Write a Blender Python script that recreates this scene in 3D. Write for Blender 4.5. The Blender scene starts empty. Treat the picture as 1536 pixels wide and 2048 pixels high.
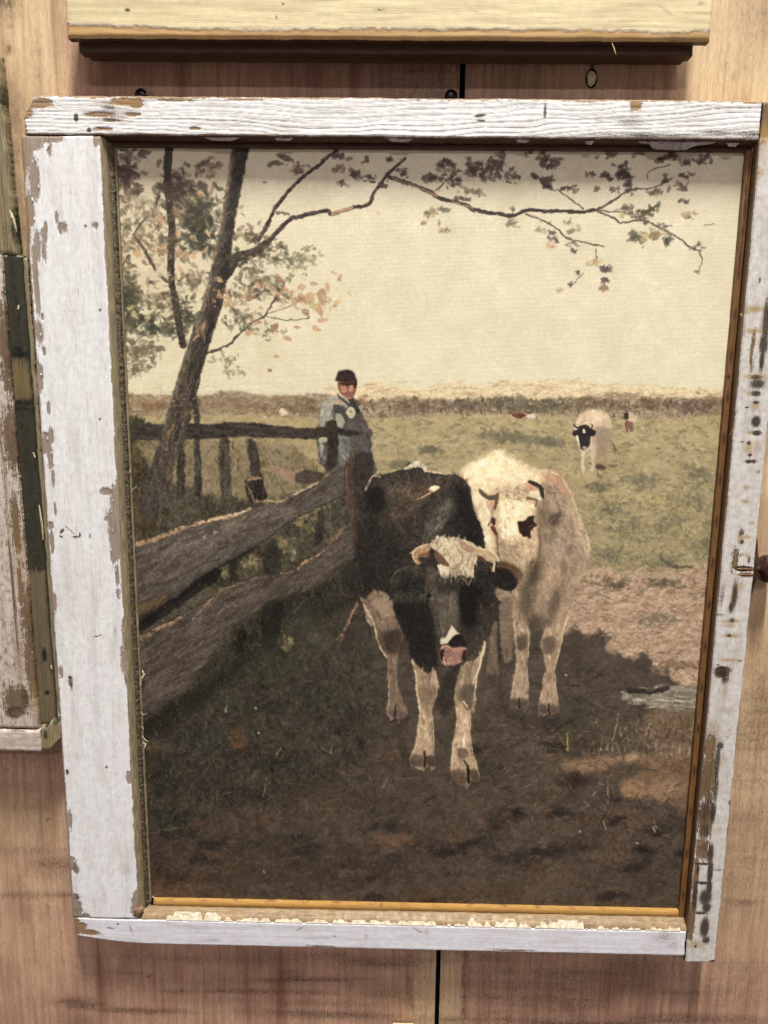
import bpy, math, random
import numpy as np
from mathutils import Matrix, Vector

# ------------------------------------------------------------------ scene, camera, light
scn = bpy.context.scene
PI = math.pi
CAM = (-0.01954367, -0.55544477, 0.13210495)
PITCH, YAW, ROLL = 0.17679752, -0.01398289, 0.01184915
FPX = 1538.0            # focal length in photo pixels (photo 1536 x 2048)


def cam_basis():
    fw = np.array([math.sin(YAW) * math.cos(PITCH), math.cos(YAW) * math.cos(PITCH), -math.sin(PITCH)])
    rt = np.cross(fw, [0, 0, 1.0]); rt /= np.linalg.norm(rt)
    up = np.cross(rt, fw)
    return rt * math.cos(ROLL) + up * math.sin(ROLL), -rt * math.sin(ROLL) + up * math.cos(ROLL), fw


RT, UP, FW = cam_basis()
cd = bpy.data.cameras.new('camera')
cam = bpy.data.objects.new('camera', cd)
scn.collection.objects.link(cam)
M = Matrix(((RT[0], UP[0], -FW[0], CAM[0]), (RT[1], UP[1], -FW[1], CAM[1]), (RT[2], UP[2], -FW[2], CAM[2]), (0, 0, 0, 1)))
cam.matrix_world = M
cd.sensor_fit = 'VERTICAL'
cd.sensor_height = 36.0
cd.lens = 36.0 * FPX / 2048.0
cd.clip_start = 0.01
cd.clip_end = 50
scn.camera = cam

world = bpy.data.worlds.new('World')
scn.world = world
world.use_nodes = True
bg = world.node_tree.nodes['Background']
bg.inputs['Color'].default_value = (1.0, 0.86, 0.86, 1)     # dim room light, slightly pink
bg.inputs['Strength'].default_value = 0.275


def area(name, loc, sx, sy, power, col, target):
    l = bpy.data.lights.new(name, 'AREA')
    l.shape = 'RECTANGLE'; l.size = sx; l.size_y = sy; l.energy = power; l.color = col
    o = bpy.data.objects.new(name, l)
    scn.collection.objects.link(o)
    o.location = loc
    d = Vector(target) - Vector(loc)
    z = -d.normalized()
    y = Vector((0, 1, 0)); y = (y - z * y.dot(z)).normalized()
    x = y.cross(z)
    o.matrix_world = Matrix(((x[0], y[0], z[0], loc[0]), (x[1], y[1], z[1], loc[1]), (x[2], y[2], z[2], loc[2]), (0, 0, 0, 1)))
    return o


# ceiling tubes of the shop: one almost overhead, a row farther back in the room
area('ceiling_tube', (0.22, -1.08, 2.95), 0.10, 0.66, 175.0, (1.0, 0.99, 0.935), (0.05, -0.3, -0.5))
area('ceiling_tube_far', (0.1, -3.6, 2.1), 0.9, 0.15, 26.0, (1.0, 0.96, 0.96), (0, 0, 0))

scn.view_settings.view_transform = 'Standard'
scn.view_settings.look = 'None'
scn.view_settings.exposure = 0.0
scn.view_settings.gamma = 1.0
scn.view_settings.use_curve_mapping = False

# ------------------------------------------------------------------ helpers
rng = np.random.default_rng(7)
random.seed(5)
COL = scn.collection


def px2w(px, py, d):
    """photo pixel -> (x, z) in mm on the plane d mm in front of the wall"""
    v = RT * (px - 768) / FPX + UP * (1024 - py) / FPX + FW
    t = (-d / 1000.0 - CAM[1]) / v[1]
    return (CAM[0] + v[0] * t) * 1000, (CAM[2] + v[2] * t) * 1000


def w2px(x, z, d):
    dx = x / 1000.0 - CAM[0]; dy = -d / 1000.0 - CAM[1]; dz = z / 1000.0 - CAM[2]
    c = dx * FW[0] + dy * FW[1] + dz * FW[2]
    return (768 + FPX * (dx * RT[0] + dy * RT[1] + dz * RT[2]) / c,
            1024 - FPX * (dx * UP[0] + dy * UP[1] + dz * UP[2]) / c)


def vnoise(x, y, seed=0):
    """smooth value noise at arbitrary points, 0..1"""
    xi = np.floor(x).astype(np.int64); yi = np.floor(y).astype(np.int64)
    fx = x - xi; fy = y - yi
    fx = fx * fx * (3 - 2 * fx); fy = fy * fy * (3 - 2 * fy)

    def h(a, b):
        n = (a * 374761393 + b * 668265263 + seed * 974634777) & 0xffffffff
        n = ((n ^ (n >> 13)) * 1274126177) & 0xffffffff
        n = (n ^ (n >> 16)) & 0xffff
        return n / 65535.0
    return (h(xi, yi) * (1 - fx) + h(xi + 1, yi) * fx) * (1 - fy) + (h(xi, yi + 1) * (1 - fx) + h(xi + 1, yi + 1) * fx) * fy


def fbm(x, y, seed=0, o=4):
    s = 0; a = 0.5; t = 0
    for k in range(o):
        s = s + a * vnoise(x * 2 ** k, y * 2 ** k, seed + k * 17); t += a; a *= 0.55
    return s / t


def link(o, parent=None):
    COL.objects.link(o)
    if parent is not None:
        o.parent = parent
    return o


def thing(name, label, cat, group=None):
    o = bpy.data.objects.new(name, None)
    o.empty_display_size = 0.02
    COL.objects.link(o)
    o['label'] = label; o['category'] = cat
    if group: o['group'] = group
    return o


def tag(o, label, cat, group=None):
    o['label'] = label; o['category'] = cat
    if group: o['group'] = group
    return o


# ------------------------------------------------------------------ node material helpers
class NT:
    def __init__(s, name):
        s.m = bpy.data.materials.new(name); s.m.use_nodes = True
        s.t = s.m.node_tree; s.n = s.t.nodes; s.l = s.t.links
        s.b = s.n['Principled BSDF']

    def put(s, sock, v):
        if isinstance(v, (int, float)): sock.default_value = v
        elif isinstance(v, tuple): sock.default_value = v if len(v) != 3 or sock.type == 'VECTOR' else (*v, 1)
        else: s.l.new(v, sock)

    def attr(s, name):
        a = s.n.new('ShaderNodeAttribute'); a.attribute_name = name; return a.outputs['Fac']

    def math(s, op, a, b=0.0, c=0.0, clamp=False):
        m = s.n.new('ShaderNodeMath'); m.operation = op; m.use_clamp = clamp
        s.put(m.inputs[0], a); s.put(m.inputs[1], b); s.put(m.inputs[2], c)
        return m.outputs[0]

    def xyz(s, a, b, c=0.0):
        m = s.n.new('ShaderNodeCombineXYZ')
        s.put(m.inputs[0], a); s.put(m.inputs[1], b); s.put(m.inputs[2], c); return m.outputs[0]

    def noise(s, vec, scale=1.0, detail=3.0, rough=0.55, dist=0.0):
        m = s.n.new('ShaderNodeTexNoise'); s.l.new(vec, m.inputs['Vector'])
        m.inputs['Scale'].default_value = scale; m.inputs['Detail'].default_value = detail
        m.inputs['Roughness'].default_value = rough; m.inputs['Distortion'].default_value = dist
        return m.outputs['Fac']

    def voro(s, vec, scale=1.0, feature='F1'):
        m = s.n.new('ShaderNodeTexVoronoi'); m.feature = feature; s.l.new(vec, m.inputs['Vector'])
        m.inputs['Scale'].default_value = scale
        return m.outputs['Distance']

    def mr(s, v, a, b, c=0.0, d=1.0, smooth=True):
        m = s.n.new('ShaderNodeMapRange')
        m.interpolation_type = 'SMOOTHSTEP' if smooth else 'LINEAR'
        s.put(m.inputs[0], v); m.inputs[1].default_value = a; m.inputs[2].default_value = b
        m.inputs[3].default_value = c; m.inputs[4].default_value = d
        return m.outputs[0]

    def mix(s, f, a, b, mode='MIX'):
        m = s.n.new('ShaderNodeMix'); m.data_type = 'RGBA'; m.blend_type = mode
        s.put(m.inputs[0], f); s.put(m.inputs[6], a); s.put(m.inputs[7], b)
        return m.outputs[2]

    def ramp(s, f, stops):
        m = s.n.new('ShaderNodeValToRGB'); s.l.new(f, m.inputs[0])
        e = m.color_ramp.elements
        while len(e) < len(stops): e.new(0.5)
        for i, (p, c) in enumerate(stops):
            e[i].position = p; e[i].color = (*c, 1)
        return m.outputs[0]

    def bump(s, h, strength, dist, prev=None):
        m = s.n.new('ShaderNodeBump'); s.put(m.inputs['Height'], h)
        m.inputs['Strength'].default_value = strength; m.inputs['Distance'].default_value = dist
        if prev is not None: s.l.new(prev, m.inputs['Normal'])
        return m.outputs[0]

    def out(s, col, rough, nrm=None, spec=0.4):
        s.put(s.b.inputs['Base Color'], col); s.put(s.b.inputs['Roughness'], rough)
        s.b.inputs['Specular IOR Level'].default_value = spec
        if nrm is not None: s.l.new(nrm, s.b.inputs['Normal'])
        return s.m


def lin(r, g, b):
    f = lambda c: ((c / 255 + 0.055) / 1.055) ** 2.4 if c > 10.3 else c / 255 / 12.92
    return (f(r), f(g), f(b))


def painted_wood(name, paint, bare, bare_dk, ring=0.5, crack=0.5, hue_col=(150, 112, 60), dirt_col=(45, 36, 26),
                 mottle=0.10, rough=0.5, always_bare=False, ragged=1.0, freq=0.33, undercoat=None):
    t = NT(name)
    G = t.attr('across'); L = t.attr('along'); chip = t.attr('chip'); dirt_shade = t.attr('dirt_shade'); hue = t.attr('hue')
    v_f = t.xyz(t.math('MULTIPLY', L, 0.07), t.math('MULTIPLY', G, 1.7))
    fib = t.noise(v_f, 1.0, 5, 0.6)
    v_r = t.xyz(t.math('MULTIPLY', L, 0.002), t.math('MULTIPLY', G, freq))
    rin = t.noise(v_r, 1.0, 1.5, 0.5)
    v_i = t.xyz(L, G)
    iso = t.noise(v_i, 0.22, 5, 0.6)
    iso2 = t.noise(v_i, 0.9, 4, 0.65)
    big = t.noise(v_i, 0.03, 3, 0.5)
    v_c = t.xyz(t.math('MULTIPLY', L, 0.16), t.math('MULTIPLY', G, 2.3))
    crk = t.noise(v_c, 1.0, 3, 0.5, 0.3)
    # latewood ridges: thin dark valleys between broad pale bands
    rr = t.math('FRACT', t.math('MULTIPLY', t.math('ADD', G, t.math('MULTIPLY', rin, 5.0)), freq))
    valley = t.mr(rr, 0.0, 0.16, 1.0, 0.0)
    valley = t.math('MAXIMUM', valley, t.mr(rr, 0.93, 1.0, 0.0, 1.0))
    valley = t.math('MULTIPLY', valley, t.mr(iso, 0.33, 0.6, 0.15, 1.0))
    bare_c = t.ramp(fib, [(0.25, lin(*bare_dk)), (0.5, lin(*[(a + b) / 2 for a, b in zip(bare, bare_dk)])), (0.72, lin(*bare))])
    bare_c = t.mix(t.math('MULTIPLY', valley, 0.5), bare_c, lin(*[c * 0.62 for c in bare_dk]))
    bare_c = t.mix(t.mr(big, 0.35, 0.7, 0.0, 0.35), bare_c, lin(*[c * 0.8 for c in bare]))
    if always_bare:
        col = bare_c; mask = 1.0
    else:
        pc = t.mix(t.mr(iso, 0.3, 0.75, 0, 1), lin(*paint), lin(*[max(0, c * (1 - mottle)) for c in paint]))
        pc = t.mix(t.math('MULTIPLY', t.mr(big, 0.4, 0.7), 0.25), pc, lin(paint[0] * .95, paint[1] * .93, paint[2] * .93))
        gr_ = t.noise(t.xyz(t.math('MULTIPLY', L, 0.02), t.math('MULTIPLY', G, 0.12)), 1.0, 5, 0.65)
        pc = t.mix(t.mr(gr_, 0.42, 0.72, 0.0, 0.5), pc, lin(*[c * k for c, k in zip(paint, (.80, .77, .74))]))
        pin = t.noise(t.xyz(t.math('MULTIPLY', L, 0.5), t.math('MULTIPLY', G, 3.4)), 1.0, 3, 0.6)
        pc = t.mix(t.mr(pin, 0.62, 0.72, 0.0, 0.4 * crack), pc, lin(*[c * 0.8 for c in bare]))
        lines = t.mr(crk, 0.33, 0.42, 1.0, 0.0)
        lines = t.math('MULTIPLY', lines, t.mr(iso2, 0.40, 0.60, 0.0, 1.0))
        pc = t.mix(t.math('MULTIPLY', lines, crack), pc, lin(*[c * 0.62 for c in bare]))
        pc = t.mix(t.math('MULTIPLY', valley, ring), pc, lin(*[c * 0.55 for c in paint]))
        m = t.math('ADD', chip, t.math('MULTIPLY', t.math('SUBTRACT', iso, 0.5), 1.1 * ragged))
        m = t.math('ADD', m, t.math('MULTIPLY', t.math('SUBTRACT', fib, 0.5), 1.9 * ragged))
        m = t.math('ADD', m, t.math('MULTIPLY', t.math('SUBTRACT', iso2, 0.5), 0.9 * ragged))
        mask = t.mr(m, -0.05, 0.07, 0.0, 1.0)
        if undercoat:
            rim = t.mr(m, -0.30, -0.05, 0.0, 1.0)
            pc = t.mix(rim, pc, lin(*undercoat))
        col = t.mix(mask, pc, bare_c)
        edge = t.math('MULTIPLY', t.mr(m, -0.16, -0.03), t.mr(m, 0.0, 0.10, 1.0, 0.0))
        col = t.mix(t.math('MULTIPLY', edge, 0.35), col, lin(70, 58, 48))
    hm = t.math('MULTIPLY', hue, t.mr(iso2, 0.3, 0.6, 0.35, 1.0))
    col = t.mix(t.math('MINIMUM', hm, 0.92), col, lin(*hue_col))
    iso3 = t.noise(v_i, 1.5, 4, 0.7)
    dm = t.math('ADD', t.math('MULTIPLY', dirt_shade, 1.12), t.math('MULTIPLY', t.math('SUBTRACT', iso3, 0.5), 2.6))
    dm = t.math('ADD', dm, t.math('MULTIPLY', t.math('SUBTRACT', fib, 0.5), 1.4))
    dm = t.math('MULTIPLY', t.mr(dm, 0.46, 0.60), t.mr(dirt_shade, 0.02, 0.25))
    halo = t.math('MULTIPLY', dirt_shade, t.mr(iso2, 0.3, 0.7, 0.1, 0.6))
    col = t.mix(t.math('MINIMUM', halo, 0.32), col, lin(*[min(255, c * 1.9 + 14) for c in dirt_col]))
    dcol = t.mix(t.mr(iso, 0.4, 0.6), lin(*dirt_col), lin(*[c * 1.7 for c in dirt_col]))
    col = t.mix(t.math('MINIMUM', dm, 0.94), col, dcol)
    spk = t.noise(v_i, 3.1, 2, 0.5)
    col = t.mix(t.mr(spk, 0.72, 0.78, 0.0, 0.45), col, lin(90, 72, 58))
    h = t.math('ADD', t.math('MULTIPLY', fib, 0.25), t.math('MULTIPLY', iso2, 0.12))
    h = t.math('SUBTRACT', h, t.math('MULTIPLY', valley, 0.6 * ring))
    if not always_bare:
        h = t.math('SUBTRACT', h, t.math('MULTIPLY', mask, 0.9))
    n = t.bump(h, 0.6, 0.0005)
    rg = t.mr(iso, 0.3, 0.7, rough - 0.08, rough + 0.12)
    return t.out(col, rg, n)


# ------------------------------------------------------------------ board builder (mm; d = distance in front of the wall)
def fld_blobs(X, Z, blobs, d, signed):
    f = np.full(X.shape, -1.0) if signed else np.zeros(X.shape)
    for b in blobs:
        cx, cz = px2w(b[0], b[1], d)
        s = 2.65
        rx, rz, st = b[2] / s, b[3] / s, (b[4] if len(b) > 4 else 1.0)
        a = math.radians(b[5]) if len(b) > 5 else 0
        dx, dz = X - cx, Z - cz
        u = (dx * math.cos(a) + dz * math.sin(a)) / rx; v = (-dx * math.sin(a) + dz * math.cos(a)) / rz
        if signed:
            r = (np.abs(u) ** 2.6 + np.abs(v) ** 2.6) ** (1 / 2.6)
            f = np.maximum(f, np.clip(st * 1.2 * (1.0 - r), -1, 1))
        else:
            f = np.maximum(f, st * np.exp(-(u * u + v * v) ** 1.5))
    return f


def board(name, parent, mat, x0, x1, z0, z1, d0, d1, res=1.0, grain='z', chips=(), dirt_shade=(), hue=(), side_mat=None,
          seed=1, rnd=1.0, wob=0.35, relief=0.25, edge=None, warp=0.0, arcs=0.0, basechip=-1.0, shape=None,
          profile=None, field_fn=None, rail_relief=0.0, tilt=None):
    nx = max(2, int(round((x1 - x0) / res)) + 1); nz = max(2, int(round((z1 - z0) / res)) + 1)
    xs = np.linspace(x0, x1, nx); zs = np.linspace(z0, z1, nz)
    X, Z = np.meshgrid(xs, zs)
    eL, eR, eB, eT = X - x0, x1 - X, Z - z0, z1 - Z
    e = np.minimum(np.minimum(eL, eR), np.minimum(eB, eT))
    # grain coordinates
    if grain == 'z':
        L, A = Z, X
    else:
        L, A = X, Z
    A2 = A + 6.0 * (fbm(L * 0.008, A * 0.02, seed + 3) - 0.5) * (1 + warp) + arcs * np.exp(-((L - (L.min() + L.max()) * 0.5 + 20) / 150.0) ** 2) * 1.0
    A2 = A2 + 0.9 * (fbm(L * 0.06, A * 0.12, seed + 5) - 0.5)
    # wobbling outline
    fo = np.exp(-e / 3.0)
    wx = (fbm(Z * 0.12, X * 0.0 + 3.1, seed + 9) - 0.5) * 2 * wob + (vnoise(Z * 0.8, X * 0 + 1.7, seed + 10) - 0.5) * 0.5 * wob
    wz = (fbm(X * 0.12, Z * 0.0 + 7.3, seed + 11) - 0.5) * 2 * wob + (vnoise(X * 0.8, Z * 0 + 1.7, seed + 12) - 0.5) * 0.5 * wob
    Xd = X + wx * np.exp(-np.minimum(eL, eR) / 3.0)
    Zd = Z + wz * np.exp(-np.minimum(eB, eT) / 3.0)
    D = np.full(X.shape, float(d1))
    if rnd > 0:
        q = np.clip(1 - e / rnd, 0, 1)
        D -= rnd * (1 - np.sqrt(np.clip(1 - q * q, 0, 1))) * 0.9
    D += relief * (fbm(L * 0.03, A * 0.5, seed + 21) - 0.5)
    if rail_relief:
        ph = (A2 * 0.33) % 1.0
        D -= rail_relief * np.exp(-((ph - 0.05) / 0.12) ** 2)
    if profile is not None:
        D = D + profile(X, Z)
    if shape is not None:
        Xd, Zd = shape(Xd, Zd)
    chip = np.maximum(fld_blobs(X, Z, chips, d1, True), basechip)
    if edge:
        for k, wdt in edge.items():
            ee = {'l': eL, 'r': eR, 't': eT, 'b': eB}[k]
            t_ = X if k in 'tb' else Z
            w_ = wdt * (0.25 + 1.5 * fbm(t_ * 0.05, t_ * 0 + ord(k), seed + 31))
            chip = np.maximum(chip, np.clip(0.6 * (w_ - ee) / max(0.6, wdt), -1, 1))
    dr = fld_blobs(X, Z, dirt_shade, d1, False); hu = fld_blobs(X, Z, hue, d1, False)
    if field_fn is not None:
        chip, dr, hu = field_fn(X, Z, chip, dr, hu)
    D = D - 0.35 * (chip > 0)
    n = nx * nz
    if tilt is not None:
        (tx, tz, ta) = tilt
        ca, sa = math.cos(ta), math.sin(ta)
        Xn = tx + (Xd - tx) * ca - (Zd - tz) * sa; Zd = tz + (Xd - tx) * sa + (Zd - tz) * ca; Xd = Xn
    P = np.stack([Xd, -D, Zd], -1).reshape(-1, 3)
    idx = np.arange(n).reshape(nz, nx)
    f = np.stack([idx[:-1, :-1], idx[:-1, 1:], idx[1:, 1:], idx[1:, :-1]], -1).reshape(-1, 4)
    loop = np.concatenate([idx[0, :-1], idx[:-1, -1], idx[-1, :0:-1], idx[:0:-1, 0]])
    m = len(loop)
    # sides get their own vertices so that the edge stays crisp
    fr = P[loop].copy(); bk = P[loop].copy(); bk[:, 1] = -d0
    P2 = np.concatenate([P, fr, bk])
    a = n + np.arange(m); a1 = n + (np.arange(m) + 1) % m
    fs = np.stack([a, a + m, a1 + m, a1], -1)
    me = bpy.data.meshes.new(name)
    faces = f.tolist() + fs.tolist() + [list(range(n + m, n + 2 * m))]
    me.from_pydata((P2 / 1000.0).tolist(), [], faces)
    sm = np.zeros(len(faces), dtype=bool); sm[:len(f)] = True
    me.polygons.foreach_set('use_smooth', sm)
    me.materials.append(mat)
    if side_mat is not None:
        me.materials.append(side_mat)
        mi = np.zeros(len(faces), dtype=np.int32); mi[len(f):] = 1
        me.polygons.foreach_set('material_index', mi)

    # (side vertices reuse the field of the front edge; grain runs on around the corner)
    def put(nm, arr, side_add=None):
        v = arr.reshape(-1)
        fr_ = v[loop]; bk_ = v[loop].copy()
        if side_add is not None: bk_ = bk_ + side_add
        at = me.attributes.new(nm, 'FLOAT', 'POINT')
        at.data.foreach_set('value', np.concatenate([v, fr_, bk_]).astype(np.float32))
    put('across', A2, d1 - d0); put('along', L); put('chip', chip); put('dirt_shade', dr); put('hue', hu)
    o = bpy.data.objects.new(name, me)
    link(o, parent)
    return o


def mesh_obj(name, verts, faces, mat, parent=None, smooth=True):
    me = bpy.data.meshes.new(name)
    me.from_pydata([tuple(c / 1000.0 for c in v) for v in verts], [], faces)
    me.polygons.foreach_set('use_smooth', [smooth] * len(faces))
    me.materials.append(mat)
    o = bpy.data.objects.new(name, me)
    return link(o, parent)


def tube(name, pts, rad, mat, parent=None, n=6):
    """tapered tube through points (mm, as x, d, z)"""
    V = []; F = []
    P = [Vector((p[0], -p[1], p[2])) for p in pts]
    for i, p in enumerate(P):
        t = (P[min(i + 1, len(P) - 1)] - P[max(i - 1, 0)]).normalized()
        a = t.orthogonal().normalized(); b = t.cross(a)
        r = rad[i] if isinstance(rad, (list, tuple)) else rad
        for k in range(n):
            w = 2 * PI * k / n
            V.append(p + a * math.cos(w) * r + b * math.sin(w) * r)
    for i in range(len(P) - 1):
        for k in range(n):
            F.append((i * n + k, i * n + (k + 1) % n, (i + 1) * n + (k + 1) % n, (i + 1) * n + k))
    F.append(tuple(range(n))[::-1]); F.append(tuple((len(P) - 1) * n + k for k in range(n)))
    return mesh_obj(name, V, F, mat, parent)


def lathe(name, prof, origin, axis, mat, parent=None, n=24, squash=1.0):
    """prof: (radius, height) mm; revolved about axis ('y' out of the wall or 'x')"""
    V = []; F = []
    for (r, h) in prof:
        for k in range(n):
            w = 2 * PI * k / n
            if axis == 'y': V.append((origin[0] + r * math.cos(w), -(origin[1] + h), origin[2] + r * math.sin(w) * squash))
            else: V.append((origin[0] + h, -(origin[1] + r * math.cos(w)), origin[2] + r * math.sin(w) * squash))
    for i in range(len(prof) - 1):
        for k in range(n):
            F.append((i * n + k, i * n + (k + 1) % n, (i + 1) * n + (k + 1) % n, (i + 1) * n + k))
    F.append(tuple((len(prof) - 1) * n + k for k in range(n)))
    F.append(tuple(range(n))[::-1])
    return mesh_obj(name, V, F, mat, parent)


# ------------------------------------------------------------------ the printed pasture picture (flat print, painted here stroke by stroke)
PX0, PY0, PX1, PY1 = 196, 268, 1524, 1848
PW, PH = PX1 - PX0, PY1 - PY0
prng = np.random.default_rng(21)
_yy, _xx = np.mgrid[0:PH, 0:PW].astype(np.float32)
GX = _xx + PX0; GY = _yy + PY0


def up_noise(cell, seed, cy=None):
    cy = cy or cell
    r = np.random.default_rng(seed)
    gw, gh = int(PW / cell) + 4, int(PH / cy) + 4
    g = r.random((gh, gw)).astype(np.float32)
    x = np.arange(PW) / cell; y = np.arange(PH) / cy
    xi = x.astype(int); yi = y.astype(int)
    fx = (x - xi).astype(np.float32); fy = (y - yi).astype(np.float32)
    fx = fx * fx * (3 - 2 * fx); fy = fy * fy * (3 - 2 * fy)
    a = g[yi][:, xi] * (1 - fx) + g[yi][:, xi + 1] * fx
    b = g[yi + 1][:, xi] * (1 - fx) + g[yi + 1][:, xi + 1] * fx
    return a * (1 - fy[:, None]) + b * fy[:, None] - 0.5


N60 = up_noise(64, 1); N28 = up_noise(28, 2); N12 = up_noise(12, 3); N6 = up_noise(6, 4); N3 = up_noise(2.6, 5)
WA = up_noise(16, 6) * 0.6 + up_noise(6, 7) * 0.4; WB = up_noise(16, 8) * 0.6 + up_noise(6, 9) * 0.4
NH = up_noise(22, 10, 5) * 0.6 + up_noise(9, 11, 3) * 0.4        # streaks lying flat
NV = up_noise(5, 12, 20) * 0.6 + up_noise(3, 13, 8) * 0.4
FB = (N28 + N12 * 0.7 + N6 * 0.5) / 2.2
CV = np.zeros((PH, PW, 3), np.float32)


def loc(o, pts):
    """points read in an enlarged view with origin (ox, oy) and scale s"""
    if o is None: return [(float(a), float(b)) for a, b in pts]
    ox, oy, s = o
    return [(ox + a / s, oy + b / s) for a, b in pts]


def smooth_pts(p, closed=True, k=5):
    p = np.array(p, float); n = len(p); out = []
    rngi = range(n) if closed else range(n - 1)
    for i in rngi:
        if closed: a, b, c, d = p[(i - 1) % n], p[i], p[(i + 1) % n], p[(i + 2) % n]
        else: a, b, c, d = p[max(i - 1, 0)], p[i], p[i + 1], p[min(i + 2, n - 1)]
        for j in range(k):
            t = j / k
            out.append(0.5 * ((2 * b) + (c - a) * t + (2 * a - 5 * b + 4 * c - d) * t * t + (3 * b - a - 3 * c + d) * t ** 3))
    if not closed: out.append(p[-1])
    return np.array(out)


def mask_poly(pts, warp=3.0, soft=1.2, smooth=True):
    p = smooth_pts(pts) if smooth else np.array(pts, float)
    m = 6 + warp + soft * 2
    x0 = int(max(0, math.floor(p[:, 0].min() - m - PX0))); x1 = int(min(PW, math.ceil(p[:, 0].max() + m - PX0)))
    y0 = int(max(0, math.floor(p[:, 1].min() - m - PY0))); y1 = int(min(PH, math.ceil(p[:, 1].max() + m - PY0)))
    if x1 <= x0 or y1 <= y0: return None
    sl = (slice(y0, y1), slice(x0, x1))
    H, W = y1 - y0, x1 - x0
    ins = np.zeros((H, W), bool)
    px = p[:, 0] - PX0 - x0; py = p[:, 1] - PY0 - y0
    for r in range(H):                      # scanline fill
        yc = r + 0.5
        ya, yb = py, np.roll(py, -1); xa, xb = px, np.roll(px, -1)
        c = (ya <= yc) != (yb <= yc)
        if not c.any(): continue
        xs = np.sort(xa[c] + (yc - ya[c]) / (yb[c] - ya[c]) * (xb[c] - xa[c]))
        for q in range(0, len(xs) - 1, 2):
            a_ = int(max(0, round(xs[q]))); b_ = int(min(W, round(xs[q + 1])))
            if b_ > a_: ins[r, a_:b_] = True
    f = ins.astype(np.float32)
    if warp > 0:
        ix = np.clip((np.arange(W)[None, :] + WA[sl] * 2 * warp).round().astype(int), 0, W - 1)
        iy = np.clip((np.arange(H)[:, None] + WB[sl] * 2 * warp).round().astype(int), 0, H - 1)
        f = f[iy, ix]
    k = int(round(soft))
    for _ in range(2):
        if k < 1: break
        g = np.pad(f, ((k, k), (0, 0)), mode='edge').cumsum(0); g = np.concatenate([g[:1] * 0, g])
        f = (g[2 * k + 1:] - g[:-2 * k - 1]) / (2 * k + 1)
        g = np.pad(f, ((0, 0), (k, k)), mode='edge').cumsum(1); g = np.concatenate([g[:, :1] * 0, g], 1)
        f = (g[:, 2 * k + 1:] - g[:, :-2 * k - 1]) / (2 * k + 1)
    return sl, f


def C3(c): return np.array(c, np.float32)


BGONLY = [False]
NOFIG = None


def poly(o, pts, col, warp=3, soft=1, tex=14, alpha=1.0, smooth=True, tn=None, dry=0.0, n=0, ln=9, wd=3, ang=90, aj=25, cj=14, cols=None):
    pts = loc(o, pts)
    r = mask_poly(pts, warp, soft, smooth)
    if r is None: return
    sl, f = r
    f = f * alpha
    if dry > 0: f = f * np.clip(0.5 + (N3[sl] * 0.9 + N6[sl] * 0.8) * 2.2 / max(dry, .05) + (1 - dry) * 1.5, 0, 1)
    t = (FB if tn is None else tn)[sl] * 2
    c = C3(col) + tex * t[..., None] + tex * 0.45 * 2 * N3[sl][..., None]
    CV[sl] = CV[sl] * (1 - f[..., None]) + c * f[..., None]
    if n:
        ys, xs = np.nonzero(f > 0.5)
        if len(xs):
            k = prng.integers(0, len(xs), n)
            for i in k:
                x = xs[i] + sl[1].start; y = ys[i] + sl[0].start
                cc = C3(cols[prng.integers(len(cols))]) if cols else C3(col)
                dab(x, y, ln * prng.uniform(.5, 1.5), wd * prng.uniform(.6, 1.4), ang + prng.normal(0, aj), cc + prng.normal(0, cj), prng.uniform(.35, .85), local=True)


def dab(x, y, L, W, ang, col, a=0.8, local=False, taper=False, bris=True):
    if not local: x -= PX0; y -= PY0
    R = int(max(L, W) + 2)
    xi, yi = int(x), int(y)
    x0, x1, y0, y1 = max(0, xi - R), min(PW, xi + R + 1), max(0, yi - R), min(PH, yi + R + 1)
    if x1 <= x0 or y1 <= y0: return
    th = math.radians(ang); c, s = math.cos(th), math.sin(th)
    X = _xx[y0:y1, x0:x1] - x; Y = _yy[y0:y1, x0:x1] - y
    u = (X * c + Y * s) / L; v = (-X * s + Y * c) / W
    if taper: v = v / np.clip(1.0 - u * 0.45, 0.45, 1.4)
    r = u * u + v * v + (N3[y0:y1, x0:x1] * 0.6 + N6[y0:y1, x0:x1] * 0.4)
    m = np.clip((1.0 - r) * 2.6, 0, 1) * a
    if bris: m = m * np.clip(0.85 + N3[y0:y1, x0:x1] * 0.9, 0, 1)
    reg = CV[y0:y1, x0:x1]
    reg += (C3(col) + 8 * N3[y0:y1, x0:x1][..., None] * 2 - reg) * m[..., None]


def shade(o, pts, k, soft=8, warp=6, tint=(1, 1, 1), lmax=999):
    r = mask_poly(loc(o, pts), warp, soft, True)
    if r is None: return
    sl, f = r
    f = f[..., None] * (1 + 0.5 * N6[sl] + 0.5 * N12[sl])[..., None]
    if lmax < 999: f = f * (CV[sl].mean(-1, keepdims=True) < lmax)
    CV[sl] = CV[sl] * (1 + (k * C3(tint) - 1) * f)


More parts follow.
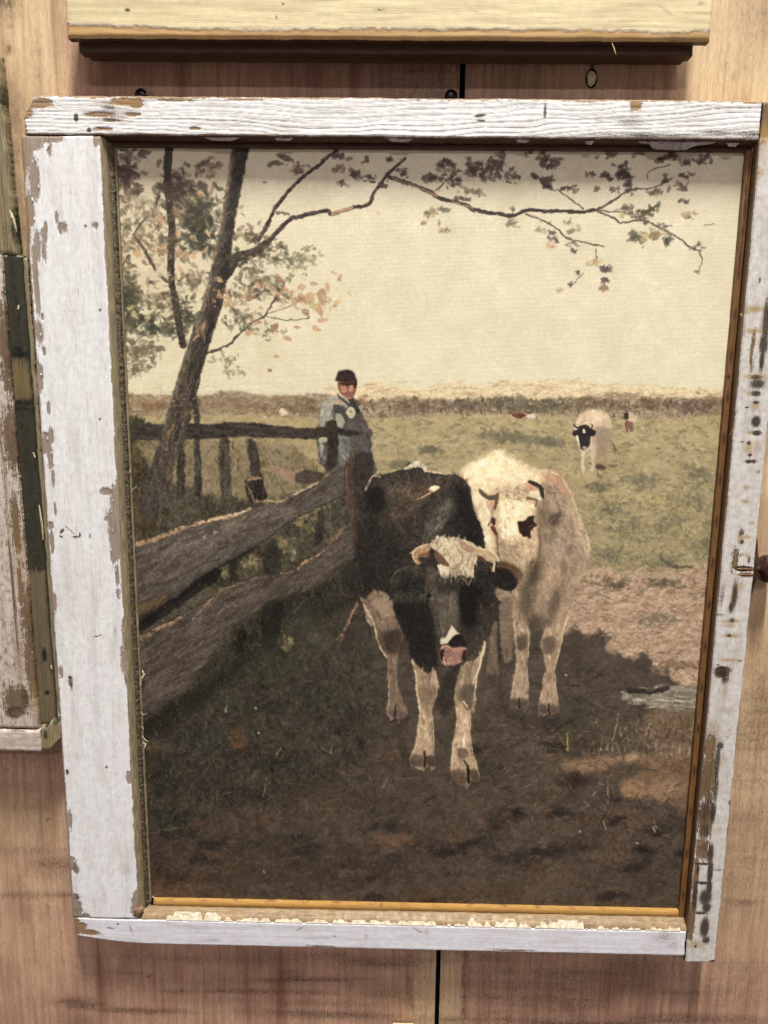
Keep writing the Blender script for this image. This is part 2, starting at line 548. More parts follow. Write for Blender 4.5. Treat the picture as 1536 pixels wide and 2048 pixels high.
def line(o, pts, w0, w1, col, alpha=1.0, rough=0.8, light=None, dry=0.0, smooth=True):
    pts = loc(o, pts)
    p = smooth_pts(pts, False, 6) if smooth and len(pts) > 2 else np.array(pts, float)
    p = p - [PX0, PY0]
    m = max(w0, w1) + 4
    x0, x1 = int(max(0, p[:, 0].min() - m)), int(min(PW, p[:, 0].max() + m + 1))
    y0, y1 = int(max(0, p[:, 1].min() - m)), int(min(PH, p[:, 1].max() + m + 1))
    if x1 <= x0 or y1 <= y0: return
    sl = (slice(y0, y1), slice(x0, x1))
    X = _xx[sl] + WA[sl] * 3 * rough; Y = _yy[sl] + WB[sl] * 3 * rough
    best = np.full(X.shape, 1e9, np.float32); sd = np.zeros(X.shape, np.float32)
    n = len(p)
    for i in range(n - 1):
        a, b = p[i], p[i + 1]; d = b - a; q = d @ d + 1e-6
        t = np.clip(((X - a[0]) * d[0] + (Y - a[1]) * d[1]) / q, 0, 1)
        w = (w0 + (w1 - w0) * (i + t) / (n - 1)) * 0.5
        ex = X - a[0] - t * d[0]; ey = Y - a[1] - t * d[1]
        D = np.sqrt(ex * ex + ey * ey) - w
        k = D < best
        best = np.where(k, D, best); sd = np.where(k, (d[0] * ey - d[1] * ex) / math.sqrt(q) / np.maximum(w, .5), sd)
    f = np.clip(0.6 - best, 0, 1) * alpha
    if dry > 0: f = f * np.clip(1.15 - dry + (N6[sl] * 1.5 + N12[sl] + N3[sl] * .4) * 2.4 * dry, 0, 1)
    c = C3(col) + 16 * (N3[sl] + N6[sl])[..., None]
    if light is not None:
        g = np.clip(-sd * 1.2 - 0.1 + N6[sl] * 1.4, 0, 1)[..., None]
        c = c * (1 - g) + C3(light) * g
    CV[sl] = CV[sl] * (1 - f[..., None]) + c * f[..., None]


def scatter(o, pts, n, L, W, ang, aj, cols, a=(.4, .9), cj=8, taper=False, own=0.0, smooth=True):
    """n dabs inside an outline; own = how far the colour follows what is already there"""
    pts = loc(o, pts)
    r = mask_poly(pts, 4, 0, smooth)
    if r is None: return
    sl, f = r
    ys, xs = np.nonzero(f > 0.5)
    if not len(xs): return
    for i in prng.integers(0, len(xs), n):
        x = int(xs[i] + sl[1].start); y = int(ys[i] + sl[0].start)
        if BGONLY[0] and NOFIG[y, x]: continue
        c = C3(cols[prng.integers(len(cols))]) + prng.normal(0, cj)
        if own: c = c * (1 - own) + (CV[y, x] + prng.normal(0, cj)) * own
        k = prng.uniform(.6, 1.5)
        dab(x, y, L * k, W * prng.uniform(.7, 1.3), ang + prng.normal(0, aj), c, prng.uniform(*a), local=True, taper=taper)


def leaves(cx, cy, rx, ry, n, size, cols, ang=0, aj=60, a=(.6, .95), tilt=0):
    t = math.radians(tilt)
    for _ in range(n):
        u, v = prng.normal(0, .45, 2)
        x = cx + rx * u * math.cos(t) - ry * v * math.sin(t); y = cy + rx * u * math.sin(t) + ry * v * math.cos(t)
        s = size * prng.uniform(.55, 1.35)
        dab(x, y, s, s * prng.uniform(.35, .6), ang + prng.normal(0, aj), C3(cols[prng.integers(len(cols))]) + prng.normal(0, 7), prng.uniform(*a), taper=True)


K7 = (700, 880, 2.954); K8 = (700, 1200, 2.844); H5 = (780, 1050, 5.486); W6 = (920, 890, 5.486); S7 = (1100, 790, 7.68)
M8 = (620, 720, 8.53); F1 = (240, 900, 2.954); T1 = (220, 280, 3.84); T2 = (600, 280, 3.84); T3 = (1000, 280, 3.072)
R4 = (230, 660, 3.413); B2 = (260, 1350, 2.56); B3 = (860, 1350, 2.743); G4 = (1100, 1000, 4.518); L6 = (900, 720, 2.743)

# --- sky
t = np.clip((GY - 300) / 480, 0, 1)[..., None]
CV[:] = C3((217, 204, 172)) * (1 - t) + C3((222, 212, 177)) * t
CV += (N60 * 7 + N28 * 6 + N12 * 3)[..., None] * C3((1, 1, 1.3))
g = np.clip(1 - (GX - 230) / 420, 0, 1) * np.clip(1.1 - np.abs(GY - 560) / 300, 0, 1)
CV -= (g * 14)[..., None] * C3((.7, 1, 1.4))
scatter(None, [(230, 290), (1500, 290), (1450, 790), (250, 790)], 1500, 22, 7, 10, 60, [(230, 221, 193), (224, 214, 188), (234, 222, 190)], (.1, .35), 3, own=.5, smooth=False)
CV[:] = CV + (NH * 3)[..., None]
# --- dunes and far bushes
poly(None, [(640, 792), (700, 780), (760, 764), (800, 775), (870, 776), (960, 771), (1040, 768), (1090, 760), (1180, 764), (1240, 776), (1300, 772), (1380, 778), (1500, 784), (1500, 840), (600, 840)], (222, 202, 160), warp=4, soft=2, tex=22, tn=NH)
poly(None, [(225, 790), (300, 790), (420, 790), (450, 782), (540, 792), (640, 788), (720, 800), (800, 794), (900, 799), (1000, 792), (1100, 798), (1200, 790), (1300, 797), (1380, 792), (1500, 798), (1500, 850), (225, 850)], (146, 126, 98), warp=5, soft=2, tex=34, tn=NH, alpha=.85)
for cx, cy, rx, ry, c in [(1030, 808, 70, 15, (98, 88, 70)), (930, 812, 50, 12, (110, 94, 76)), (830, 815, 50, 12, (120, 96, 76)), (1110, 812, 50, 14, (108, 97, 75)),
                          (1190, 808, 50, 12, (128, 108, 82)), (1300, 806, 45, 15, (118, 96, 76)), (1390, 812, 50, 16, (104, 84, 70)), (1440, 800, 40, 12, (122, 98, 76)),
                          (520, 812, 90, 12, (128, 104, 80)), (450, 806, 60, 14, (138, 114, 88)), (620, 815, 60, 10, (110, 96, 74)), (300, 810, 60, 14, (140, 108, 78)), (1240, 792, 40, 8, (150, 126, 96)), (720, 806, 30, 14, (150, 120, 90))]:
    leaves(cx, cy, rx, ry, 90, 8, [c, [v + 14 for v in c], [v - 12 for v in c], [v + 30 for v in c]], 0, 35, (.25, .7))
scatter(None, [(640, 776), (760, 764), (1090, 762), (1460, 780), (1460, 796), (640, 800)], 260, 12, 2.5, -4, 14, [(222, 200, 156), (205, 176, 132), (230, 208, 160), (190, 155, 118)], (.3, .8), smooth=False)
# --- meadow
ym = 832 + 5 * np.sin(GX / 90) + NH * 10
m = np.clip((GY - ym) / 3, 0, 1)[..., None]
t = np.clip((GY - 835) / 330, 0, 1)[..., None]
field = C3((180, 162, 117)) * (1 - t) + C3((160, 145, 106)) * t + (NH * 20 + FB * 26)[..., None]
CV[:] = CV * (1 - m) + field * m
MEAD = [(700, 840), (1460, 836), (1430, 1180), (1150, 1180), (900, 1000), (700, 950)]
scatter(None, MEAD, 2600, 9, 2.6, 0, 28, [(184, 164, 120), (148, 134, 100), (170, 150, 110), (128, 118, 90), (196, 174, 128), (112, 102, 80)], (.3, .8), 9, own=.3, smooth=False)
scatter(None, [(250, 840), (700, 840), (700, 950), (560, 960), (250, 980)], 700, 9, 3, 0, 35, [(176, 150, 104), (160, 138, 94), (140, 122, 84), (186, 160, 110)], (.3, .7), 8, own=.4, smooth=False)
for cx, cy, rx, ry in [(1040, 878, 75, 8), (1000, 870, 50, 6), (1100, 885, 50, 8), (1260, 1060, 60, 30), (1340, 1050, 60, 26), (1220, 1020, 40, 20), (1390, 1000, 40, 40), (1320, 1120, 60, 18), (1220, 1110, 40, 20), (1400, 950, 40, 22), (1290, 960, 50, 16), (1200, 975, 30, 8), (1410, 1090, 30, 30), (860, 900, 30, 8), (800, 930, 30, 8)]:
    leaves(cx, cy, rx, ry, 90, 8, [(112, 108, 86), (122, 114, 86), (104, 102, 84), (134, 122, 90)], 0, 60, (.15, .5))
for cx, cy, rx, ry in [(1250, 990, 60, 20), (1380, 1060, 40, 20), (1170, 950, 40, 14), (1300, 1000, 40, 14), (1200, 1150, 30, 16), (850, 880, 60, 20)]:
    leaves(cx, cy, rx, ry, 60, 6, [(186, 168, 116), (194, 172, 122)], 0, 60, (.25, .6))
scatter(None, [(1180, 1000), (1440, 960), (1420, 1150), (1180, 1140)], 900, 5, 1.4, 60, 60, [(186, 172, 118), (104, 102, 76), (168, 150, 104)], (.25, .6), 8, smooth=False)
# --- sandy path on the right
poly(None, [(1160, 1150), (1200, 1140), (1260, 1152), (1330, 1150), (1440, 1150), (1440, 1420), (1250, 1420), (1190, 1300), (1120, 1260)], (190, 158, 128), warp=16, soft=6, tex=26, tn=NH)
scatter(None, [(1150, 1140), (1440, 1130), (1430, 1380), (1300, 1330), (1140, 1240)], 1300, 11, 2.6, -6, 22, [(202, 170, 138), (180, 148, 120), (152, 126, 100), (206, 178, 144), (120, 102, 82), (186, 144, 124), (140, 128, 96)], (.3, .85), 9, own=.2, smooth=False)
poly(G4, [(1000, 500), (1060, 560), (1180, 590), (1290, 600), (1270, 625), (1100, 610), (1030, 570)], (92, 84, 66), warp=3, soft=1, alpha=.85)
poly(G4, [(800, 1130), (870, 1060), (1000, 1020), (1150, 1070), (1080, 1110), (960, 1150)], (110, 98, 78), warp=4, soft=1, alpha=.8, dry=.5)
leaves(1330, 1165, 60, 10, 80, 7, [(100, 90, 70), (128, 108, 84)], 0, 40, (.3, .7))
leaves(1232, 1170, 30, 8, 50, 6, [(104, 84, 66), (128, 108, 84)], 0, 40, (.3, .7))
leaves(1210, 1160, 60, 12, 60, 6, [(112, 100, 74)], 0, 60, (.3, .6))
leaves(1370, 1330, 60, 12, 60, 8, [(140, 112, 88), (120, 96, 76)], 0, 20, (.3, .6))
line(G4, [(200, 890), (290, 960), (420, 1080)], 2, 1, (110, 80, 62), .7, dry=.3)
# --- dark ground below
yb = np.interp(GX, [200, 700, 1040, 1126, 1170, 1225, 1300, 1345, 1420, 1530], [1010, 1010, 1200, 1252, 1262, 1300, 1322, 1352, 1440, 1470]) + WA * 40 + N28 * 30 + N12 * 16
m = np.clip((GY - yb) / 22 + .5, 0, 1)[..., None]
t = np.clip((GY - 1300) / 480, 0, 1)[..., None]
s_ = np.clip((GX - 260) / 700, 0, 1)[..., None]
gl = C3((54, 51, 42)) * (1 - t) + C3((74, 62, 49)) * t
gr = C3((86, 75, 63)) * (1 - t) + C3((86, 73, 60)) * t
gc = gl * (1 - s_) + gr * s_ + (N60 * 12 + FB * 26 + NH * 8)[..., None] * C3((1.1, .95, .8))
CV[:] = CV * (1 - m) + gc * m
GRD = [(290, 1440), (700, 1300), (1180, 1280), (1400, 1460), (1370, 1830), (300, 1800)]
scatter(None, GRD, 3800, 13, 4, -12, 40, [(90, 78, 65), (62, 54, 46), (76, 66, 54), (104, 90, 74), (50, 44, 38), (88, 74, 59)], (.2, .6), 7, own=.35, smooth=False)
for cx, cy, rx, ry, c, n in [(420, 1720, 160, 40, (92, 70, 52), 90), (350, 1780, 90, 24, (104, 76, 56), 70), (520, 1640, 90, 30, (98, 76, 60), 70), (650, 1600, 70, 30, (92, 72, 56), 60), (780, 1680, 60, 20, (110, 82, 60), 40),
                             (1090, 1760, 130, 40, (100, 80, 62), 110), (1000, 1620, 130, 40, (92, 74, 60), 100), (1220, 1700, 100, 40, (98, 78, 60), 80), (1250, 1640, 90, 30, (110, 86, 66), 60),
                             (900, 1790, 120, 24, (88, 66, 48), 60), (1150, 1690, 70, 20, (60, 50, 42), 50), (1090, 1705, 60, 10, (54, 46, 42), 50), (1270, 1735, 60, 10, (58, 48, 42), 40), (1000, 1650, 40, 40, (58, 50, 40), 40),
                             (720, 1740, 70, 30, (58, 48, 42), 60), (620, 1700, 60, 30, (54, 46, 40), 40), (480, 1590, 80, 20, (46, 42, 36), 60), (370, 1755, 60, 20, (62, 48, 38), 50), (880, 1700, 60, 30, (56, 46, 42), 40)]:
    leaves(cx, cy, rx, ry, n, 15, [c, [v + 8 for v in c], [v - 7 for v in c]], -15, 30, (.12, .4))
for _ in range(60):
    cx_, cy_ = prng.uniform(300, 1380), prng.uniform(1450, 1810)
    k_ = prng.choice([0, 1, 2]); leaves(cx_, cy_, prng.uniform(20, 60), prng.uniform(6, 16), 26, 11, [[(98, 80, 64)], [(50, 43, 37)], [(84, 66, 50)]][k_], -14, 24, (.2, .5))
# grass and bushes at left
DG = [(290, 1420), (420, 1330), (600, 1200), (720, 1120), (740, 1260), (760, 1420), (700, 1560), (500, 1600), (290, 1620)]
scatter(None, DG, 2600, 11, 2.4, 78, 34, [(58, 58, 42), (42, 42, 34), (70, 66, 48), (50, 46, 38), (78, 72, 54), (36, 36, 30)], (.2, .6), 6, own=.3, smooth=False)
for cx, cy, rx, ry, c in [(560, 1330, 60, 60, (72, 74, 48)), (640, 1280, 50, 40, (74, 72, 50)), (480, 1420, 90, 40, (54, 56, 42)), (640, 1400, 60, 50, (58, 60, 46)), (350, 1640, 60, 30, (44, 46, 32)), (540, 1530, 80, 20, (50, 50, 40)), (700, 1190, 30, 50, (66, 60, 44)), (600, 1230, 50, 30, (60, 58, 42)), (420, 1480, 60, 30, (58, 60, 48)), (320, 1560, 40, 40, (46, 44, 34))]:
    leaves(cx, cy, rx, ry, 110, 9, [c, [v + 14 for v in c], [v - 10 for v in c]], 75, 40, (.2, .55))
leaves(575, 1287, 14, 22, 14, 7, [(150, 140, 90), (120, 112, 70)], 80, 20, (.4, .8)); leaves(512, 1287, 14, 14, 10, 6, [(140, 128, 84)], 80, 20, (.4, .8))
leaves(480, 1480, 26, 22, 50, 9, [(96, 68, 46), (110, 78, 52)], 60, 30, (.2, .5))
poly(None, [(1130, 1395), (1180, 1400), (1186, 1470), (1140, 1430)], (66, 68, 48), soft=3, warp=6, alpha=.5)
line(None, [(1122, 1434), (1148, 1480)], 3, 1.5, (84, 96, 56), .8); line(None, [(1100, 1440), (1146, 1486)], 4, 1, (66, 76, 48), .7); line(None, [(1134, 1500), (1136, 1466)], 5, 1.5, (150, 150, 92), .9); line(None, [(1128, 1490), (1120, 1472)], 3, 1, (110, 120, 70), .9)
# sand patches, puddle and straw at right
for pts, c in [([(1128, 1530), (1160, 1516), (1230, 1512), (1250, 1520), (1200, 1540), (1140, 1546)], (150, 120, 92)), ([(1230, 1520), (1300, 1508), (1390, 1500), (1392, 1620), (1330, 1600), (1290, 1600), (1250, 1590), (1240, 1560), (1290, 1540)], (140, 110, 82)),
               ([(1300, 1570), (1340, 1560), (1372, 1572), (1350, 1592), (1310, 1592)], (156, 124, 94)), ([(1236, 1574), (1290, 1566), (1284, 1600), (1250, 1590)], (156, 122, 88)), ([(1290, 1430), (1400, 1400), (1396, 1500), (1330, 1500), (1280, 1480)], (128, 104, 80)), ([(1226, 1510), (1270, 1508), (1262, 1520)], (170, 138, 106))]:
    poly(None, pts, c, warp=16, soft=6, tex=24, alpha=.8, n=60, ln=9, wd=3, ang=-8, cj=12)
poly(None, [(1248, 1388), (1300, 1380), (1320, 1372), (1400, 1376), (1398, 1420), (1340, 1420), (1290, 1404), (1256, 1402)], (134, 124, 106), warp=6, soft=1, tex=34, tn=NH, n=90, ln=12, wd=1.6, ang=4, aj=6, cj=20)
scatter(None, [(1250, 1376), (1400, 1370), (1400, 1424), (1260, 1410)], 110, 14, 1.3, 4, 8, [(190, 176, 150), (84, 76, 66), (160, 146, 122), (206, 196, 168)], (.4, .9), smooth=False)
poly(None, [(1256, 1374), (1300, 1380), (1340, 1374), (1330, 1384), (1290, 1390), (1258, 1386)], (62, 54, 48), warp=3, soft=1)
for a, b in [((1238, 1426), (1226, 1480)), ((1254, 1448), (1242, 1470)), ((1188, 1480), (1186, 1500)), ((1203, 1478), (1202, 1500)), ((1215, 1486), (1214, 1502)), ((1226, 1488), (1225, 1502)), ((1326, 1480), (1322, 1506)), ((1346, 1486), (1344, 1510)), ((1360, 1490), (1358, 1508)), ((1290, 1470), (1300, 1446)), ((1310, 1480), (1312, 1500)), ((1380, 1490), (1378, 1510)), ((1216, 1560), (1216, 1610)),
             ((1200, 1566), (1187, 1590)), ((1206, 1640), (1212, 1660)), ((1308, 1640), (1312, 1656)), ((1306, 1652), (1310, 1664))]:
    line(None, [a, b], 1.6, 3, (176, 160, 122), .75, dry=.3)
scatter(None, [(1170, 1440), (1390, 1440), (1390, 1520), (1170, 1510)], 180, 8, 1.2, 84, 16, [(150, 134, 100), (60, 58, 44), (86, 84, 62), (170, 150, 112)], (.3, .7), smooth=False)
poly(None, [(1110, 1556), (1160, 1546), (1200, 1560), (1160, 1576), (1116, 1574)], (64, 50, 42), warp=5, soft=3, alpha=.8)
for x, y in [(394, 1349), (409, 1366), (511, 1416), (517, 1465), (529, 1743), (1160, 1664), (1274, 1687), (836, 1200), (1132, 1351)]:
    dab(x, y, 3.2, 2.4, 30, (190, 176, 130), .95)
scatter(B2, [(150, 420), (700, 440), (1300, 500), (1400, 900), (100, 800)], 90, 10, 1.2, 100, 34, [(118, 108, 84), (104, 92, 72), (96, 98, 74)], (.25, .6), smooth=False)
for a, b, c in [((680, 620), (700, 540), (150, 136, 98)), ((445, 640), (450, 580), (100, 96, 70)), ((400, 720), (425, 660), (104, 98, 78)), ((180, 790), (270, 780), (100, 98, 80)), ((750, 410), (775, 370), (150, 148, 96)), ((200, 750), (250, 690), (88, 92, 68)), ((870, 490), (900, 460), (88, 92, 58)), ((1030, 400), (1035, 360), (150, 130, 96)), ((980, 370), (1040, 410), (110, 92, 72)), ((950, 720), (1000, 640), (110, 84, 66)), ((900, 700), (905, 640), (100, 80, 64)),
                ((240, 520), (265, 490), (110, 96, 76)), ((320, 550), (360, 540), (110, 90, 74)), ((280, 530), (292, 505), (126, 84, 66)), ((490, 190), (497, 150), (190, 180, 140)), ((1300, 570), (1320, 530), (140, 120, 92))]:
    line(B2, [a, b], 3.5, 1.2, c, .7)

poly(None, [(240, 880), (400, 880), (560, 884), (640, 940), (600, 990), (240, 1000)], (128, 112, 84), warp=7, soft=5, tex=26, alpha=.75, n=500, ln=8, wd=2, ang=80, aj=30, cols=[(146, 128, 94), (104, 94, 72), (166, 142, 102), (84, 78, 60), (120, 104, 78)], cj=8)
# --- dark bank behind the planks, left
poly(None, [(240, 930), (330, 960), (400, 985), (480, 1000), (560, 990), (640, 985), (700, 960), (745, 950), (745, 1180), (600, 1250), (240, 1420)], (78, 72, 56), warp=8, soft=4, tex=26, n=900, ln=9, wd=2.6, ang=75, aj=35, cols=[(92, 86, 64), (64, 60, 46), (106, 92, 68), (56, 54, 42), (120, 104, 76)], cj=8)
poly(None, [(242, 850), (262, 850), (300, 960), (330, 1000), (300, 1090), (242, 1100)], (70, 62, 46), warp=7, soft=3, tex=20, alpha=.8, n=160, ln=9, wd=3, cols=[(96, 74, 50), (60, 62, 44), (120, 88, 56), (74, 76, 52)])
leaves(270, 900, 24, 40, 60, 8, [(74, 80, 50), (90, 86, 56), (130, 100, 64)], 30, 50, (.3, .7))
# gaps between the planks where light grass shows
for cx, cy, rx, ry in [(612, 1045, 30, 22), (500, 1127, 18, 14), (446, 1144, 14, 12), (640, 1030, 14, 18), (570, 1090, 30, 18), (548, 1130, 14, 12), (540, 1000, 26, 14), (560, 960, 26, 10)]:
    leaves(cx, cy, rx, ry, 46, 6.5, [(140, 130, 88), (112, 112, 74), (170, 140, 100), (96, 98, 66)], 60, 50, (.35, .8))
# pickets behind
for pts, c in [([(438, 880), (458, 880), (462, 960), (470, 1016), (448, 1018), (440, 950)], (80, 72, 58)), ([(494, 884), (512, 884), (522, 940), (534, 996), (510, 1000), (500, 930)], (70, 62, 52)),
               ([(386, 800), (398, 800), (401, 900), (404, 985), (390, 985), (390, 880)], (70, 64, 56)), ([(356, 900), (368, 900), (370, 990), (356, 990)], (68, 60, 50)), ([(490, 962), (510, 956), (524, 960), (528, 1000), (500, 1002)], (52, 44, 38))]:
    poly(None, pts, c, warp=2.5, soft=1, tex=24, tn=NV, n=24, ln=14, wd=1.6, ang=88, aj=5, cj=12)
line(None, [(496, 961), (506, 954)], 6, 4, (160, 128, 96)); line(None, [(508, 958), (522, 957)], 5, 4, (166, 136, 104)); line(R4, [(850, 1060), (900, 1055), (940, 1140), (960, 1190)], 2, 2, (150, 126, 94))
poly(R4, [(1000, 940), (1100, 930), (1230, 960), (1290, 950), (1230, 1040), (1180, 1040), (1120, 1000)], (158, 132, 104), warp=3, soft=1, tex=18)
poly(R4, [(1240, 980), (1300, 960), (1440, 980), (1400, 1030), (1290, 1060), (1220, 1030)], (84, 74, 60), warp=4, soft=1)
# --- upper rail
line(None, [(505, 856), (560, 872)], 5, 2, (110, 98, 78), .7, dry=.4)
poly(None, [(236, 838), (262, 832), (300, 850), (320, 860), (300, 876), (240, 880)], (58, 58, 40), warp=5, soft=2, alpha=.85, n=60, ln=8, wd=3, cols=[(66, 72, 46), (50, 50, 36)])

poly(None, [(240, 852), (300, 850), (400, 848), (500, 846), (560, 854), (640, 858), (735, 862), (735, 876), (640, 878), (560, 877), (500, 874), (400, 878), (240, 880)], (66, 58, 50), warp=2, soft=1, tex=22, tn=NH, n=120, ln=14, wd=1.6, ang=2, aj=6, cj=12)
# --- the man
poly(M8, [(470, 600), (380, 640), (250, 690), (180, 820), (150, 980), (140, 1130), (90, 1190), (110, 1400), (150, 1600), (150, 1740), (260, 1860), (300, 1950), (1090, 1960), (1075, 1700), (1050, 1500), (1045, 1290), (1070, 1240), (1000, 1120), (925, 1010), (885, 870), (860, 750), (780, 690), (640, 700), (520, 600)], (94, 86, 78), warp=1.2, soft=1, tex=14)
poly(M8, [(470, 590), (330, 650), (220, 710), (180, 850), (160, 980), (150, 1110), (235, 1140), (280, 1050), (405, 1030), (375, 900), (400, 790), (430, 770), (520, 790), (600, 840), (640, 830), (640, 760), (560, 680), (500, 610)], (166, 160, 142), warp=1, soft=1, tex=16, n=40, ln=8, wd=2, ang=110, aj=18, cols=[(180, 174, 154), (142, 140, 128), (192, 182, 154)])
poly(M8, [(400, 700), (480, 690), (520, 780), (430, 760)], (196, 170, 132), warp=.6, soft=0)
poly(M8, [(300, 1060), (420, 1030), (480, 1150), (480, 1340), (300, 1330), (90, 1330), (60, 1180), (170, 1150), (260, 1150)], (62, 56, 42), warp=1, soft=1)
poly(M8, [(450, 920), (490, 900), (560, 960), (590, 1040), (560, 1150), (480, 1140), (455, 1040)], (164, 158, 138), warp=.8, soft=0, tex=14)
poly(M8, [(430, 790), (600, 800), (650, 1000), (640, 1150), (580, 1150), (600, 1040), (540, 920), (450, 900)], (78, 74, 70), warp=.8, soft=1)
poly(M8, [(660, 830), (720, 800), (780, 880), (760, 950), (710, 990), (650, 960), (625, 880)], (196, 188, 152), warp=.8, soft=0)
dab(620 + 700 / 8.53, 720 + 880 / 8.53, 3, 2, 60, (90, 80, 66), .8)
poly(M8, [(660, 680), (740, 650), (790, 760), (860, 880), (800, 910), (760, 820), (690, 760)], (56, 50, 46), warp=.8, soft=1)
poly(M8, [(835, 780), (900, 790), (890, 870), (850, 880)], (170, 162, 142), warp=.6, soft=0, alpha=.8)
poly(M8, [(480, 1190), (680, 1190), (880, 1250), (800, 1290), (560, 1320), (500, 1300)], (48, 44, 38), warp=.8, soft=1)
poly(M8, [(490, 1300), (620, 1300), (680, 1360), (690, 1520), (660, 1650), (600, 1790), (480, 1780), (470, 1620), (480, 1440)], (118, 116, 106), warp=1, soft=1, n=30, ln=8, wd=1.8, ang=70, aj=14, cols=[(92, 92, 88), (156, 152, 136), (76, 76, 74)])
poly(M8, [(160, 1340), (230, 1320), (300, 1340), (250, 1400), (160, 1400)], (176, 168, 140), warp=.8, soft=0)
poly(M8, [(170, 1440), (220, 1460), (250, 1600), (300, 1660), (230, 1720), (240, 1780), (160, 1740), (150, 1600)], (136, 132, 120), warp=1, soft=1, n=12, ln=7, wd=2, ang=80, cols=[(180, 182, 170), (60, 62, 62)])
poly(M8, [(310, 1340), (470, 1340), (470, 1560), (450, 1780), (300, 1900), (260, 1800), (310, 1660)], (58, 52, 42), warp=1, soft=1, tex=12, n=20, ln=8, wd=1.6, ang=80)
poly(M8, [(690, 1560), (840, 1620), (830, 1900), (700, 1900)], (92, 80, 62), warp=1.6, soft=1, n=26, ln=6, wd=1.2, ang=80, cols=[(140, 126, 98), (60, 50, 40)])
scatter(M8, [(880, 1100), (1030, 1300), (1050, 1700), (900, 1700)], 24, 9, 1.8, 80, 10, [(62, 66, 72), (108, 106, 100), (50, 50, 52)], (.4, .8))
line(M8, [(1000, 1640), (1010, 1690)], 2, 3, (170, 166, 148), .8)

# --- diagonal planks
P1 = [(60, 575), (90, 560), (250, 510), (430, 440), (600, 400), (770, 340), (900, 320), (1080, 240), (1200, 180), (1335, 98), (1345, 180), (1330, 255), (1150, 330), (1000, 420), (900, 500), (800, 575), (700, 640), (560, 705), (420, 800), (300, 885), (90, 1035), (70, 1000)]
poly(F1, P1, (90, 80, 70), warp=2.5, soft=1, tex=20, n=420, ln=24, wd=3.0, ang=-27, aj=9, cols=[(104, 94, 83), (78, 69, 60), (94, 84, 74), (68, 60, 52), (114, 102, 88)], cj=4)
poly(F1, [(90, 1040), (300, 890), (560, 705), (590, 760), (430, 870), (300, 960), (100, 1090)], (38, 33, 28), warp=3, soft=1, alpha=.95)
P2 = [(95, 1120), (300, 1010), (460, 920), (560, 865), (700, 795), (850, 745), (1040, 710), (1180, 620), (1310, 460), (1390, 480), (1390, 620), (1290, 700), (1180, 790), (1080, 830), (950, 880), (840, 930), (740, 1000), (620, 1100), (500, 1265), (420, 1360), (330, 1450), (230, 1560), (110, 1560)]
poly(F1, P2, (86, 76, 66), warp=2.5, soft=1, tex=20, n=480, ln=24, wd=3.0, ang=-35, aj=10, cols=[(100, 89, 78), (76, 66, 56), (90, 79, 68), (66, 57, 49), (112, 96, 80)], cj=4)
scatter(F1, [(100, 1200), (500, 1000), (700, 900), (500, 1200), (250, 1480), (120, 1500)], 60, 30, 2.4, -40, 6, [(112, 92, 76), (120, 100, 80), (60, 52, 44)], (.2, .45), smooth=False)
poly(F1, [(100, 930), (170, 890), (300, 860), (230, 930), (110, 980)], (116, 90, 56), warp=4, soft=3, alpha=.6, n=16, ln=18, wd=2, ang=-20)
for pts, w0, w1, c in [([(85, 560), (200, 530), (330, 478), (430, 440), (560, 408), (660, 385), (770, 345)], 9, 6, (156, 124, 90)), ([(420, 445), (520, 420), (640, 390), (760, 350)], 3, 5, (190, 160, 124)), ([(810, 300), (870, 300), (960, 295), (1060, 250), (1170, 195)], 5, 3, (160, 132, 102)), ([(980, 280), (1080, 240), (1180, 190)], 3, 2, (184, 156, 122)),
                       ([(95, 1125), (180, 1080), (300, 1020), (360, 990)], 11, 4, (150, 116, 82)), ([(430, 1000), (480, 950), (550, 868)], 3, 3, (150, 118, 86)), ([(560, 860), (620, 820), (690, 800)], 4, 2, (140, 102, 76)), ([(1050, 695), (1100, 660), (1180, 618)], 8, 4, (160, 124, 96)), ([(1190, 610), (1260, 540), (1325, 460)], 5, 4, (120, 90, 70)), ([(700, 790), (850, 745), (1030, 715)], 3, 2, (120, 100, 80)),
                       ([(495, 530), (520, 495), (580, 485)], 2, 1.4, (168, 142, 110)), ([(1300, 1140), (1340, 1030), (1410, 900)], 3, 6, (130, 86, 62)), ([(1280, 1120), (1330, 1060), (1400, 905)], 2, 2, (150, 112, 84)), ([(1025, 970), (1075, 905), (1150, 860)], 2, 1, (140, 124, 94))]:
    line(F1, pts, w0 * 1.05, w1 * 1.1, [v * 1.08 for v in c], .95, rough=1.6, dry=.35, light=[min(255, v + 22) for v in c])
line(F1, [(90, 1110), (310, 1000), (560, 860)], 2, 2, (40, 34, 30), .7); line(F1, [(560, 705), (800, 572), (1000, 425), (1330, 262)], 3, 2, (48, 42, 36), .8)
poly(F1, [(1330, 100), (1380, 60), (1420, 300), (1400, 480), (1400, 830), (1385, 830), (1380, 500), (1330, 300)], (84, 68, 54), warp=2, soft=1, tex=16, n=30, ln=14, wd=1.5, ang=88, aj=5)
line(F1, [(1335, 105), (1345, 240)], 3, 3, (120, 92, 70), .8)
poly(F1, [(1380, 60), (1480, 20), (1500, 140), (1470, 400), (1440, 860), (1400, 860), (1400, 400)], (58, 52, 46), warp=3, soft=2, alpha=.9, n=60, ln=12, wd=2, ang=85)
for pts in [[(650, 680), (680, 650), (700, 770), (650, 770)], [(860, 570), (930, 540), (950, 720), (850, 720)], [(1170, 380), (1210, 340), (1200, 520), (1150, 560)], [(700, 1080), (740, 1070), (740, 1180), (690, 1200)], [(850, 920), (960, 900), (940, 1100), (890, 1200), (840, 1150)]]:
    poly(F1, pts, (50, 48, 40), warp=2, soft=1, tex=12, alpha=.85, n=10, ln=10, wd=2, ang=86)

